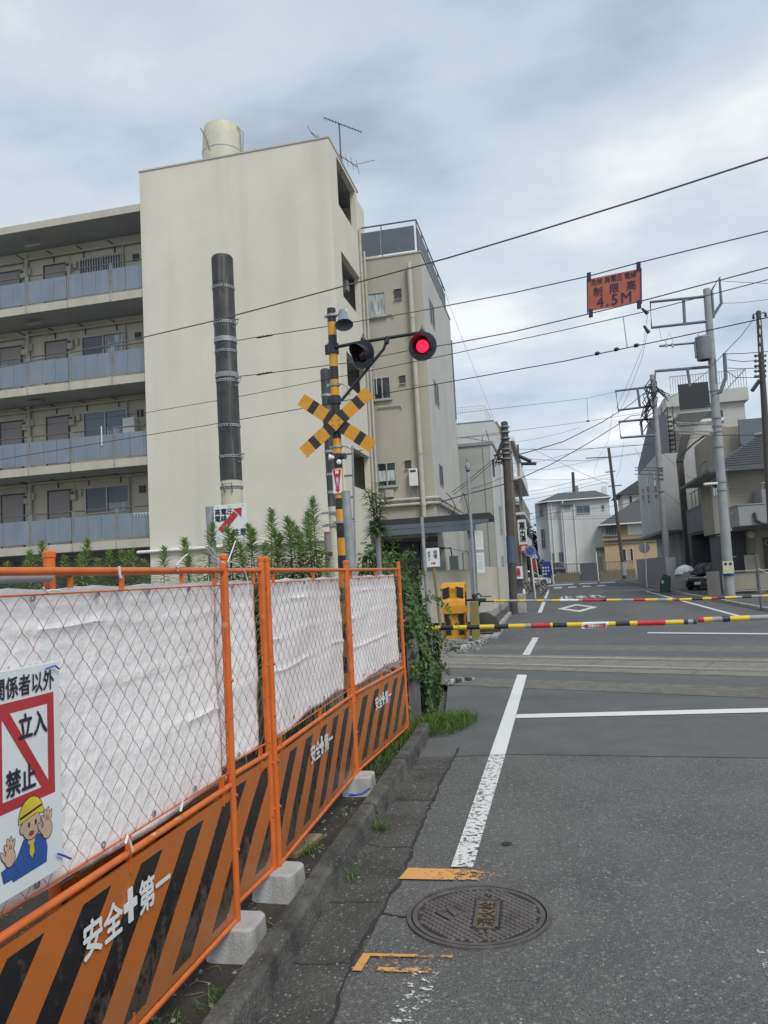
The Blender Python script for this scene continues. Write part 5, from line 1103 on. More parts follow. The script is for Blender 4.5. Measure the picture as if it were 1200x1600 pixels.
# water tank
tk = thing('water_tank', (-11.2,26,15.5), 'pale cylindrical water tank on the apartment roof', 'water tank')
MB().lathe((-11.22,26,15.6),(0,0,1),[(0,0),(.74,0),(.76,2.3),(.72,3.0),(.66,3.3),(.3,3.42),(0,3.44)],32).build('tank','pole_cream',tk); MB().lathe((-11.22,26,17.85),(0,0,1),[(.755,0),(.775,.02),(.775,.06),(.755,.08)],32).build('hoop','galv_dull',tk)
tk.children[0].data.materials[0] = mat('tank_paint',(.52,.54,.51),(.47,.49,.465),rough=.6,scale=1.5)
MB().tube([(-11.95,25.75,18.9),(-11.8,25.4,18.7),(-11.55,25.28,18.2),(-11.4,25.27,17.7)],.02,6).build('hose','rail_dark',tk); mb = MB(); [mb.tube([(-10.48+q,25.9,17.6),(-10.42+q,25.9,18.55),(-10.6,25.9,18.9)],.018,6) for q in (0,.1)]; mb.build('ladder','galv_dull',tk)
# antennas on the roof corner
def yagi(mb, c, d, ln, n, el, el2=None, r=.012):
    d = Vector(d).normalized(); s = d.cross(Vector((0,0,1))).normalized(); mb.tube([c-d*ln/2, c+d*ln/2], r*1.3, 6)
    for i in range(n): q = c-d*ln/2+d*ln*i/(n-1); e_ = el+( (el2 or el)-el)*i/(n-1); mb.tube([q-s*e_/2, q+s*e_/2], r*.6, 5)
A0 = Vector((-6.11,24,15.5)); an = thing('tv_antenna', A0, 'roof mast with a fish-bone television antenna on top', 'antenna')
MB().tube([A0-Vector((0,0,.3)), A0+Vector((0,0,1.5))], .028, 8).build('mast','rail_dark',an)
mb = MB(); yagi(mb, A0+Vector((.12,0,1.42)), (.93,.25,-.42), 1.35, 14, .24, .14); mb.build('upper_aerial','rail_dark',an)
mb = MB(); yagi(mb, A0+Vector((.12,-.05,.22)), (.75,.1,-.62), 1.15, 6, .55, .9); mb.tube([A0+Vector((.45,.0,-.05)),A0+Vector((1.15,.1,.05))],.009,5); mb.build('lower_aerial','rail_dark',an)
A1 = Vector((-6.75,23.9,15.5)); an = thing('tv_antenna', A1, 'low old antenna peeking over the roof edge left of the mast', 'antenna'); mb = MB(); yagi(mb, A1+Vector((0,0,.95)), (.55,.0,-.6), 1.0, 3, .75, .75, .014); mb.build('aerial','rail_dark',an); MB().tube([A1+Vector((.2,0,0)),A1+Vector((.2,0,.75))],.02,6).build('mast','rail_dark',an)

# ------------------------------------------------------------------ beige corner building with roof terrace screen
BX, BY = -3.92, 26.0
b2 = thing('corner_building', (BX,BY,0), 'beige four storey building with slate blue roof terrace screen and drain pipe', 'building')
mb = MB(); mb.box((-11,BY,2.95),(BX,33.6,12.98)); mb.build('upper_body','wall_beige',b2); 
sidew = MB().box((BX,BY+.002,2.6),(BX+.012,33.6,12.96)).build('side_wall','wall_pale',b2)
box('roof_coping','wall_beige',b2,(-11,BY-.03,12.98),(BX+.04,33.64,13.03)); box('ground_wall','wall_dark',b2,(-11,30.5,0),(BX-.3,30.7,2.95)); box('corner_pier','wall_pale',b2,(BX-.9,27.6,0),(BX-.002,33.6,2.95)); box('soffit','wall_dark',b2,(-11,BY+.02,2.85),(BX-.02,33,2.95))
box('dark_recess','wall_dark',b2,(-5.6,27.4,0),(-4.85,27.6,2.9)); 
def winf(par, x0, x1, y, z0, z1, glass, fr='frame_alu', mull=True, d=.05, sill=True):
    wn = MB().box((x0,y-.012,z0),(x1,y-.002,z1)).build('window', glass, par); mb = MB()
    for xx in ([x0, (x0+x1)/2, x1] if mull else [x0, x1]): mb.box((xx-.02,y-d,z0-.02),(xx+.02,y-.0125,z1+.02))
    mb.box((x0-.02,y-d+.002,z1-.015),(x1+.02,y-.0127,z1+.03)); mb.box((x0-.02,y-d+.002,z0-.03),(x1+.02,y-.0127,z0+.015)); mb.build('frame',fr,wn)
    if sill: MB().box((x0-.05,y-d-.05,z0-.075),(x1+.05,y-.003,z0-.031)).build('sill',fr,wn)
    return wn
def wins(par, xw, y0, y1, z0, z1, glass, fr='frame_alu', sgn=1, mull=True):
    f = lambda a, b: (xw+sgn*a, xw+sgn*b)
    wn = MB().box((xw+sgn*.002,y0,z0),(xw+sgn*.010,y1,z1)).build('window', glass, par); mb = MB(); ym = (y0+y1)/2
    for yy in ([y0, ym, y1] if mull else [y0, y1]): mb.box((xw+sgn*.0105,yy-.02,z0-.02),(xw+sgn*.018,yy+.02,z1+.02))
    mb.box((xw+sgn*.0107,y0-.02,z1-.015),(xw+sgn*.017,y1+.02,z1+.03)); mb.box((xw+sgn*.0107,y0-.02,z0-.03),(xw+sgn*.017,y1+.02,z0+.015)); mb.build('frame',fr,wn); return wn
def wp(xa,ya,xb,yb,par=b2,gl='glass_dark',**k):
    a, b = py(xa,ya,BY), py(xb,yb,BY); return winf(par, min(a.x,b.x), max(a.x,b.x), BY, min(a.z,b.z), max(a.z,b.z), gl, **k)
wn = wp(575,460,603,492,gl='curtain',mull=False); wp(584,592,611,622); w3_ = wp(590,725,620,758); box('curtain','curtain',w3_,(py(592,757,BY).x,BY-.022,4.98),(py(618,757,BY).x,BY-.0135,5.35))
for q in ((616,453,628,467),(624,588,634,599),(633,720,643,732)): a, b = py(q[0],q[1],BY), py(q[2],q[3],BY); v_ = box('vent','frame_dark',b2,(a.x,BY-.03,b.z),(b.x,BY-.002,a.z)); mb = MB(); [mb.box((a.x-.03,BY-.07,zq-.02),(b.x+.03,BY-.031,zq)) for zq in (a.z+.02,b.z)]; mb.build('frame','pipe_cream',v_)
a, b = py(640,734,BY), py(655,760,BY); hb = box('water_heater','white_paint',b2,(a.x,BY-.24,b.z),(b.x,BY-.01,a.z),.02); box('exhaust','frame_dark',hb,(a.x+.05,BY-.25,a.z-.12),(b.x-.05,BY-.241,a.z-.05)); mb = MB(); mb.tube([(a.x+.1,BY-.1,b.z),(a.x+.1,BY-.1,b.z-.3),(a.x-.15,BY-.1,b.z-.28)],.022,6); mb.tube([(b.x-.05,BY-.1,b.z),(b.x-.05,BY-.1,b.z-.45),(a.x-.5,BY-.1,b.z-.47),(a.x-.7,BY-.1,b.z-.1)],.018,6); mb.build('pipes','galv_dull',hb)
a = py(606,772,BY); box('gas_meter','pipe_cream',b2,(a.x-.05,BY-.2,a.z-.14),(a.x+.22,BY-.01,a.z+.12),.02)
a, b = py(640,410,BY), py(657,800,BY); MB().tube([(a.x,BY-.02,a.z-.12),(a.x,BY-.14,a.z-.1),(a.x,BY-.15,a.z-.4),(a.x,BY-.15,2.9)],.085,12).build('drain_pipe','pipe_cream',b2)
for z in (10.6, 8.2, 5.8, 4.0): MB().lathe((a.x,BY-.15,z),(0,0,1),[(.085,0),(.1,0),(.1,.05),(.085,.05)],12).build('pipe_bracket','pipe_cream',b2)
for k, z in enumerate((4.28,4.10)):
    MB().tube([(-6.2,BY-.10,z),(BX-.02,BY-.10,z),(BX+.10,BY-.02,z),(BX+.10,33.2,z-.02)],.05,8).build('wall_pipe','pipe_cream',b2)
for (xa,ya,xb,yb) in ((585,494,607,492),(590,636,620,634)): a, b = py(xa,ya,BY), py(xb,yb,BY); MB().tube([(a.x,BY-.05,b.z),(b.x+.15,BY-.05,b.z),(b.x+.17,BY-.05,b.z-.1)],.025,6).build('wire_pipe','pipe_cream',b2)
for x0_, y0_, y1_, x1_ in ((669.5,465,497,679),(676.8,593,626,686),(685,725,756,693)):
    a, b, c_ = px(x0_,y0_,BX), px(x0_,y1_,BX), px(x1_,y1_+14,BX); wins(b2, BX+.012, a.y, c_.y, b.z, a.z, 'glass_side')
# roof screen
rz = 13.05; mb = MB(); mb.tube([(-11,BY+.12,rz+1.2),(BX-.1,BY+.12,rz+1.2),(BX-.1,33.3,rz+1.2)],.03,8)
for X in (-9,-7,-5.3,BX-.1): mb.tube([(X,BY+.12,rz),(X,BY+.12,rz+1.2)],.022,6)
for Y in [BY+1.3*k for k in range(1,6)]: mb.tube([(BX-.1,Y,rz),(BX-.1,Y,rz+1.2)],.022,6)
mb.build('roof_railing','rail_dark',b2)
for X0_, X1_ in ((-10.9,-9.05),(-8.95,-7.05),(-6.95,-5.35)): box('screen_panel','panel_slate',b2,(X0_,BY+.10,rz+.10),(X1_,BY+.12,rz+1.0))
box('screen_panel','panel_slate',b2,(-5.34,BY+.10,rz+.10),(BX-.19,BY+.12,rz+1.0))
for k in range(5): box('screen_panel','panel_slate',b2,(BX-.11,BY+.25+1.42*k,rz+.06),(BX-.09,BY+1.60+1.42*k,rz+1.0))
MB().tube([(BX+.02,33.5,12.0),(BX+.02,33.5,10.0),(BX+.02,33.4,8.4)],.05,6).build('drain_pipe','rail_dark',b2)
# carport in front
cpt = thing('carport', (-2.7,25.3,0), 'flat dark roofed carport on a blue grey steel column with two white notices', 'carport')
box('roof','carport_roof',cpt,(-7.6,25.05,3.36),(-2.02,26.9,3.56)); mb = MB(); mb.box((-7.6,25.02,3.22),(-2.06,25.06,3.36)); mb.box((-7.6,25.03,3.02),(-2.5,25.12,3.20)); mb.build('fascia','panel_slate',cpt); box('beam','galv_dull',cpt,(-7.6,25.04,3.205),(-2.3,25.08,3.222))
cl_ = box('column','horn_grey',cpt,(-2.80,25.2,0),(-2.60,25.4,3.02)); mb = MB(); mb.box((-6.9,26.6,0),(-6.7,26.8,3.2)); mb.build('column','horn_grey',cpt)
for (z0_, z1_) in ((2.38,3.0),(1.62,2.28)):
    nb = box('notice','white_plastic',cpt,(-2.55,25.17,z0_),(-2.30,25.19,z1_)); mb = MB()
    for k in range(7): mb.box((-2.52,25.166,z1_-.10-.07*k),(-2.35+.02*(k%3)-.02,25.169,z1_-.075-.07*k))
    mb.build('print_lines','ad_grey',nb)
# garden wall
gw = thing('garden_wall', (-2.3,26.1,0), 'cream rendered garden wall turning the corner by the street', 'wall')
box('wall','wall_garden',gw,(-4.65,26.1,0),(-2.28,26.25,1.75)); box('wall','wall_garden',gw,(-2.43,26.252,0),(-2.281,34.6,1.80)); box('plinth','concrete',gw,(-2.44,26.07,0),(-2.255,34.6,.34)); box('coping','wall_pale',gw,(-4.66,26.08,1.751),(-2.445,26.27,1.775))
eb_ = thing('meter_cabinet', (-3.5,26.6,0), 'grey meter cabinet behind the cream garden wall', 'cabinet'); box('cabinet','soffit',eb_,(-3.62,26.45,0),(-3.34,26.7,2.25),.01); MB().tube([(-3.15,26.5,0),(-3.15,26.5,2.35),(-3.0,26.5,2.4),(-2.92,26.45,2.2),(-2.95,26.5,1.8)],.03,6).build('pipe','pipe_cream',eb_); MB().tube([(-4.6,26.9,2.75),(-4.3,26.85,2.6),(-4.1,26.85,2.62),(-3.9,26.85,2.55),(-3.6,26.8,2.55),(-3.55,26.7,2.25)],.022,6).build('conduit','rubber',eb_)
# street lamp / camera pole, plain post, notice pole
def pole2(name, top, low, Y, r, m, label, cat):
    a, b = py(*top, Y), py(*low, Y); t_ = a.z/(a.z-b.z); ft = a+(b-a)*t_; t = thing(name, (ft.x,Y,0), label, cat); MB().tube([ft, a], r, 12).build('pole', m, t); return t, a, ft
t, a, ft = pole2('camera_pole', (731,735), (740.5,895), 24.6, .048, 'galv', 'slim grey pole with a small dome camera on top by the carport', 'pole')
MB().lathe(a,(0,0,1),[(0,-.02),(.06,.0),(.085,.06),(.085,.15),(.06,.22),(.02,.25),(.02,.30),(.04,.33),(.04,.39),(0,.42)],14).build('dome','soffit',t); MB().lathe(a,(0,0,1),[(0,-.07),(.05,-.05),(.07,.0)],14).build('lens','frame_dark',t)
t, a, ft = pole2('steel_post', (659,808), (665,900), 18.0, .042, 'galv', 'tall grey steel post in front of the shrubs and carport', 'post'); MB().lathe(ft,(0,0,1),[(.05,0),(.05,1.7)],12).build('sleeve','galv_dull',t)
t, a, ft = pole2('notice_pole', (677,880), (688,975), 17, .035, 'moss_yellow', 'leaning pole with a white emergency button notice and red arrow', 'sign')
e0 = py(676.5,871,16.95); mb = MB(); mb.bbox(e0+Vector((-.15,-.004,-.21)), e0+Vector((.15,.004,.21)), .003); nb = mb.build('panel','white_plastic',t); 
text('非\n常', .10, 'ink', nb, e0+Vector((.06,-.006,.065)), (1,0,0), (0,0,1), bold=.02, line=.95); text('ボ\nタ\nン', .085, 'ink', nb, e0+Vector((-.085,-.006,.04)), (1,0,0), (0,0,1), bold=.02, line=.78)
mb = MB(); mb.prism([e0+Vector((u,-.006,v)) for u,v in ((-.05,-.145),(.01,-.145),(.01,-.17),(.06,-.13),(.01,-.09),(.01,-.115),(-.05,-.115))],(0,-.001,0)); fixn(mb.build('red_arrow','sign_red',nb))

# ------------------------------------------------------------------ left row of houses beyond
hs = thing('siding_house', (-3.5,34.8,0), 'grey house with horizontal siding left of the street', 'house')
Yh = 34.8; a, b = py(713,695,Yh), py(768,692,Yh); hz_ = (a.z+b.z)/2
box('wall','wall_sideing',hs,(-6.2,Yh,0),(b.x,44,hz_-.1)); box('roof_edge','galv_dull',hs,(-6.3,Yh-.06,hz_-.1),(b.x+.06,44.05,hz_+.04)); box('street_wall','wall_white',hs,(b.x+.002,Yh+.02,0),(b.x+.02,44,hz_-.12))
box('corner_trim','wall_grey',hs,(b.x-.10,Yh-.018,0),(b.x+.022,Yh-.003,hz_-.11)); MB().tube([(b.x-.42,Yh-.02,.1),(b.x-.42,Yh-.02,hz_-.2)],.012,5).build('panel_joint','galv_dull',hs)
for q in ((780,800,785,835),(784,880,788,905)): u, v = px(q[0],q[1],b.x+.02), px(q[2],q[3],b.x+.02); wins(hs, b.x+.021, min(u.y,v.y), min(u.y,v.y)+1.2, min(u.z,v.z), max(u.z,v.z)+.3, 'glass_dark')
mb = MB(); mb.lathe((b.x+.12,38.2,2),(0,0,1),[(.05,0),(.05,hz_-2.2)],8); mb.build('drain_pipe','wall_white',hs)
ra = thing('roof_aerial', (-3.0,37,hz_), 'small television aerial on the grey siding house', 'antenna'); mb = MB(); A_ = Vector((-3.1,37,hz_)); mb.tube([A_,A_+Vector((0,0,.7))],.02,6); yagi(mb, A_+Vector((-.2,0,.55)), (1,.1,-.25), 1.2, 4, .5); mb.tube([A_+Vector((.35,0,.3)),A_+Vector((.2,.1,1.0))],.02,5); mb.build('aerial','rail_dark',ra)
hc_ = thing('cream_house', (-3,44.5,0), 'taller pale cream building with white roof railing and rounded parapet end', 'building')
Yc = 44.5; a, b = py(713,663,Yc), py(773,657,Yc); zc_ = (a.z+b.z)/2
pr_ = [(-7,0),(b.x+.28,0),(b.x+.28,zc_-1.1),(b.x+.18,zc_-.45),(b.x-.05,zc_),(-7,zc_)]
fixn(MB().prism([(u,Yc,v) for u,v in pr_],(0,9,0)).build('body','wall_white',hc_))
pr2 = [(b.x+.285,0),(b.x+.285,zc_-1.1),(b.x+.185,zc_-.44),(b.x-.045,zc_+.01),(b.x+.1,zc_+.01),(b.x+.36,zc_-.5),(b.x+.42,zc_-1.1),(b.x+.42,0)]
fixn(MB().prism([(u,Yc+.35,v) for u,v in pr2],(0,8.6,0)).build('tile_facing','tile_brown',hc_)); box('coping','galv_dull',hc_,(-7,Yc-.03,zc_+.002),(b.x-.06,Yc+.2,zc_+.05))
box('groove','galv_dull',hc_,(-7,Yc-.006,zc_-.85),(b.x+.2,Yc-.001,zc_-.81))
mb = MB(); zr = zc_+.05; xr = py(757,637,Yc).x; mb.tube([(-7,Yc+.1,zr+.95),(xr,Yc+.1,zr+.95),(xr+.05,Yc+4,zr+.95)],.025,6); mb.tube([(-7,Yc+.1,zr+.78),(xr,Yc+.1,zr+.78)],.015,5); mb.build('railing','white_paint',hc_)
for k in range(26): box('baluster','white_paint',hc_,(xr-.02-.13*k,Yc+.085,zr),(xr+.01-.13*k,Yc+.115,zr+.92))
box('railing_side','white_paint',hc_,(xr+.02,Yc+.15,zr),(xr+.05,Yc+4,zr+.9))
ht = thing('tiled_building', (-2.5,55,0), 'narrow tiled apartment block with stacked white balconies beside the street pole', 'building')
Xt = -2.62; Yt = 55; tz = px(800,684,Xt).z; tz = py(794,683,Yt).z
box('wall','tile_pink',ht,(-9,Yt,0),(Xt,70,tz-.3)); box('roof_edge','white_paint',ht,(-9,Yt-.05,tz-.3),(Xt+.25,70,tz))
for k in range(4):
    z = 3.0+2.55*k
    if z+1 > tz: break
    bl = box('balcony','white_paint',ht,(Xt+.001,Yt+.3,z),(Xt+.62,69,z+.18)); box('balcony_wall','tile_pink' if k % 2 else 'white_paint',bl,(Xt+.5,Yt+.35,z+.181),(Xt+.58,69,z+1.15)); box('glass_door','glass_dark',bl,(Xt+.003,Yt+.8,z+.2),(Xt+.02,62,z+2.1)); box('pillar','rail_dark',bl,(Xt+.4,Yt+.32,z+1.15),(Xt+.55,Yt+.5,z+2.5))
ar = box('arched_window','glass_dark',ht,(-3.1,Yt-.01,3.3),(-2.9,Yt-.001,4.3))
sgn_ = thing('shop_banner', (-2.3,53.2,0), 'tall white vertical shop sign with black brush letters and red foot', 'sign'); 
a, b = py(810,812,53.2), py(823,856,53.2); bx = (a.x+b.x)/2; bw = .29; zt, zb_ = a.z, b.z-.3
bd = box('board','white_plastic',sgn_,(bx-bw,53.2,zb_),(bx+bw,53.35,zt)); text('富\n士\nの\n湯', .44, 'ink', bd, (bx,53.19,(zt+zb_)/2+.28), (1,0,0), (0,0,1), bold=.03, line=.72); box('red_foot','sign_red',bd,(bx-bw,53.185,zb_),(bx+bw,53.198,zb_+.55)); box('bracket','white_paint',sgn_,(-3.4,53.4,zb_+.1),(bx,53.5,zb_+.5)); 
text('湯', .36, 'white_plastic', bd, (bx,53.18,zb_+.28), (1,0,0), (0,0,1), bold=.03); MB().tube([(bx-.2,53.28,0),(bx-.2,53.28,zb_)],.05,8).build('post','galv_dull',sgn_)
# street side clutter on the left
rl = thing('gate_railing', (-2.2,38,0), 'black iron railing with a white red lettered banner at the pavement', 'railing')
xa = py(797,905,40).x; xb = py(820,905,40).x
mb = MB(); z0_, z1_ = py(800,907,40).z, py(800,883,40).z
for z in (z1_, z1_-.75): mb.tube([(xa-.5,40,z),(xb,40,z)],.02,6)
for k in range(7): X = xa-.5+(xb-xa+.5)*k/6; mb.tube([(X,40,z1_-1.1),(X,40,z1_)],.015,5)
mb.build('rails','black_paint',rl); bn = box('banner','white_plastic',rl,(xb-.5,39.93,z1_-.72),(xb-.08,39.95,z1_-.08)); text('営\n業\n中', .2, 'sign_red', bn, (xb-.29,39.92,z1_-.4), (1,0,0), (0,0,1), bold=.04, line=.72); bn.children[0].name = 'print'
box('gate_pillar','tile_brown',rl,(xa-.3,40.2,0),(xb-.1,40.7,z1_-.75)).data.materials[0] = MATS['wall_dark']
bo = thing('bollard', gp(820,955), 'short white bollard at the pavement edge', 'bollard'); p = gp(820.5,952); MB().lathe(p,(0,0,1),[(.06,0),(.06,.75),(.045,.83),(0,.85)],12).build('bollard','white_paint',bo)
npk = thing('no_parking_sign', (-1.44,43.5,0), 'round blue no parking sign with grey rim on a white pole', 'road sign')
MB().tube([(-1.30,43.5,0),(-1.42,43.5,2.95)],.035,10).build('pole','white_paint',npk); dd = Vector((.05,-1,0)); cN = Vector((-1.42,43.44,2.66)); pl_ = MB().lathe(cN,dd,[(0,-.02),(.325,-.015),(.325,0),(0,.001)],32).build('plate','ring_grey',npk); MB().lathe(cN+dd*.006,dd,[(.225,0),(0,.002)],32).build('blue_disc','blue_sign',pl_); MB().bar(cN+dd*.014+Vector((-.16,0,.16)),cN+dd*.014+Vector((.16,0,-.16)),.004,.045,(0,-1,0)).build('slash','white_paint',pl_)
cw_ = thing('crosswalk_sign', (-1.15,58,0), 'small blue crosswalk sign on a leaning white pole behind the no parking sign', 'road sign'); a = py(835.5,868,58); MB().tube([(a.x+.25,58.05,0),(a.x,58.05,a.z+.3)],.04,8).build('pole','white_paint',cw_); fixn(MB().prism([(a.x-.42,58,a.z-.25),(a.x+.42,58,a.z-.25),(a.x+.2,58,a.z+.32),(a.x-.2,58,a.z+.32)],(0,.02,0)).build('plate','blue_sign',cw_)); 
mb = MB(); mb.quad((a.x-.22,57.99,a.z-.2),(a.x+.22,57.99,a.z-.2),(a.x,57.99,a.z+.24)); tri = fixn(mb.build('triangle','white_paint',cw_)); mb = MB(); mb.tube([(a.x,57.98,a.z+.08),(a.x,57.98,a.z-.04),(a.x-.06,57.98,a.z-.16)],.018,5); mb.tube([(a.x,57.98,a.z-.04),(a.x+.06,57.98,a.z-.16)],.018,5); mb.lathe((a.x,57.98,a.z+.13),(0,-1,0),[(.03,0),(0,.005)],10); mb.build('walker','blue_sign',tri)
vm = thing('vending_machine', (-1.2,85,0), 'dark blue drinks vending machine at the far corner', 'vending machine'); a, b = py(845.5,878,80), py(860,880,80)
vb = box('cabinet','blue_vend',vm,(a.x,80,0),(b.x,80.8,a.z)); mb = MB(); [mb.box((a.x+.1+.25*(k%3),79.985,1.0+.32*(k//3)),(a.x+.24+.25*(k%3),79.998,1.15+.32*(k//3))) for k in range(9) if k not in (2,)]; mb.build('display','white_plastic',vb); mb = MB(); [mb.box((a.x+.02,79.985,.3+.2*k),(a.x+.08,79.998,.4+.2*k)) for k in range(9)]; mb.build('print','ad_grey',vb)
wpst = thing('corner_post', (b.x+.2,79.6,0), 'white vertical post right of the vending machine', 'post'); MB().tube([(b.x+.22,79.6,0),(b.x+.12,79.6,2.4)],.06,8).build('post','white_paint',wpst)

# bicycles
def bicycle(m, label):
    t = thing('bicycle', (0,0,0), label, 'bicycle', 'bicycles parked at the left roadside', local=True)
    for x in (-.52,.52):
        mb = MB(); R_ = .33; pth = [(x+R_*math.cos(6.2832*k/28),0,R_+.012+R_*math.sin(6.2832*k/28)) for k in range(29)]; mb.tube(pth,.014,6,False); w_ = mb.build('wheel','tyre',t); mb = MB()
        for k in range(14): th = 6.2832*k/14; mb.tube([(x,0,R_+.01),(x+.32*math.cos(th),0,R_+.01+.32*math.sin(th))],.0016,3,False)
        mb.lathe((x,-.04,R_+.01),(0,1,0),[(.02,0),(.03,.02),(.03,.06),(.02,.08)],8); mb.build('spokes','rim',w_)
        mb = MB(); mb.tube([(x+.36*math.cos(a_),0,R_+.01+.36*math.sin(a_)) for a_ in [R(10+15*k) for k in range(12)]],.016,4); mb.build('mudguard','frame_alu',t)
    mb = MB(); bbk = (-.05,0,.30)
    for a_, b_ in (((-.52,0,.34),bbk),(bbk,(.40,0,.62)),(bbk,(-.16,0,.78)),((-.16,0,.62),(-.52,0,.34)),((.37,0,.82),(.52,0,.34)),((.30,.0,.52),(-.12,0,.5))): mb.tube([a_,b_],.016,7)
    mb.build('frame',m,t); mb = MB(); mb.tube([(.37,0,.8),(.35,0,1.02)],.013,6); mb.tube([(.2,-.28,1.0),(.33,-.22,1.04),(.36,0,1.02),(.33,.22,1.04),(.2,.28,1.0)],.012,6); mb.build('handlebar','frame_alu',t)
    mb = MB(); mb.bbox((-.30,-.09,.80),(-.04,.09,.86),.025); mb.tube([(-.16,0,.7),(-.17,0,.82)],.012,6); mb.build('saddle','tyre',t)
    mb = MB(); 
    for z in (.72,.82,.92):
        s_ = .13+(z-.72)*.2; mb.tube([(.46,-s_,z),(.46,s_,z),(.72+(z-.72)*.3,s_,z),(.72+(z-.72)*.3,-s_,z),(.46,-s_,z)],.006,4)
    for k in range(5): y = -.12+.06*k; mb.tube([(.46,y*1.2,.95),(.47,y,.72),(.71,y,.72),(.78,y*1.2,.95)],.004,4)
    mb.build('basket','frame_dark',t); mb = MB(); mb.tube([(-.05,-.06,.30),(-.05,-.06,.14),(-.05,-.14,.14)],.012,5); mb.tube([(-.05,.06,.30),(-.05,.06,.46),(-.05,.14,.46)],.012,5); mb.lathe((-.05,.03,.3),(0,1,0),[(.08,0),(.08,.01)],14); mb.build('pedals','frame_dark',t)
    return t
bk = bicycle('frame_dark','bicycle with dark frame nearest the no parking pole, front wheel to the street'); bk.location = (-1.72,47.2,0); bk.rotation_euler.z = R(-8)
copy_tree(bk,None,(-1.62,50.6,0),R(-12),'second bicycle parked just beyond the one at the no parking pole'); copy_tree(bk,None,(-1.35,56.5,0),R(-15),'farthest bicycle of the row, nearest the vending machine')

# cars
def car(L_, W_, Hh, mats_, label, cat='car'):
    t = thing('parked_car', (0,0,0), label, cat, local=True)
    st_ = [(-.5,.42,.62,.62,.80),(-.485,.36,.70,.72,.9),(-.40,.30,.80,.95,.97),(-.30,.28,.84,1.0,1.0),(-.1,.28,.86,1.0,1.0),(.08,.28,.84,.99,1.0),(.20,.28,.80,.86,1.0),(.36,.28,.74,.74,.98),(.46,.30,.66,.66,.92),(.5,.36,.52,.52,.80)]
    # (x, underside, belt, roof factor, width factor)
    roofz = [.62,.74,.93,1.0,1.0,.98,.80,.70,.60,.50]; mb = MB(); rows = []
    for i, (x, lo, be, _, wf) in enumerate(st_):
        X = x*L_; w2 = W_/2*wf; be_ = be*.82*Hh/1.0*.80; 
        bz = min(be_, .66*Hh); rows.append([Vector((X,-w2*.93,lo*.62)),Vector((X,-w2,.42*Hh)),Vector((X,-w2*.97,bz)),Vector((X,-w2*.80,bz+.02)),Vector((X,w2*.80,bz+.02)),Vector((X,w2*.97,bz)),Vector((X,w2,.42*Hh)),Vector((X,w2*.93,lo*.62))])
    n = 8; mb.add([p for r_ in rows for p in r_], [(i*n+j,(i+1)*n+j,(i+1)*n+(j+1)%n,i*n+(j+1)%n) for i in range(len(rows)-1) for j in range(n)]+[tuple(range(n)),tuple(range((len(rows)-1)*n,len(rows)*n))[::-1]], True); bd_ = fixn(mb.build('body',mats_,t))
    bv = bd_.modifiers.new('round','BEVEL'); bv.width = .03; bv.segments = 2; bv.limit_method = 'ANGLE'
    zB = .60*Hh; cab = [(-.47,zB,.72),(-.36,Hh*.97,.66),(-.05,Hh,.66),(.08,Hh*.97,.66),(.26,zB,.76)]; mb = MB(); vs = []
    for x, z, wf in cab: vs += [(x*L_,-W_/2*wf*1.18 if z < Hh*.7 else -W_/2*wf,z),(x*L_,W_/2*wf*1.18 if z < Hh*.7 else W_/2*wf,z)]
    mb.add(vs, [(0,1,3,2),(2,3,5,4),(4,5,7,6),(6,7,9,8),(0,2,4,6,8),(1,9,7,5,3)]); gh = fixn(mb.build('greenhouse','glass_dark',t))
    mb = MB(); vs = [Vector(v) for v in vs]
    mb.add([v+Vector((0,0,.012)) for v in vs[2:8]]+[v+Vector((0,0,.045)) for v in vs[2:8]], [(0,1,3,2),(2,3,5,4),(6,8,9,7),(8,10,11,9),(0,2,8,6),(2,4,10,8),(1,7,9,3),(3,9,11,5),(0,6,7,1),(4,5,11,10)]); mb.build('roof',mats_,t)
    mb = MB()
    for s in (0,1):
        for i, j in ((2+s,0+s),(6+s,8+s),(4+s,4+s)):
            if i == j: mb.bar(vs[i]+Vector((0,(-1,1)[s]*.006,.0)), Vector((vs[i].x,vs[i].y*1.17,zB)), .07,.02,(1,0,0))
            else: mb.bar(vs[i]+Vector((0,(-1,1)[s]*.004,.01)), vs[j]+Vector((0,(-1,1)[s]*.004,.01)), .06,.05)
    mb.build('pillar',mats_,t)
    for x in (-.31,.31):
        for s in (-1,1):
            mb = MB(); mb.lathe((x*L_,s*(W_/2-.20),.31),(0,s,0),[(0,0),(.25,0),(.31,.03),(.31,.17),(.27,.205),(.20,.205)],22); w_ = mb.build('wheel','tyre',t); mb = MB(); mb.lathe((x*L_,s*(W_/2-.02),.31),(0,s,0),[(.20,0),(.19,.012),(.05,-.01),(0,.01)],14); mb.build('rim','rim',w_)
    for s in (-1,1):
        mb = MB(); mb.bbox((.455*L_,s*.26*W_-.11,.40*Hh),(.492*L_,s*.38*W_+.09,.50*Hh),.03); mb.build('headlight','lamp_clear',t); mb = MB(); mb.bbox((.17*L_,s*(W_/2+.03)-.09,.62*Hh),(.20*L_,s*(W_/2+.03)+.09,.70*Hh),.03); mb.build('wing_mirror',mats_,t)
        mb = MB(); mb.bbox((-.497*L_,s*.40*W_-.12,.44*Hh),(-.47*L_,s*.40*W_+.06,.56*Hh),.02); mb.build('tail_light','red_arm',t)
    mb = MB(); mb.bbox((.48*L_,-.24*W_,.34*Hh),(.502*L_,.24*W_,.44*Hh),.01); mb.build('grille','frame_dark',t); mb = MB(); mb.box((.50*L_,-.17,.22*Hh),(.508*L_,.17,.31*Hh)); mb.build('number_plate','white_plastic',t)
    return t
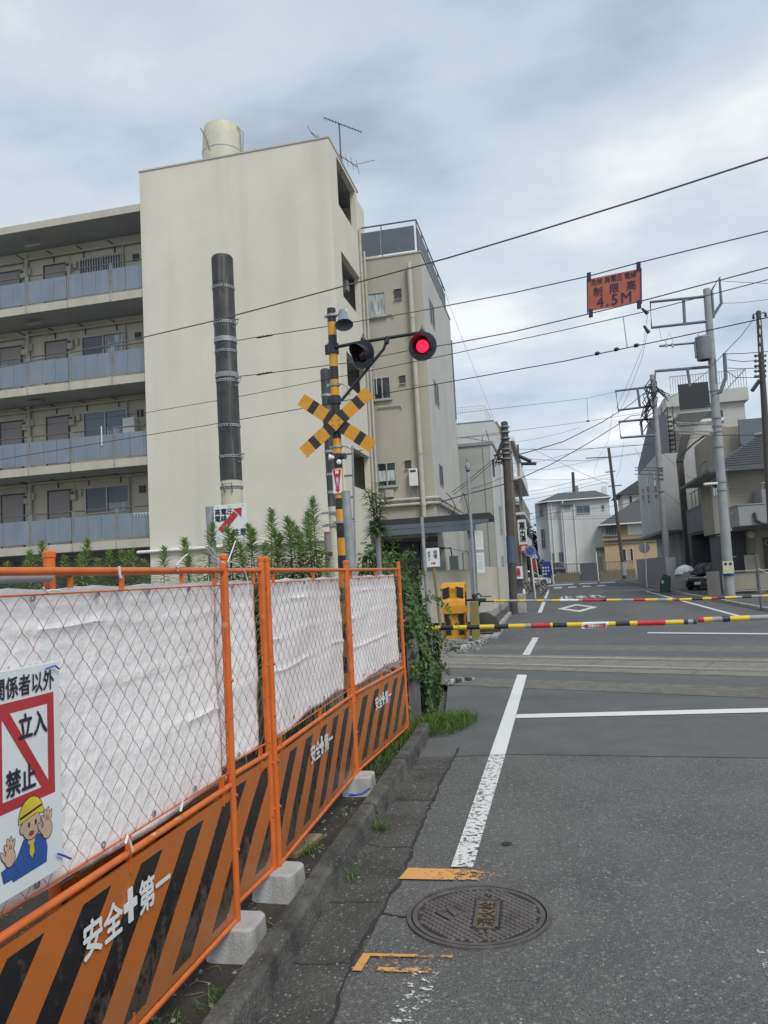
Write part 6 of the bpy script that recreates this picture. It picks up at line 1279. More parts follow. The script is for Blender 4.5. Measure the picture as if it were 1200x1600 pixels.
c1 = car(4.5,1.75,1.5,'car_black','black car parked at the dark garage behind the utility pole'); c1.location = (8.55,46.5,0); c1.rotation_euler.z = R(-122)
c2 = car(4.2,1.7,1.5,'car_white','white car parked at the far left corner'); c2.location = (-2.9,76.5,0); c2.rotation_euler.z = R(20)
c3 = car(4.4,1.72,1.55,'car_navy','dark navy car parked in front of the big grey house'); c3.location = (-1.3,92.3,.7); c3.rotation_euler.z = R(180)
struct(MB().box((-2.2,90.25,-.02),(20,140,.7)).build('yard','concrete'))

# ------------------------------------------------------------------ houses closing the street
YE = 95
def PE(x, y, Y=YE): return py(x, y, Y)
he = thing('grey_house', (2,YE,0), 'large plain grey three storey house closing the end of the street', 'house')
xl, xr_ = PE(861,890).x, PE(944,890).x; zt = PE(862,783).z; zr = PE(900,783).z
xl = PE(858,830).x
box('wall','wall_grey',he,(xl,YE,0),(xr_+1.2,108,zt)); box('bay','wall_grey',he,(PE(876,800).x,YE-.5,0),(PE(893,800).x,YE-.002,zt-.7)); mb = MB()
mb.prism([(PE(874,790).x,YE-.9,zt-.75),(PE(895,790).x,YE-.9,zt-.75),(PE(895,790).x,YE-.0,zt-.05),(PE(874,790).x,YE-.0,zt-.05)],(0,0,.12)); fixn(mb.build('bay_roof','roof_slate',he))
lw = box('left_wing','wall_white',he,(PE(838,830).x,YE+1.5,0),(xl-.002,108,zt-.1))
rx0, rx1 = PE(836,786).x, xr_+1.5; ym = YE+6; rzt = PE(905,767,YE+5).z
mb = MB(); A_ = [(rx0,YE+1.2,zt),(xl,YE-.4,zt),(rx1,YE-.4,zt),(rx1,108.4,zt),(rx0,108.4,zt)]; rg = [(PE(872,772,ym).x,ym,rzt),(PE(930,770,ym).x,ym,rzt)]
mb.add(A_+rg, [(0,1,5),(1,2,6,5),(2,3,6),(3,4,5,6),(4,0,5),(0,4,3,2,1)]); fixn(mb.build('roof','roof_slate',he)); mb = MB(); mb.tube([(rx0,YE+1.1,zt-.06),(xl,YE-.42,zt-.06),(rx1,YE-.42,zt-.06)],.09,6); 
for x in (862,880,897): mb.tube([(PE(x,800).x,YE-.12 if x != 880 else YE-.6,0),(PE(x,800).x,YE-.12 if x != 880 else YE-.6,zt-.1)],.06,6)
mb.build('gutter','white_paint',he)
def we(par, q, gl='glass_dark', Y=YE, **k): a, b = PE(q[0],q[1],Y), PE(q[2],q[3],Y); return winf(par, min(a.x,b.x), max(a.x,b.x), Y, min(a.z,b.z), max(a.z,b.z), gl, **k)
we(he,(900,791,922,801),'glass_blue'); we(he,(940,789,944,796)); we(he,(863,864,868,878),'glass_dark'); we(he,(873,863,881,878)); we(he,(888,870,892,874),mull=False); we(he,(842,788,849,806),Y=YE+1.5); we(he,(845,827,852,842),Y=YE+1.5); we(he,(846,843,853,856),Y=YE+1.5)
box('porch_roof','wall_dark',he,(PE(931,858).x,YE-.9,PE(931,861).z),(PE(944,858).x,YE-.002,PE(931,856).z)); box('door','door_mauve',he,(PE(934,880).x,YE-.03,.5),(PE(942,880).x,YE-.003,2.7))
box('roof_vent','white_paint',he,(PE(940,764,YE+8).x,YE+8,rzt-1),(PE(948,764,YE+8).x,YE+9,PE(940,760,YE+8).z)); box('chimney','galv_dull',he,(PE(902,765).x,YE+7,rzt-1),(PE(907,765).x,YE+8,rzt+.9))
# front wall with dark fence
fw = thing('front_wall', (2,88,0), 'low brown block wall with dark railings in front of the end houses', 'wall'); fx = lambda x: py(x,895,90).x
box('wall','block_wall',fw,(fx(867),90,0),(fx(906),90.2,1.0)); box('wall','block_wall',fw,(fx(937),90,0),(fx(993),90.2,1.0)); box('gate','rail_dark',fw,(fx(907),90.05,0),(fx(935),90.15,2.0)); 
for s0, s1 in ((867,906),(937,993)):
    mb = MB(); mb.box((fx(s0),90.05,1.95),(fx(s1),90.12,2.02)); mb.box((fx(s0),90.05,1.05),(fx(s1),90.12,1.1)); n_ = int((fx(s1)-fx(s0))/.2); mb.build('rail','rail_dark',fw)
    for k in range(n_): box('railing_bar','rail_dark',fw,(fx(s0)+.2*k,90.07,1.0),(fx(s0)+.2*k+.05,90.1,1.95))
ho = thing('ochre_house', (6,96,0), 'ochre two storey house with dark tiled hip roof at the street end', 'house')
YO = 93; x0 = py(945,860,YO).x; x1 = py(1003,860,YO).x; ze = py(960,815,YO).z
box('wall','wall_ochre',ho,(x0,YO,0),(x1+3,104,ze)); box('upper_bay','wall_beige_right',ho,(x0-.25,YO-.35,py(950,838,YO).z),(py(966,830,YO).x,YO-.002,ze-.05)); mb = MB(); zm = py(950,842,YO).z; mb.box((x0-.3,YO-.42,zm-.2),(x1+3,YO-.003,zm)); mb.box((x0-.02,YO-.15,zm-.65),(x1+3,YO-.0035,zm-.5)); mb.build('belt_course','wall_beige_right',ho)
apx = py(1000,777,YO+5); mb = MB(); e0_ = ze; L0, L1 = py(936,815,YO-1).x, x1+4; mb.add([(L0,YO-1.0,e0_-.25),(L1,YO-1,e0_-.25),(L1,105,e0_-.25),(L0,105,e0_-.25),(apx.x,YO+5,apx.z),(L1,YO+5,apx.z)],[(0,1,5,4),(1,2,5),(2,3,4,5),(3,0,4),(0,3,2,1)]); fixn(mb.build('roof','roof_slate',ho)); mb = MB(); mb.box((L0,YO-1.05,e0_-.42),(L1,YO-.95,e0_-.27)); mb.box((L0-.05,YO-1,e0_-.42),(L0+.05,105,e0_-.27)); mb.build('gutter','white_paint',ho)
for q in ((972,858,979,876),(984,857,990,876)): we(ho,q,Y=YO,mull=False,fr='white_paint')
box('shutter','white_paint',ho,(py(980,820,YO).x,YO-.06,py(980,836,YO).z),(py(1003,820,YO).x,YO-.004,py(980,814,YO).z)); 
for k in range(4): a = py(948+4.4*k,826,YO-.35); box('bay_window','glass_blue',ho,(a.x-.13,YO-.37,a.z-.7),(a.x+.13,YO-.352,a.z+.6))
hk = thing('cream_gable_house', (10,112,0), 'pale house with dark gable roof peeking out behind the ochre house', 'house'); a, b = py(972,770,112), py(1003,757,112); box('wall','wall_pale',hk,(a.x,112,0),(a.x+8,120,a.z)); mb = MB(); mb.prism([(a.x-1,111.5,a.z-.3),(a.x+9,111.5,a.z-.3),(a.x+4,111.5,a.z+2.6)],(0,9,0)); fixn(mb.build('roof','roof_slate',hk)); we(hk,(983,775,988,785),Y=112,mull=False)

# ------------------------------------------------------------------ right side houses
XR = 7.5
gr = thing('grey_block', (XR,58,0), 'grey rendered building with strip windows and slanting purple stair shed, right of the street', 'building')
zg = 9.2; zb0 = 3.85
box('body','wall_block',gr,(XR,57.6,zb0),(12,71,zg+.15)); box('lower_body','wall_block',gr,(XR+1.1,57.8,0),(12,71,zb0-.002)); box('ledge_roof','rail_dark',gr,(XR-.35,56.6,zb0-.22),(9.6,71,zb0-.02))
for q in ((1003,765,1008,795),(1010,750,1016,785),(1021,738,1027,778)): a, b = px(q[0],q[1],XR), px(q[2],q[3],XR); wins(gr, XR-.002, min(a.y,b.y), max(a.y,b.y), min(a.z,b.z), max(a.z,b.z), 'glass_dark', sgn=-1)
sh = [px(998,706,XR-.0), px(1027,690,XR), px(1031,670,XR)]; mb = MB(); mb.prism([(XR+.02,57.7,zg+.155),(XR+.02,70.5,zg+.155),(XR+.02,70.5,zg+.8),(XR+.02,66,zg+1.8),(XR+.02,60.5,zg+3.0),(XR+.02,57.7,zg+3.0)],(.9,0,0)); fixn(mb.build('stair_shed','shed_purple',gr))
# open stair rising behind
for k in range(9): z = 9.6+.36*k; box('stair_tread','rail_dark',gr,(8.45,60+.05*k,z),(9.2,60.6+.05*k,z+.06))
mb = MB(); [mb.box((x-.035,60.0,9.3),(x+.035,60.08,13.2)) for x in (8.43,8.85,9.22)]; mb.build('stair_string','brown_steel',gr)
up = thing('rooftop_building', (11,63,0), 'pale upper building with roof railing, strip window and black balcony screen, behind the utility pole', 'building')
YU = 62; g = lambda x,y: py(x,y,YU)
xa, xb = g(1045,660).x, g(1160,660).x; zp = g(1100,615).z
box('wall','wall_pale',up,(xa,YU,0),(g(1166,660).x,74,zp-.75)); box('parapet','wall_pale',up,(g(1041,645).x,YU-.35,zp-.85),(g(1170,640).x,74.4,zp+.05)); 
ws_ = we(up,(1060,647,1131,657),Y=YU,mull=True); mb = MB(); mb.box((g(1058,660).x,YU-.12,g(1060,661).z-.1),(g(1132,660).x,YU-.003,g(1060,661).z+.12)); mb.build('sill_band','white_paint',up)
zr_ = zp+.05; mb = MB(); mb.tube([(g(1046,590).x,YU-.1,zr_+1.5),(g(1165,590).x,YU-.1,zr_+1.5),(g(1165,590).x+.1,73,zr_+1.5)],.04,6); mb.tube([(g(1046,590).x,YU-.1,zr_+.1),(g(1165,590).x,YU-.1,zr_+.1)],.03,6); mb.build('railing','galv',up)
for k in range(30): X = g(1046,590).x+(g(1165,590).x-g(1046,590).x)*k/29; box('baluster','galv',up,(X-.02,YU-.12,zr_+.1),(X+.02,YU-.08,zr_+1.5))
YP = 57.3; a, b = py(1059,603,YP), py(1110,636,YP); box('black_screen','wall_dark',up,(a.x,YP,b.z),(b.x,YP+.08,a.z+.1)).data.materials[0] = mat('screen_black',(.028,.034,.04),rough=.6)
mb = MB(); mb.box((a.x,YP+.1,b.z-.25),(b.x,YU-.36,b.z-.05)); mb.build('screen_deck','wall_pale',up)
gh_ = thing('garage_house', (8.8,50,0), 'dark grey garage house with cream upper floor, roof terrace and brown corner fin', 'house')
XG = 8.75; Yg0, Yg1 = 46.6, 55.6
zg1 = px(1090,790,XG).z; zg0 = px(1090,850,XG).z
zt_, zl = 5.0, 3.25
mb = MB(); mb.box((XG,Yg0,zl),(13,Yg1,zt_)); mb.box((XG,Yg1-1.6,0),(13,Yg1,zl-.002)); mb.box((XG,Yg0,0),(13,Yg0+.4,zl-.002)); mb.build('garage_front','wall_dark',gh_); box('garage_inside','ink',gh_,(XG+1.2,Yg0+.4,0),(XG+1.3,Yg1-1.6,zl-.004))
box('balcony_face','rail_dark',gh_,(XG-.08,Yg0+1.0,zl+.15),(XG-.002,Yg1-.9,zt_-.25)).data.materials[0] = mat('slate_panel',(.15,.16,.175),rough=.7,scale=1)
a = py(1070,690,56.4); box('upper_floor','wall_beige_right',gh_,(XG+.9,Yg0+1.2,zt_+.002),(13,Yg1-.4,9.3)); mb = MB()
for k in range(1,4): mb.box((XG+.892,Yg0+1.2+2.0*k,zt_+.1),(XG+.899,Yg0+1.22+2.0*k,9.2))
for k in range(1,3): mb.box((XG+.9+1.3*k,Yg0+1.19,zt_+.1),(XG+.92+1.3*k,Yg0+1.199,9.2))
mb.build('panel_joint','wall_beige',gh_)
box('corner_fin','brown_steel',gh_,(XG-.25,Yg1-.35,0),(XG+.15,Yg1+.05,8.5)); fixn(MB().prism([(XG-.3,Yg1-.4,8.4),(XG+.15,Yg1-.4,8.4),(XG+.75,Yg1-.4,10.2),(XG+.2,Yg1-.4,10.2)],(0,.45,0)).build('leaning_fin','brown_steel',gh_))
box('parapet','wall_dark',gh_,(XG+2.0,Yg0+.5,8.1),(19,Yg0+.7,9.55)).data.materials[0] = mat('parapet_grey',(.15,.165,.19),(.13,.145,.165),rough=.7,scale=.5); box('rear_body','wall_beige_right',gh_,(13.002,Yg0+.72,0),(19,Yg1,9.3))
mb = MB(); mb.tube([(XG+.05,Yg0+.1,zt_+1.0),(XG+.05,Yg1-2,zt_+1.0)],.025,6); [mb.tube([(XG+.05,Yg0+.1+1.2*k,zt_),(XG+.05,Yg0+.1+1.2*k,zt_+1.0+(1.3 if k in (0,2) else 0))],.022,5) for k in range(6)]; mb.tube([(XG+.05,Yg0+.1,zt_+2.3),(XG+.05,Yg0+2.5,zt_+2.3)],.03,6); mb.build('terrace_railing','rail_dark',gh_)
th_ = thing('tile_house', (8,37.5,0), 'beige tiled house with grey slate hip roof and jutting balconies at right edge', 'house')
YT = 37.4; XT = 7.85
zev = py(1180,731,YT).z; zfl = py(1135,829,YT).z
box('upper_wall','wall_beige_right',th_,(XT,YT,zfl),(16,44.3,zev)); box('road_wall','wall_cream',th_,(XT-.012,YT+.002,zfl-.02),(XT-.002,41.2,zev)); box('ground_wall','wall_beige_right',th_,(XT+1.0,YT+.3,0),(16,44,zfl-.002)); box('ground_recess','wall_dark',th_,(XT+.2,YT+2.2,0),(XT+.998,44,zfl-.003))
mb = MB(); vs=[(XT-.9,YT-.8,zev-.02),(17,YT-.8,zev-.02),(17,45,zev-.02),(XT-.9,45,zev-.02),(XT+2.6,41,zev+2.2),(17,41,zev+2.2)]; mb.add(vs,[(0,1,5,4),(1,2,5),(2,3,4,5),(3,0,4),(0,3,2,1)]); fixn(mb.build('roof','roof_slate',th_)); 
for k in range(16): # roof courses
    f0 = k/16; A_ = Vector(vs[0]).lerp(Vector(vs[4]),f0); B_ = Vector(vs[1]).lerp(Vector(vs[5]),f0); mb = MB(); mb.bar(A_+Vector((.1,-.01,.03)),B_+Vector((0,-.01,.03)),.06,.016); mb.build('roof_course','roof_slate',th_)
for X in (10.2,11.4,12.6): box('snow_guard','frame_dark',th_,(X,YT+.5,zev+.85),(X+.15,YT+.6,zev+1.0))
mb = MB(); mb.box((XT-.95,YT-.86,zev-.14),(17,YT-.78,zev-.0)); mb.box((XT-.97,YT-.78,zev-.14),(XT-.88,45,zev-.0)); mb.build('gutter','wall_dark',th_); box('soffit','soffit',th_,(XT-.85,YT-.75,zev-.06),(16.5,44.8,zev-.03))
mb = MB(); 
for k in range(1,14): mb.box((XT+.001,YT-.006,zfl+k*(zev-zfl)/14),(16,YT-.001,zfl+k*(zev-zfl)/14+.012))
mb.build('tile_course','wall_beige',th_)['kind'] = 'stuff'
a, b = px(1116,745,XT), px(1118,775,XT); wins(th_, XT-.013, a.y-.6, a.y+.5, b.z, a.z-.2, 'glass_dark', sgn=-1)
ba_ = py(1153,790,35.6); bb_ = py(1186,818,35.6); bc = box('balcony','wall_grey',th_,(ba_.x,35.6,bb_.z-.05),(ba_.x+1.05,YT-.003,ba_.z)); box('coping','galv_dull',bc,(ba_.x-.03,35.57,ba_.z),(ba_.x+1.08,YT-.004,ba_.z+.05)); bc.data.materials[0] = MATS['soffit']
bb2 = py(1170,766,35.9); b3_ = box('balcony','soffit',th_,(ba_.x+1.06,35.9,bb_.z-.02),(17,YT-.0035,bb2.z)); mb = MB(); mb.tube([(ba_.x+1.1,36.0,bb2.z+.28),(17,36.0,bb2.z+.28)],.03,6); [mb.tube([(ba_.x+1.15+1.2*k,36,bb2.z),(ba_.x+1.15+1.2*k,36,bb2.z+.28)],.02,5) for k in range(5)]; mb.build('railing','galv_dull',b3_)
MB().tube([(ba_.x+.62,35.55,ba_.z-.35),(ba_.x+.66,35.52,bb_.z+.15),(ba_.x+.9,35.5,bb_.z-.02),(16,35.8,bb_.z-.25)],.07,8).build('downpipe','brown_steel',th_)
gd = py(1192,845,YT+.3); ed = box('entrance_door','frame_dark',th_,(gd.x,YT+.24,.1),(gd.x+1.0,YT+.298,2.5)); MB().lathe((gd.x+.15,YT+.2,py(1195,848,YT).z),(0,-1,0),[(.08,0),(.13,.03),(.08,.06)],12).build('wreath','leaf_pale',ed)
box('wall_lamp','frame_dark',th_,(py(1178,867,YT).x-.09,YT+.18,py(1178,871,YT).z),(py(1178,867,YT).x+.09,YT+.298,py(1178,864,YT).z)); lx = py(1165,880,YT+.1); box('mail_box','wall_beige',th_,(lx.x,YT+.1,.9),(lx.x+.62,YT+.298,1.75)); MB().lathe((py(1176,835,YT).x,YT+.29,py(1176,835,YT).z),(0,-1,0),[(.16,0),(.16,.05),(.05,.08),(0,.08)],16).build('exhaust_cap','pipe_cream',th_)
# fence, gate wall and small things along the right pavement
yf = thing('yard_fence', (7,34.5,0), 'thin grey railing in front of the beige tiled house', 'fence'); YF = 34.9; zf = py(1165,892,YF).z
mb = MB(); mb.tube([(py(1128,893,YF).x,YF,zf),(12,YF,zf)],.03,6); mb.tube([(py(1128,893,YF).x,YF,.25),(12,YF,.25)],.03,6); mb.build('rail','galv_dull',yf)
for x in (1146,1187): X = py(x,920,YF).x; MB().tube([(X,YF,0),(X,YF,zf)],.035,8).build('post','rail_dark',yf)
box('mesh_panel','soffit',yf,(py(1128,893,YF).x,YF+.05,.3),(12,YF+.06,zf-.05)).data.materials[0] = MATS['wall_beige_right']
rp = thing('roadside_post', (5.9,27,0), 'thin dark post with slack rope near the right edge', 'post'); p = gp(1190,955); MB().tube([p, (p.x-.02,p.y,1.75)],.03,8).build('post','rail_dark',rp); MB().tube(sag((p.x,p.y,1.3),(p.x+2.2,p.y+.5,1.25),.35),.012,5).build('rope','pole_cream',rp)
sc_ = thing('metal_screen', (7,40,0), 'dull grey metal sheet screen left of the utility pole', 'screen'); a = gp(1107,938); Ys = a.y; MB().bbox((a.x,Ys,.12),(py(1127,930,Ys).x,Ys+.06,py(1115,893,Ys).z),.01).build('sheet','galv_dull',sc_); sc_.children[0].data.materials[0] = mat('screen_grey',(.165,.16,.15),(.12,.118,.11),rough=.6,scale=2.5,metal=.3)
lw_ = thing('grey_boundary_wall', (6.4,58,0), 'dark grey panel wall along the right pavement', 'wall'); 
for k in range(8): y0_ = 49.5+2.3*k; mb = MB(); mb.bbox((6.42+.012*k,y0_+.02,0),(6.54+.012*k,y0_+2.28,1.95+.02*(k%2)),.01); mb.build('panel','grey_fence',lw_)
box('end_panel','grey_fence',lw_,(6.42,49.3,0),(7.0,49.48,1.9))
ct = thing('covered_motorbike', (7.1,49,0), 'grey cover with white top draped over a parked motorbike', 'covered motorbike'); a = gp(1062,925)
mb = MB(); c0_ = Vector((7.25,47.9,0)); rows = []
for j,(z,rx,ry) in enumerate(((0,.72,.95),(.3,.7,.9),(.7,.55,.8),(1.0,.42,.7),(1.25,.2,.4),(1.3,.02,.05))): rows += [c0_+Vector((math.cos(6.283*i/16)*rx*(1+.06*math.sin(i*3)), math.sin(6.283*i/16)*ry, z+.05*math.sin(i*2.3+j))) for i in range(16)]
mb.add(rows,[(j*16+i,j*16+(i+1)%16,(j+1)*16+(i+1)%16,(j+1)*16+i) for j in range(5) for i in range(16)],True); mb.build('cover','soffit',ct); mb = MB(); mb.lathe(c0_+Vector((0,-.1,1.02)),(0,0,1),[(.62,-.14),(.52,.10),(.36,.28),(.1,.38),(0,.39)],14); mb.build('white_cloth','white_plastic',ct)
gb = thing('green_sign_board', gp(1041,926), 'green slanted board standing at the foot of the second utility pole', 'board'); a = gp(1041,926); fixn(MB().prism([(a.x-.32,a.y,0),(a.x+.24,a.y,0),(a.x+.30,a.y,.85),(a.x-.05,a.y,1.0),(a.x-.26,a.y,.62)],(0,.12,0)).build('board','green_bin',gb)); box('label','white_plastic',gb,(a.x-.2,a.y-.012,.5),(a.x-.08,a.y-.002,.66))
ms_ = thing('round_sign', (6.1,60,0), 'back of a round road sign on a thin pole at the right pavement', 'road sign'); a = gp(1011,918); cN = py(1007,856,a.y); MB().tube([(a.x,a.y,0),(cN.x+.05,a.y,cN.z+.35)],.04,8).build('pole','white_paint',ms_); MB().lathe((cN.x,a.y+.06,cN.z),(0,-1,0),[(0,-.02),(.36,-.02),(.36,0),(0,.005)],24).build('plate','galv_dull',ms_)
wp2 = thing('white_post', gp(936,905), 'slim white pole standing before the end house wall', 'post'); p = py(935,906,88); MB().tube([(p.x+.05,88,0),(py(931,862,88).x,88,py(931,862,88).z)],.055,8).build('pole','white_paint',wp2)

# trees far behind
def tree(c, r, n, label, seed, leaf=(.25,.5)):
    t = thing('tree', (c[0],c[1],0), label, 'tree', 'trees at the street end'); rnd = random.Random(seed); c = Vector(c); mb = MB(); tr_ = MB(); tr_.tube([(c.x,c.y,0),(c.x+.2,c.y,c.z-r[2]*.4),(c.x,c.y,c.z+r[2]*.4)],.28,8,False,.06)
    for k in range(6): az = rnd.uniform(0,6.28); tr_.tube([(c.x,c.y,c.z-r[2]*.5),(c.x+math.cos(az)*r[0]*.7,c.y+math.sin(az)*r[1]*.7,c.z+r[2]*rnd.uniform(-.1,.5))],.1,5,False,.03)
    for i in range(n):
        d = Vector((rnd.gauss(0,1),rnd.gauss(0,1),rnd.gauss(0,1))).normalized(); q = rnd.uniform(.3,1)**.5*(1+.45*noise.noise(d*2.2+Vector((seed*3,0,0)))+.2*noise.noise(d*6))
        p = c+Vector((d.x*r[0],d.y*r[1],d.z*r[2]))*q; nn_ = (d+Vector((rnd.uniform(-.9,.9),rnd.uniform(-.9,.9),rnd.uniform(-.2,.9)))).normalized(); s = rnd.uniform(*leaf); tt = nn_.cross(Vector((rnd.uniform(-1,1),rnd.uniform(-1,1),.3))).normalized(); bb = nn_.cross(tt); mb.add([p-tt*s*.5,p+bb*s*.35,p+tt*s*.5,p-bb*s*.35],[(0,1,2,3)])
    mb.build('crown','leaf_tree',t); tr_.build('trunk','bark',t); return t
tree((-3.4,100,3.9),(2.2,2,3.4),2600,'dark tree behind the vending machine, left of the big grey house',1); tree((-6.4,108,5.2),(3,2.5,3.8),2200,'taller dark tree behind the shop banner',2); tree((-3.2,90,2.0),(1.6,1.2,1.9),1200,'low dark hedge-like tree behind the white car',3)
sb = thing('blue_grey_sign', (-2.1,75,0), 'small dark blue rectangular sign board beside the shop banner', 'sign'); a, b = py(826,836,75), py(834,858,75); box('board','wall_dark',sb,(a.x,75,b.z-.3),(b.x,75.2,a.z)).data.materials[0] = mat('sign_slate',(.06,.09,.14),rough=.5); MB().tube([((a.x+b.x)/2,75.1,0),((a.x+b.x)/2,75.1,b.z)],.05,6).build('post','galv_dull',sb)
rd = thing('red_banner_flag', (-1.6,62,0), 'dark red banner between the no parking and crosswalk signs', 'banner'); a = py(834.5,882,62); box('cloth','sign_red',rd,(a.x-.16,62,a.z-.5),(a.x+.16,62.02,a.z+.6)); MB().tube([(a.x-.17,62.01,0),(a.x-.17,62.01,a.z+.65)],.02,6).build('pole','white_paint',rd)
for (nm, a, b_, z, m, lab, cat) in (('far_house',(-30,112),(-9,125),7.5,'wall_white','pale house far left behind the trees','house'),('far_house',(14,118),(30,130),8.0,'wall_pale','pale house far behind the right row','house')):
    t = thing(nm,(a[0],a[1],0),lab,cat); box('wall',m,t,(a[0],a[1],0),(b_[0],b_[1],z)); fixn(MB().prism([(a[0]-.6,a[1]-.6,z),(b_[0]+.6,a[1]-.6,z),(b_[0]+.6,(a[1]+b_[1])/2,z+2.4),(a[0]-.6,(a[1]+b_[1])/2,z+2.4)],(0,0,.2)).build('roof','roof_slate',t))
# ------------------------------------------------------------------ utility poles with racks
def upole(top, low, Y, r0, r1, label, m='pole_concrete', name='utility_pole'):
    a, b = py(*top, Y), py(*low, Y); d = (b-a)/(a.z-b.z); ft = a+d*a.z; t = thing(name, (ft.x,Y,0), label, 'utility pole'); MB().tube([ft, a], r1, 16, True, r0).build('shaft', m, t); MB().lathe(a,(0,0,1),[(r0,-.02),(r0*1.02,.0),(r0*.5,.04),(0,.05)],16).build('cap',m,t); return t, a, ft
def rack(t, pts, Y, r=.05, close=True, name='cable_rack'):
    P_ = [py(x,y,Y) for x,y in pts]; return MB().tube(P_, r*1.3, 8).build(name,'rack_steel',t)
Y1_ = 34.1
u1, a1, f1 = upole((1104,452),(1141,935),Y1_,.145,.215,'concrete utility pole with transformer and pipe racks, behind the right barrier tip')
for pts in ([(1105,463),(1016,472),(1018,512),(1106,502)],[(1068,468),(1070,508)]): rack(u1,pts,Y1_-.05)
rack(u1,[(1107,462),(1124,433),(1127,474),(1108,503)],Y1_+.3); rack(u1,[(1112,456),(1115,496)],Y1_+.2,.045); rack(u1,[(1110,573),(1024,580),(1022,612)],Y1_-.05); rack(u1,[(1074,576),(1078,604)],Y1_-.05,.045); rack(u1,[(1104,534),(1030,541)],Y1_-.05,.035,name='cross_arm')
c_ = py(1099,545,Y1_-.25); tf = MB().lathe(c_-Vector((0,0,.50)),(0,0,1),[(.20,0),(.28,.02),(.295,.08),(.30,.92),(.31,.93),(.30,1.0),(.2,1.03),(0,1.03)],20).build('transformer','transformer',u1); mb = MB(); [mb.lathe(c_+Vector((x,0,.5)),(0,0,1),[(.03,0),(.045,.05),(.03,.08),(.045,.12),(0,.16)],8) for x in (-.15,.15)]; mb.build('bushing','insulator',tf); MB().bbox(c_+Vector((-.34,-.12,-.35)),c_+Vector((-.29,.12,.35)),.01).build('cooling_fin','transformer',tf)
rack(u1,[(1132,552),(1134,590),(1126,612),(1112,618)],Y1_-.1,.06,name='cable_conduit'); rack(u1,[(1116,560),(1118,600)],Y1_-.1,.05,name='cable_conduit')
for y in (612,655,668,676,700,755,768): z = py(1115,y,Y1_).z; k = (a1.z-z)/(a1.z); c_ = a1+(f1-a1)*k; rr = .145+.07*k; MB().lathe(c_,(0,0,1),[(rr-.01,0),(rr+.03,0),(rr+.03,.06),(rr-.01,.06)],16).build('pole_band','galv_dull',u1)
for y, x0 in ((660,1056),(672,1053),(677,1060)): A_ = py(x0,y,Y1_-.2); B_ = py(1115,y+3,Y1_-.2); MB().bar(A_,B_,.06,.06).build('cross_arm','galv_dull',u1)
for y in range(600,905,34): z = py(1115,y,Y1_).z; k = (a1.z-z)/a1.z; c_ = a1+(f1-a1)*k; s = 1 if (y//34) % 2 else -1; MB().tube([c_+Vector((s*.15,-.05,0)), c_+Vector((s*.34,-.05,.01))],.012,5).build('step_bolt','galv_dull',u1)
pl1 = py(1138,887,Y1_-.3); MB().bbox(pl1+Vector((-.21,-.01,-.24)),pl1+Vector((.21,.02,.26)),.01).build('plate','pole_cream',u1); z = py(1138,900,Y1_).z; k = (a1.z-z)/a1.z; c_ = a1+(f1-a1)*k; MB().lathe(c_,(0,0,1),[(.21,0),(.222,0),(.222,.09),(.21,.09)],16).build('blue_band','blue_sign',u1); mb = MB(); [mb.lathe(pl1+Vector((x,-.015,.16)),(0,-1,0),[(.06,0),(.06,.01),(0,.012)],12) for x in (-.09,.09)]; mb.build('plate_print','frame_dark',u1)
sl = py(1110,756,Y1_-.4); lamp1 = MB().bbox(sl+Vector((-.26,-.1,-.05)),sl+Vector((.28,.1,.05)),.03, Matrix.Identity(4)).build('street_lamp','white_paint',u1)
Y2_ = 51.4
u2, a2, f2 = upole((1019,586),(1046,918),Y2_,.15,.23,'second concrete utility pole farther down the right side, wrapped in cable bundles')
for pts in ([(1020,604),(962,611),(966,641),(1022,634)],[(996,607),(1000,637)],[(1022,654),(967,659),(970,684),(1024,680)],[(1001,656),(1004,682)]): rack(u2,pts,Y2_-.05,.06)
mb = MB(); rnd = random.Random(9)
for k in range(11):
    x = 1014+rnd.uniform(-9,12); y0_ = rnd.uniform(592,612); P_ = [py(x,y0_,Y2_-.25)]
    for j in range(5): P_.append(py(1018+rnd.uniform(-12,10)-j*2,y0_+12*(j+1)+rnd.uniform(-3,3),Y2_-.25-rnd.random()*.2))
    mb.tube(P_,.035,5)
for k in range(6): mb.tube([py(1022+rnd.uniform(-2,3),606+rnd.uniform(-4,4),Y2_-.2),py(1032+rnd.uniform(-2,5),612+rnd.uniform(-4,8),Y2_-.3),py(1040+rnd.uniform(-3,9),622+rnd.uniform(-6,6),Y2_-.2)],.03,5)
mb.build('cable_bundle','cable',u2)
for y in (731,735,741,748,768): A_ = py(992 if y < 745 else 1020,y,Y2_-.2); B_ = py(1037,y,Y2_-.2); MB().bar(A_,B_,.06,.05).build('cross_arm','rail_dark',u2)
u3, a3, f3 = upole((1185,487),(1202,760),30,.085,.16,'brown steel utility pole cut off by the right edge of the view','pole_brown')
MB().bar(py(1177,491,30),py(1196,488,30),.04,.05).build('cross_arm','galv_dull',u3); mb = MB(); [mb.lathe(py(x,y,30),(0,0,1),[(.03,-.12),(.06,-.08),(.03,-.03),(.05,.02),(0,.04)],8) for x,y in ((1177,493),(1196,490))]; mb.build('insulators','ink_blue',u3)
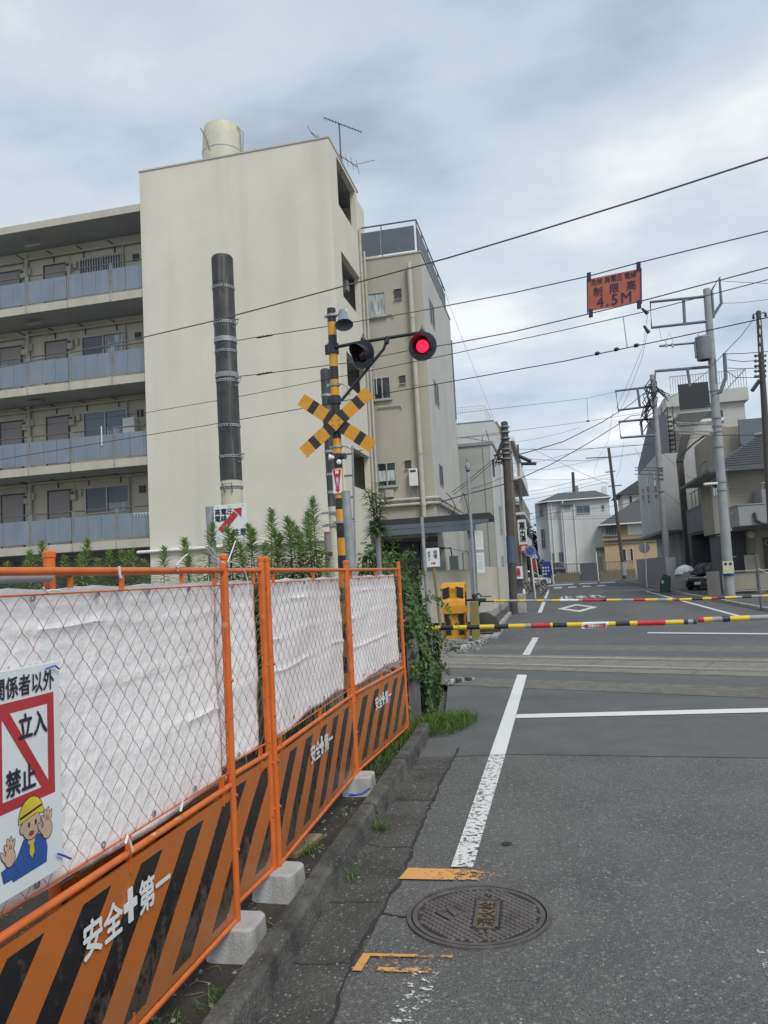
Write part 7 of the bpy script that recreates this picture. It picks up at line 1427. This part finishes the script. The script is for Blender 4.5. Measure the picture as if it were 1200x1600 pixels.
mb = MB(); [mb.lathe(py(1187+(6 if k%2 else -5),556+8*(k//2),30),(1,0,0),[(.03,-.08),(.07,-.03),(.03,.03),(.06,.08)],8) for k in range(10)]; mb.build('insulators','rail_dark',u3); MB().tube([py(1187,594,29.8),py(1175,611,29.8)],.07,8).build('cable_closure','ink_blue',u3); mb = MB(); [mb.box(py(1186.4+.14*k*1.0,505+14*k,30)+Vector((-.02,-.09,-.10)),py(1186.4+.14*k,505+14*k,30)+Vector((.02,-.085,.10))) for k in range(4)]; mb.build('slots','white_paint',u3)
rack(u3,[(1190,678),(1178,680)],29.7,.06,name='street_lamp')
u4, a4, f4 = upole((951,700),(976,905),86,.15,.2,'brown leaning utility pole in front of the ochre end house','pole_brown')
for y, x0, x1 in ((716,915,955),(738,946,962),(760,950,972)): MB().bar(py(x0,y,86),py(x1,y-2,86),.10,.10).build('cross_arm','rail_dark',u4)
k = .78; c_ = f4+(a4-f4)*.12; MB().tube([f4+(a4-f4)*.03, f4+(a4-f4)*.13],.26,12).build('guard_sleeve','galv_dull',u4)
u5, a5, f5 = upole((788,660),(804,958),29.6,.13,.17,'dark utility pole at the left pavement by the garden wall','pole_brown'); 
for y in (668,676,686,694,703,710,718): z = py(790,y,29.6).z; kk = (a5.z-z)/a5.z; c_ = a5+(f5-a5)*kk; MB().lathe(c_,(0,0,1),[(.12,0),(.19,.0),(.19,.05),(.12,.05)],12).build('pole_band','galv_dull',u5)
mb = MB(); rnd = random.Random(4)
for k in range(9): mb.tube([py(788+rnd.uniform(-4,4),680+rnd.uniform(0,30),29.4),py(780+rnd.uniform(-4,2),700+rnd.uniform(0,18),29.3),py(774+rnd.uniform(-3,6),715+rnd.uniform(0,14),29.4),py(786,722+rnd.uniform(-6,4),29.4)],.018,5)
mb.build('cable_loops','cable',u5); MB().bar(py(771,712,29.5),py(800,706,29.5),.06,.06).build('cross_arm','rail_dark',u5); MB().tube([py(770,718,29.5),py(772,745,29.5)],.05,6).build('cable_closure','rail_dark',u5)
z = .0; b0 = py(797,865,29.45); wr5 = MB().tube([f5+(a5-f5)*.26, f5+(a5-f5)*.40],.176,14).build('blue_wrap','tarp_blue',u5); wr5.data.materials[0] = mat('wrap_blue',(.075,.11,.17),(.06,.09,.14),rough=.7,scale=4)
MB().bbox((f5.x+.12,29.5,0),(f5.x+.45,29.9,.75),.03).build('base_box','concrete',u5)
u6, a6, f6 = upole((824,795),(829,880),70,.10,.13,'slim distant utility pole behind the shop banner','pole_brown'); MB().bar(py(818,806,70),py(832,802,70),.08,.08).build('cross_arm','rail_dark',u6)
u7, a7, f7 = upole((895,738),(897,772),108,.2,.25,'distant brown pole standing up behind the grey house roof','pole_brown')
# cable closures on the street cables
for (x0,y0_,x1,y1_,Y,r,lb) in ((811,713,830,721,29.6,.07,'dark slanting cable closure hanging right of the left pole'),(815,724,838,725,29.6,.06,'dark level cable closure just under the slanting one')):
    t = tag(MB().tube([py(x0,y0_,Y),py(x0+2,y0_+.6,Y),py(x1-2,y1_-.6,Y),py(x1,y1_,Y)], r, 10).build('cable_closure','cable', base=py(x0,y0_,Y)), lb, 'cable closure')

# ------------------------------------------------------------------ wires
def wire(P_, label, r=.012, m='cable', group='overhead wires', cat='wire'):
    return tag(MB().tube([Vector(p) for p in P_], r*.75, 5).build('overhead_wire', m, base=P_[0]), label, cat, group)
T = lambda n, *pp: [pt(x,y,n) for x,y in pp]
wire(T(-4.6,(-120,606),(0,574),(33,568),(220,528),(333,501.7),(400,484),(560,441),(700,403),(840,361),(1000,311),(1200,246),(1500,140)), 'uppermost wire, sweeping from the balconies up to the right edge', .014, 'cable_grey')
wire(T(-3.3,(366,533),(400,527),(512,510),(650,487),(800,458),(918,432),(1000,410),(1200,361),(1500,285)), 'wire from the black pole clamp along the top of the height limit board', .011, 'cable_grey')
wire(T(-3.3,(368,588.5),(400,585.4),(550,566),(637,548),(707,537),(800,519),(918,491),(1000,471),(1200,418),(1500,335)), 'wire under the height limit board from the lower black pole clamp', .011, 'cable_grey')
for (x,y,l) in ((412,526,'small turnbuckle on the upper wire right of the black pole'),(412,584,'small turnbuckle on the lower wire right of the black pole')):
    mb = MB(); c_ = pt(x,y,-3.3); u_ = (pt(x+20,y-3.5,-3.3)-c_).normalized()
    for k in (-.09,.0,.09): mb.lathe(c_+u_*k,(u_.z,.3,u_.x),[(.022,0),(.03,.005),(.022,.01)],8)
    mb.tube([c_-u_*.16,c_+u_*.2],.014,6); tag(mb.build('turnbuckle','frame_dark',base=c_), l, 'turnbuckle')
wire(T(0,(-150,690),(227,645),(333,627),(400,614.6),(560,583),(650,564.6),(707,553),(880,516),(1008,487),(1200,437),(1500,352)), 'catenary support wire carrying the dropper above the crossing', .010)
wire(T(0,(-150,750),(0,718),(230,680),(333,663),(471,638.5),(650,606),(880,564.7),(1025,534),(1200,496),(1500,425)), 'contact wire of the railway with small clips', .012)
dp = tag(MB().tube(T(0,(973.5,494),(980,542)),.011,6).build('dropper','insulator',base=pt(975,494,0)), 'white dropper rod between the two railway wires right of centre', 'dropper')
for (x,y),s_ in zip(((934,553),(964,546.5),(995,540.5)),('leftmost','middle','rightmost')): tag(MB().lathe(pt(x,y,0)-Vector((.05,0,0)),(1,-.4,.1),[(.0,0),(.03,.01),(.035,.06),(0,.1)],8).build('wire_clip','cable',base=pt(x,y,0)), s_+' of three dark clips on the contact wire', 'clip', 'clips on the contact wire')
dp2 = tag(MB().tube(T(0,(587,578),(589,616)),.009,6).build('dropper','insulator',base=pt(587,578,0)), 'short white dropper rod right of the crossing signal brace', 'dropper')
L_ = lambda Ya, Yb, *pp: [py(x,y,Ya+(Yb-Ya)*i/(len(pp)-1)) for i,(x,y) in enumerate(pp)]
wire(L_(24,51,(550,657),(600,654),(706,646.6),(860,629),(918,622),(962,612)), 'thin wire from behind the crossbuck to the upper rack of the second pole', .012)
wire(L_(24,51,(560,704),(600,698.6),(700,686),(860,666),(920,658),(1000,645),(1020,640)), 'thin wire just below, ending at the lower bar of that rack', .012)
tag(MB().tube([py(917,622,46),py(919,657,46)],.012,5).build('dropper','cable_grey',base=py(917,622,46)), 'thin dropper between two wires left of the second pole rack', 'dropper'); tag(MB().lathe(py(919,658,46)-Vector((.12,0,0)),(1,0,0),[(0,0),(.06,.02),(.03,.08),(.06,.14),(.03,.2),(0,.24)],8).build('spacer','cable',base=py(919,658,46)), 'dark spacer at the foot of the far dropper', 'spacer')
wire([(BX-.05,32.2,14.2), py(700,470,33), py(730,550,37), py(752,605,41), py(772,655,44)], 'thin wire dropping steeply from the terrace corner to the cream house', .008, 'cable_grey')
wire(L_(29.5,51,(803,712),(830,705),(880,690),(940,660),(985,632),(1012,610)), 'thick cable rising from the left pole to the second right pole', .030)
wire(L_(26,51,(690,784),(716,776),(786,757),(805,751),(860,726),(920,692),(960,667),(985,650),(1000,648)), 'thick lower cable running from the beige building past the left pole', .028)
wire(L_(26,29.5,(706,769),(730,752),(771,717)), 'service cable from the beige building up to the left pole', .018); wire(L_(26,29.5,(708,773),(735,753),(770,723)), 'twin service cable just beneath the first one', .016); wire(L_(34,29.5,(735,764),(760,757),(786,746)), 'thin cable from the grey house to the left pole', .014); wire(L_(26,26.4,(697,770),(705,778),(712,792),(706,806),(700,800)), 'loop of black cable on the beige building corner', .02); wire(L_(26,27,(718,786),(724,770),(728,782),(732,800),(722,812)), 'second cable loop above the carport roof end', .018)
far = [((805,702),(900,702),(960,699),(1035,692),(1110,680),60),((803,724),(850,720),(905,704),(955,697),(1000,695),62),((828,717),(870,720),(915,720),(955,714),(1037,702),70),((806,735),(860,733),(915,722),(950,716),(1030,705),66),((803,772),(850,764),(900,752),(948,742),(955,740),80),((803,777),(850,770),(900,759),(948,747),(955,745),80),((803,784),(840,778),(890,768),(915,760),(950,753),82),((825,803),(870,795),(920,788),(960,782),(1010,772),72),((826,813),(860,802),(905,797),(950,792),(1000,783),72),((826,806),(845,808),(900,807),(950,806),(965,805),84),((840,811),(870,811),(910,811),(950,810),(966,810),84),((803,748),(850,750),(900,749),(940,748),(960,750),75),((830,700),(860,715),(900,735),(925,746),(950,757),85)]
FL = ['topmost level cable of the far street tangle','far cable sloping up from the left pole, second from top','sagging far cable that meets the end pole crossarm','far cable just under the end pole crossarm','upper of two parallel far cables reaching the end pole','lower of two parallel far cables reaching the end pole','faint far cable under the parallel pair','far cable crossing the upper windows of the grey house','far cable crossing the grey house below its window','wavy far cable on the grey house front','lowest straight cable across the grey house front','short level far cable in the open sky','far cable slanting down to the right behind the others']
for i, (p0,p1,p2,p3,p4,Y) in enumerate(far): wire([py(*p,Y) for p in (p0,p1,p2,p3,p4)], FL[i], .016 if i % 2 else .024, 'cable', 'far cable tangle')
near = [((1126,439),(1160,441),(1200,443),31),((1127,474),(1160,473),(1200,468),31),((1178,498),(1158,525),(1112,572),31),((1135,553),(1165,552),(1200,549),31),((1137,562),(1160,565),(1187,563),31),((1137,575),(1160,576),(1187,575),31),((1133,578),(1150,590),(1187,590),31),((1112,680),(1150,680),(1200,680),31)]
nl = ['thin wire leaving the top rack of the near pole to the right','thin wire below it leaving the same rack','cable climbing to the brown pole top','cable from the conduit head to the right edge','wire with a small insulator toward the brown pole','wire with a clip toward the brown pole','dark cable sagging toward the brown pole','street cable running right at lamp height']
for (a_,b_,c_,Y),l in zip(near,nl): wire([py(*a_,Y+2),py(*b_,Y+1),py(*c_,Y-.5)], l, .012 if 'thin' in l else .018)
wire(L_(34,51,(1012,492),(1005,540),(985,590),(962,640)), 'jumper cable hanging from the near rack down to the far rack, outer', .012); wire(L_(34,51,(1013,514),(1003,560),(980,620),(965,648)), 'jumper cable hanging from the near rack down to the far rack, inner', .012); wire(L_(51,40,(1004,684),(1035,708),(1075,745),(1110,752)), 'guy wire crossing the grey block to the near pole lamp', .014); wire(L_(34,34,(1102,680),(1085,692),(1070,706),(1062,714)), 'thick black cable loop left of the near pole', .05); wire(L_(34,50,(1113,574),(1085,597),(1050,620),(1030,628)), 'cable from the near pole to the bundle on the second pole', .016); wire(L_(34,34,(1030,512),(1033,530),(1040,534),(1046,520),(1052,534)), 'curly jumper leads under the top rack', .010, 'cable_grey'); wire(L_(60,62,(958,640),(950,690),(935,715),(928,740)), 'slack thin line hanging below the far rack', .012, 'cable_grey'); wire(L_(60,62,(975,690),(968,735),(962,748)), 'second slack thin line below the far rack', .012, 'cable_grey'); wire(L_(51,38,(992,700),(1012,735),(1035,765),(1075,800)), 'thin diagonal guy in front of the grey block', .012); wire(L_(30,30,(803,691),(830,687),(850,683),(880,676),(905,668)), 'wavy thin line with a white tag near the left pole top', .008, 'cable_grey')
for i,(x,y) in enumerate(((1025,544),(1036,530),(1042,541),(1051,540))): pass
t = thing('insulator_row', py(1045,540,34), 'row of small insulators on the near pole lower arm', 'insulators')
mb = MB(); [mb.lathe(py(x,541,33.95),(0,0,1),[(.03,-.05),(.055,0),(.03,.05),(.05,.1),(.02,.16),(0,.17)],8) for x in (1041,1051)]; mb.build('insulators','insulator',t)
t = thing('rack_insulators', py(1011,490,34), 'dark line insulators on the outer end of the near top rack', 'insulators')
for (x0,y0_,x1,y1_) in ((1003,482,1012,490),(1006,509,1014,520)): mb = MB(); mb.tube([py(x0,y0_,34),py(x1,y1_,34)],.05,8,True,.09); mb.build('insulator','cable',t)
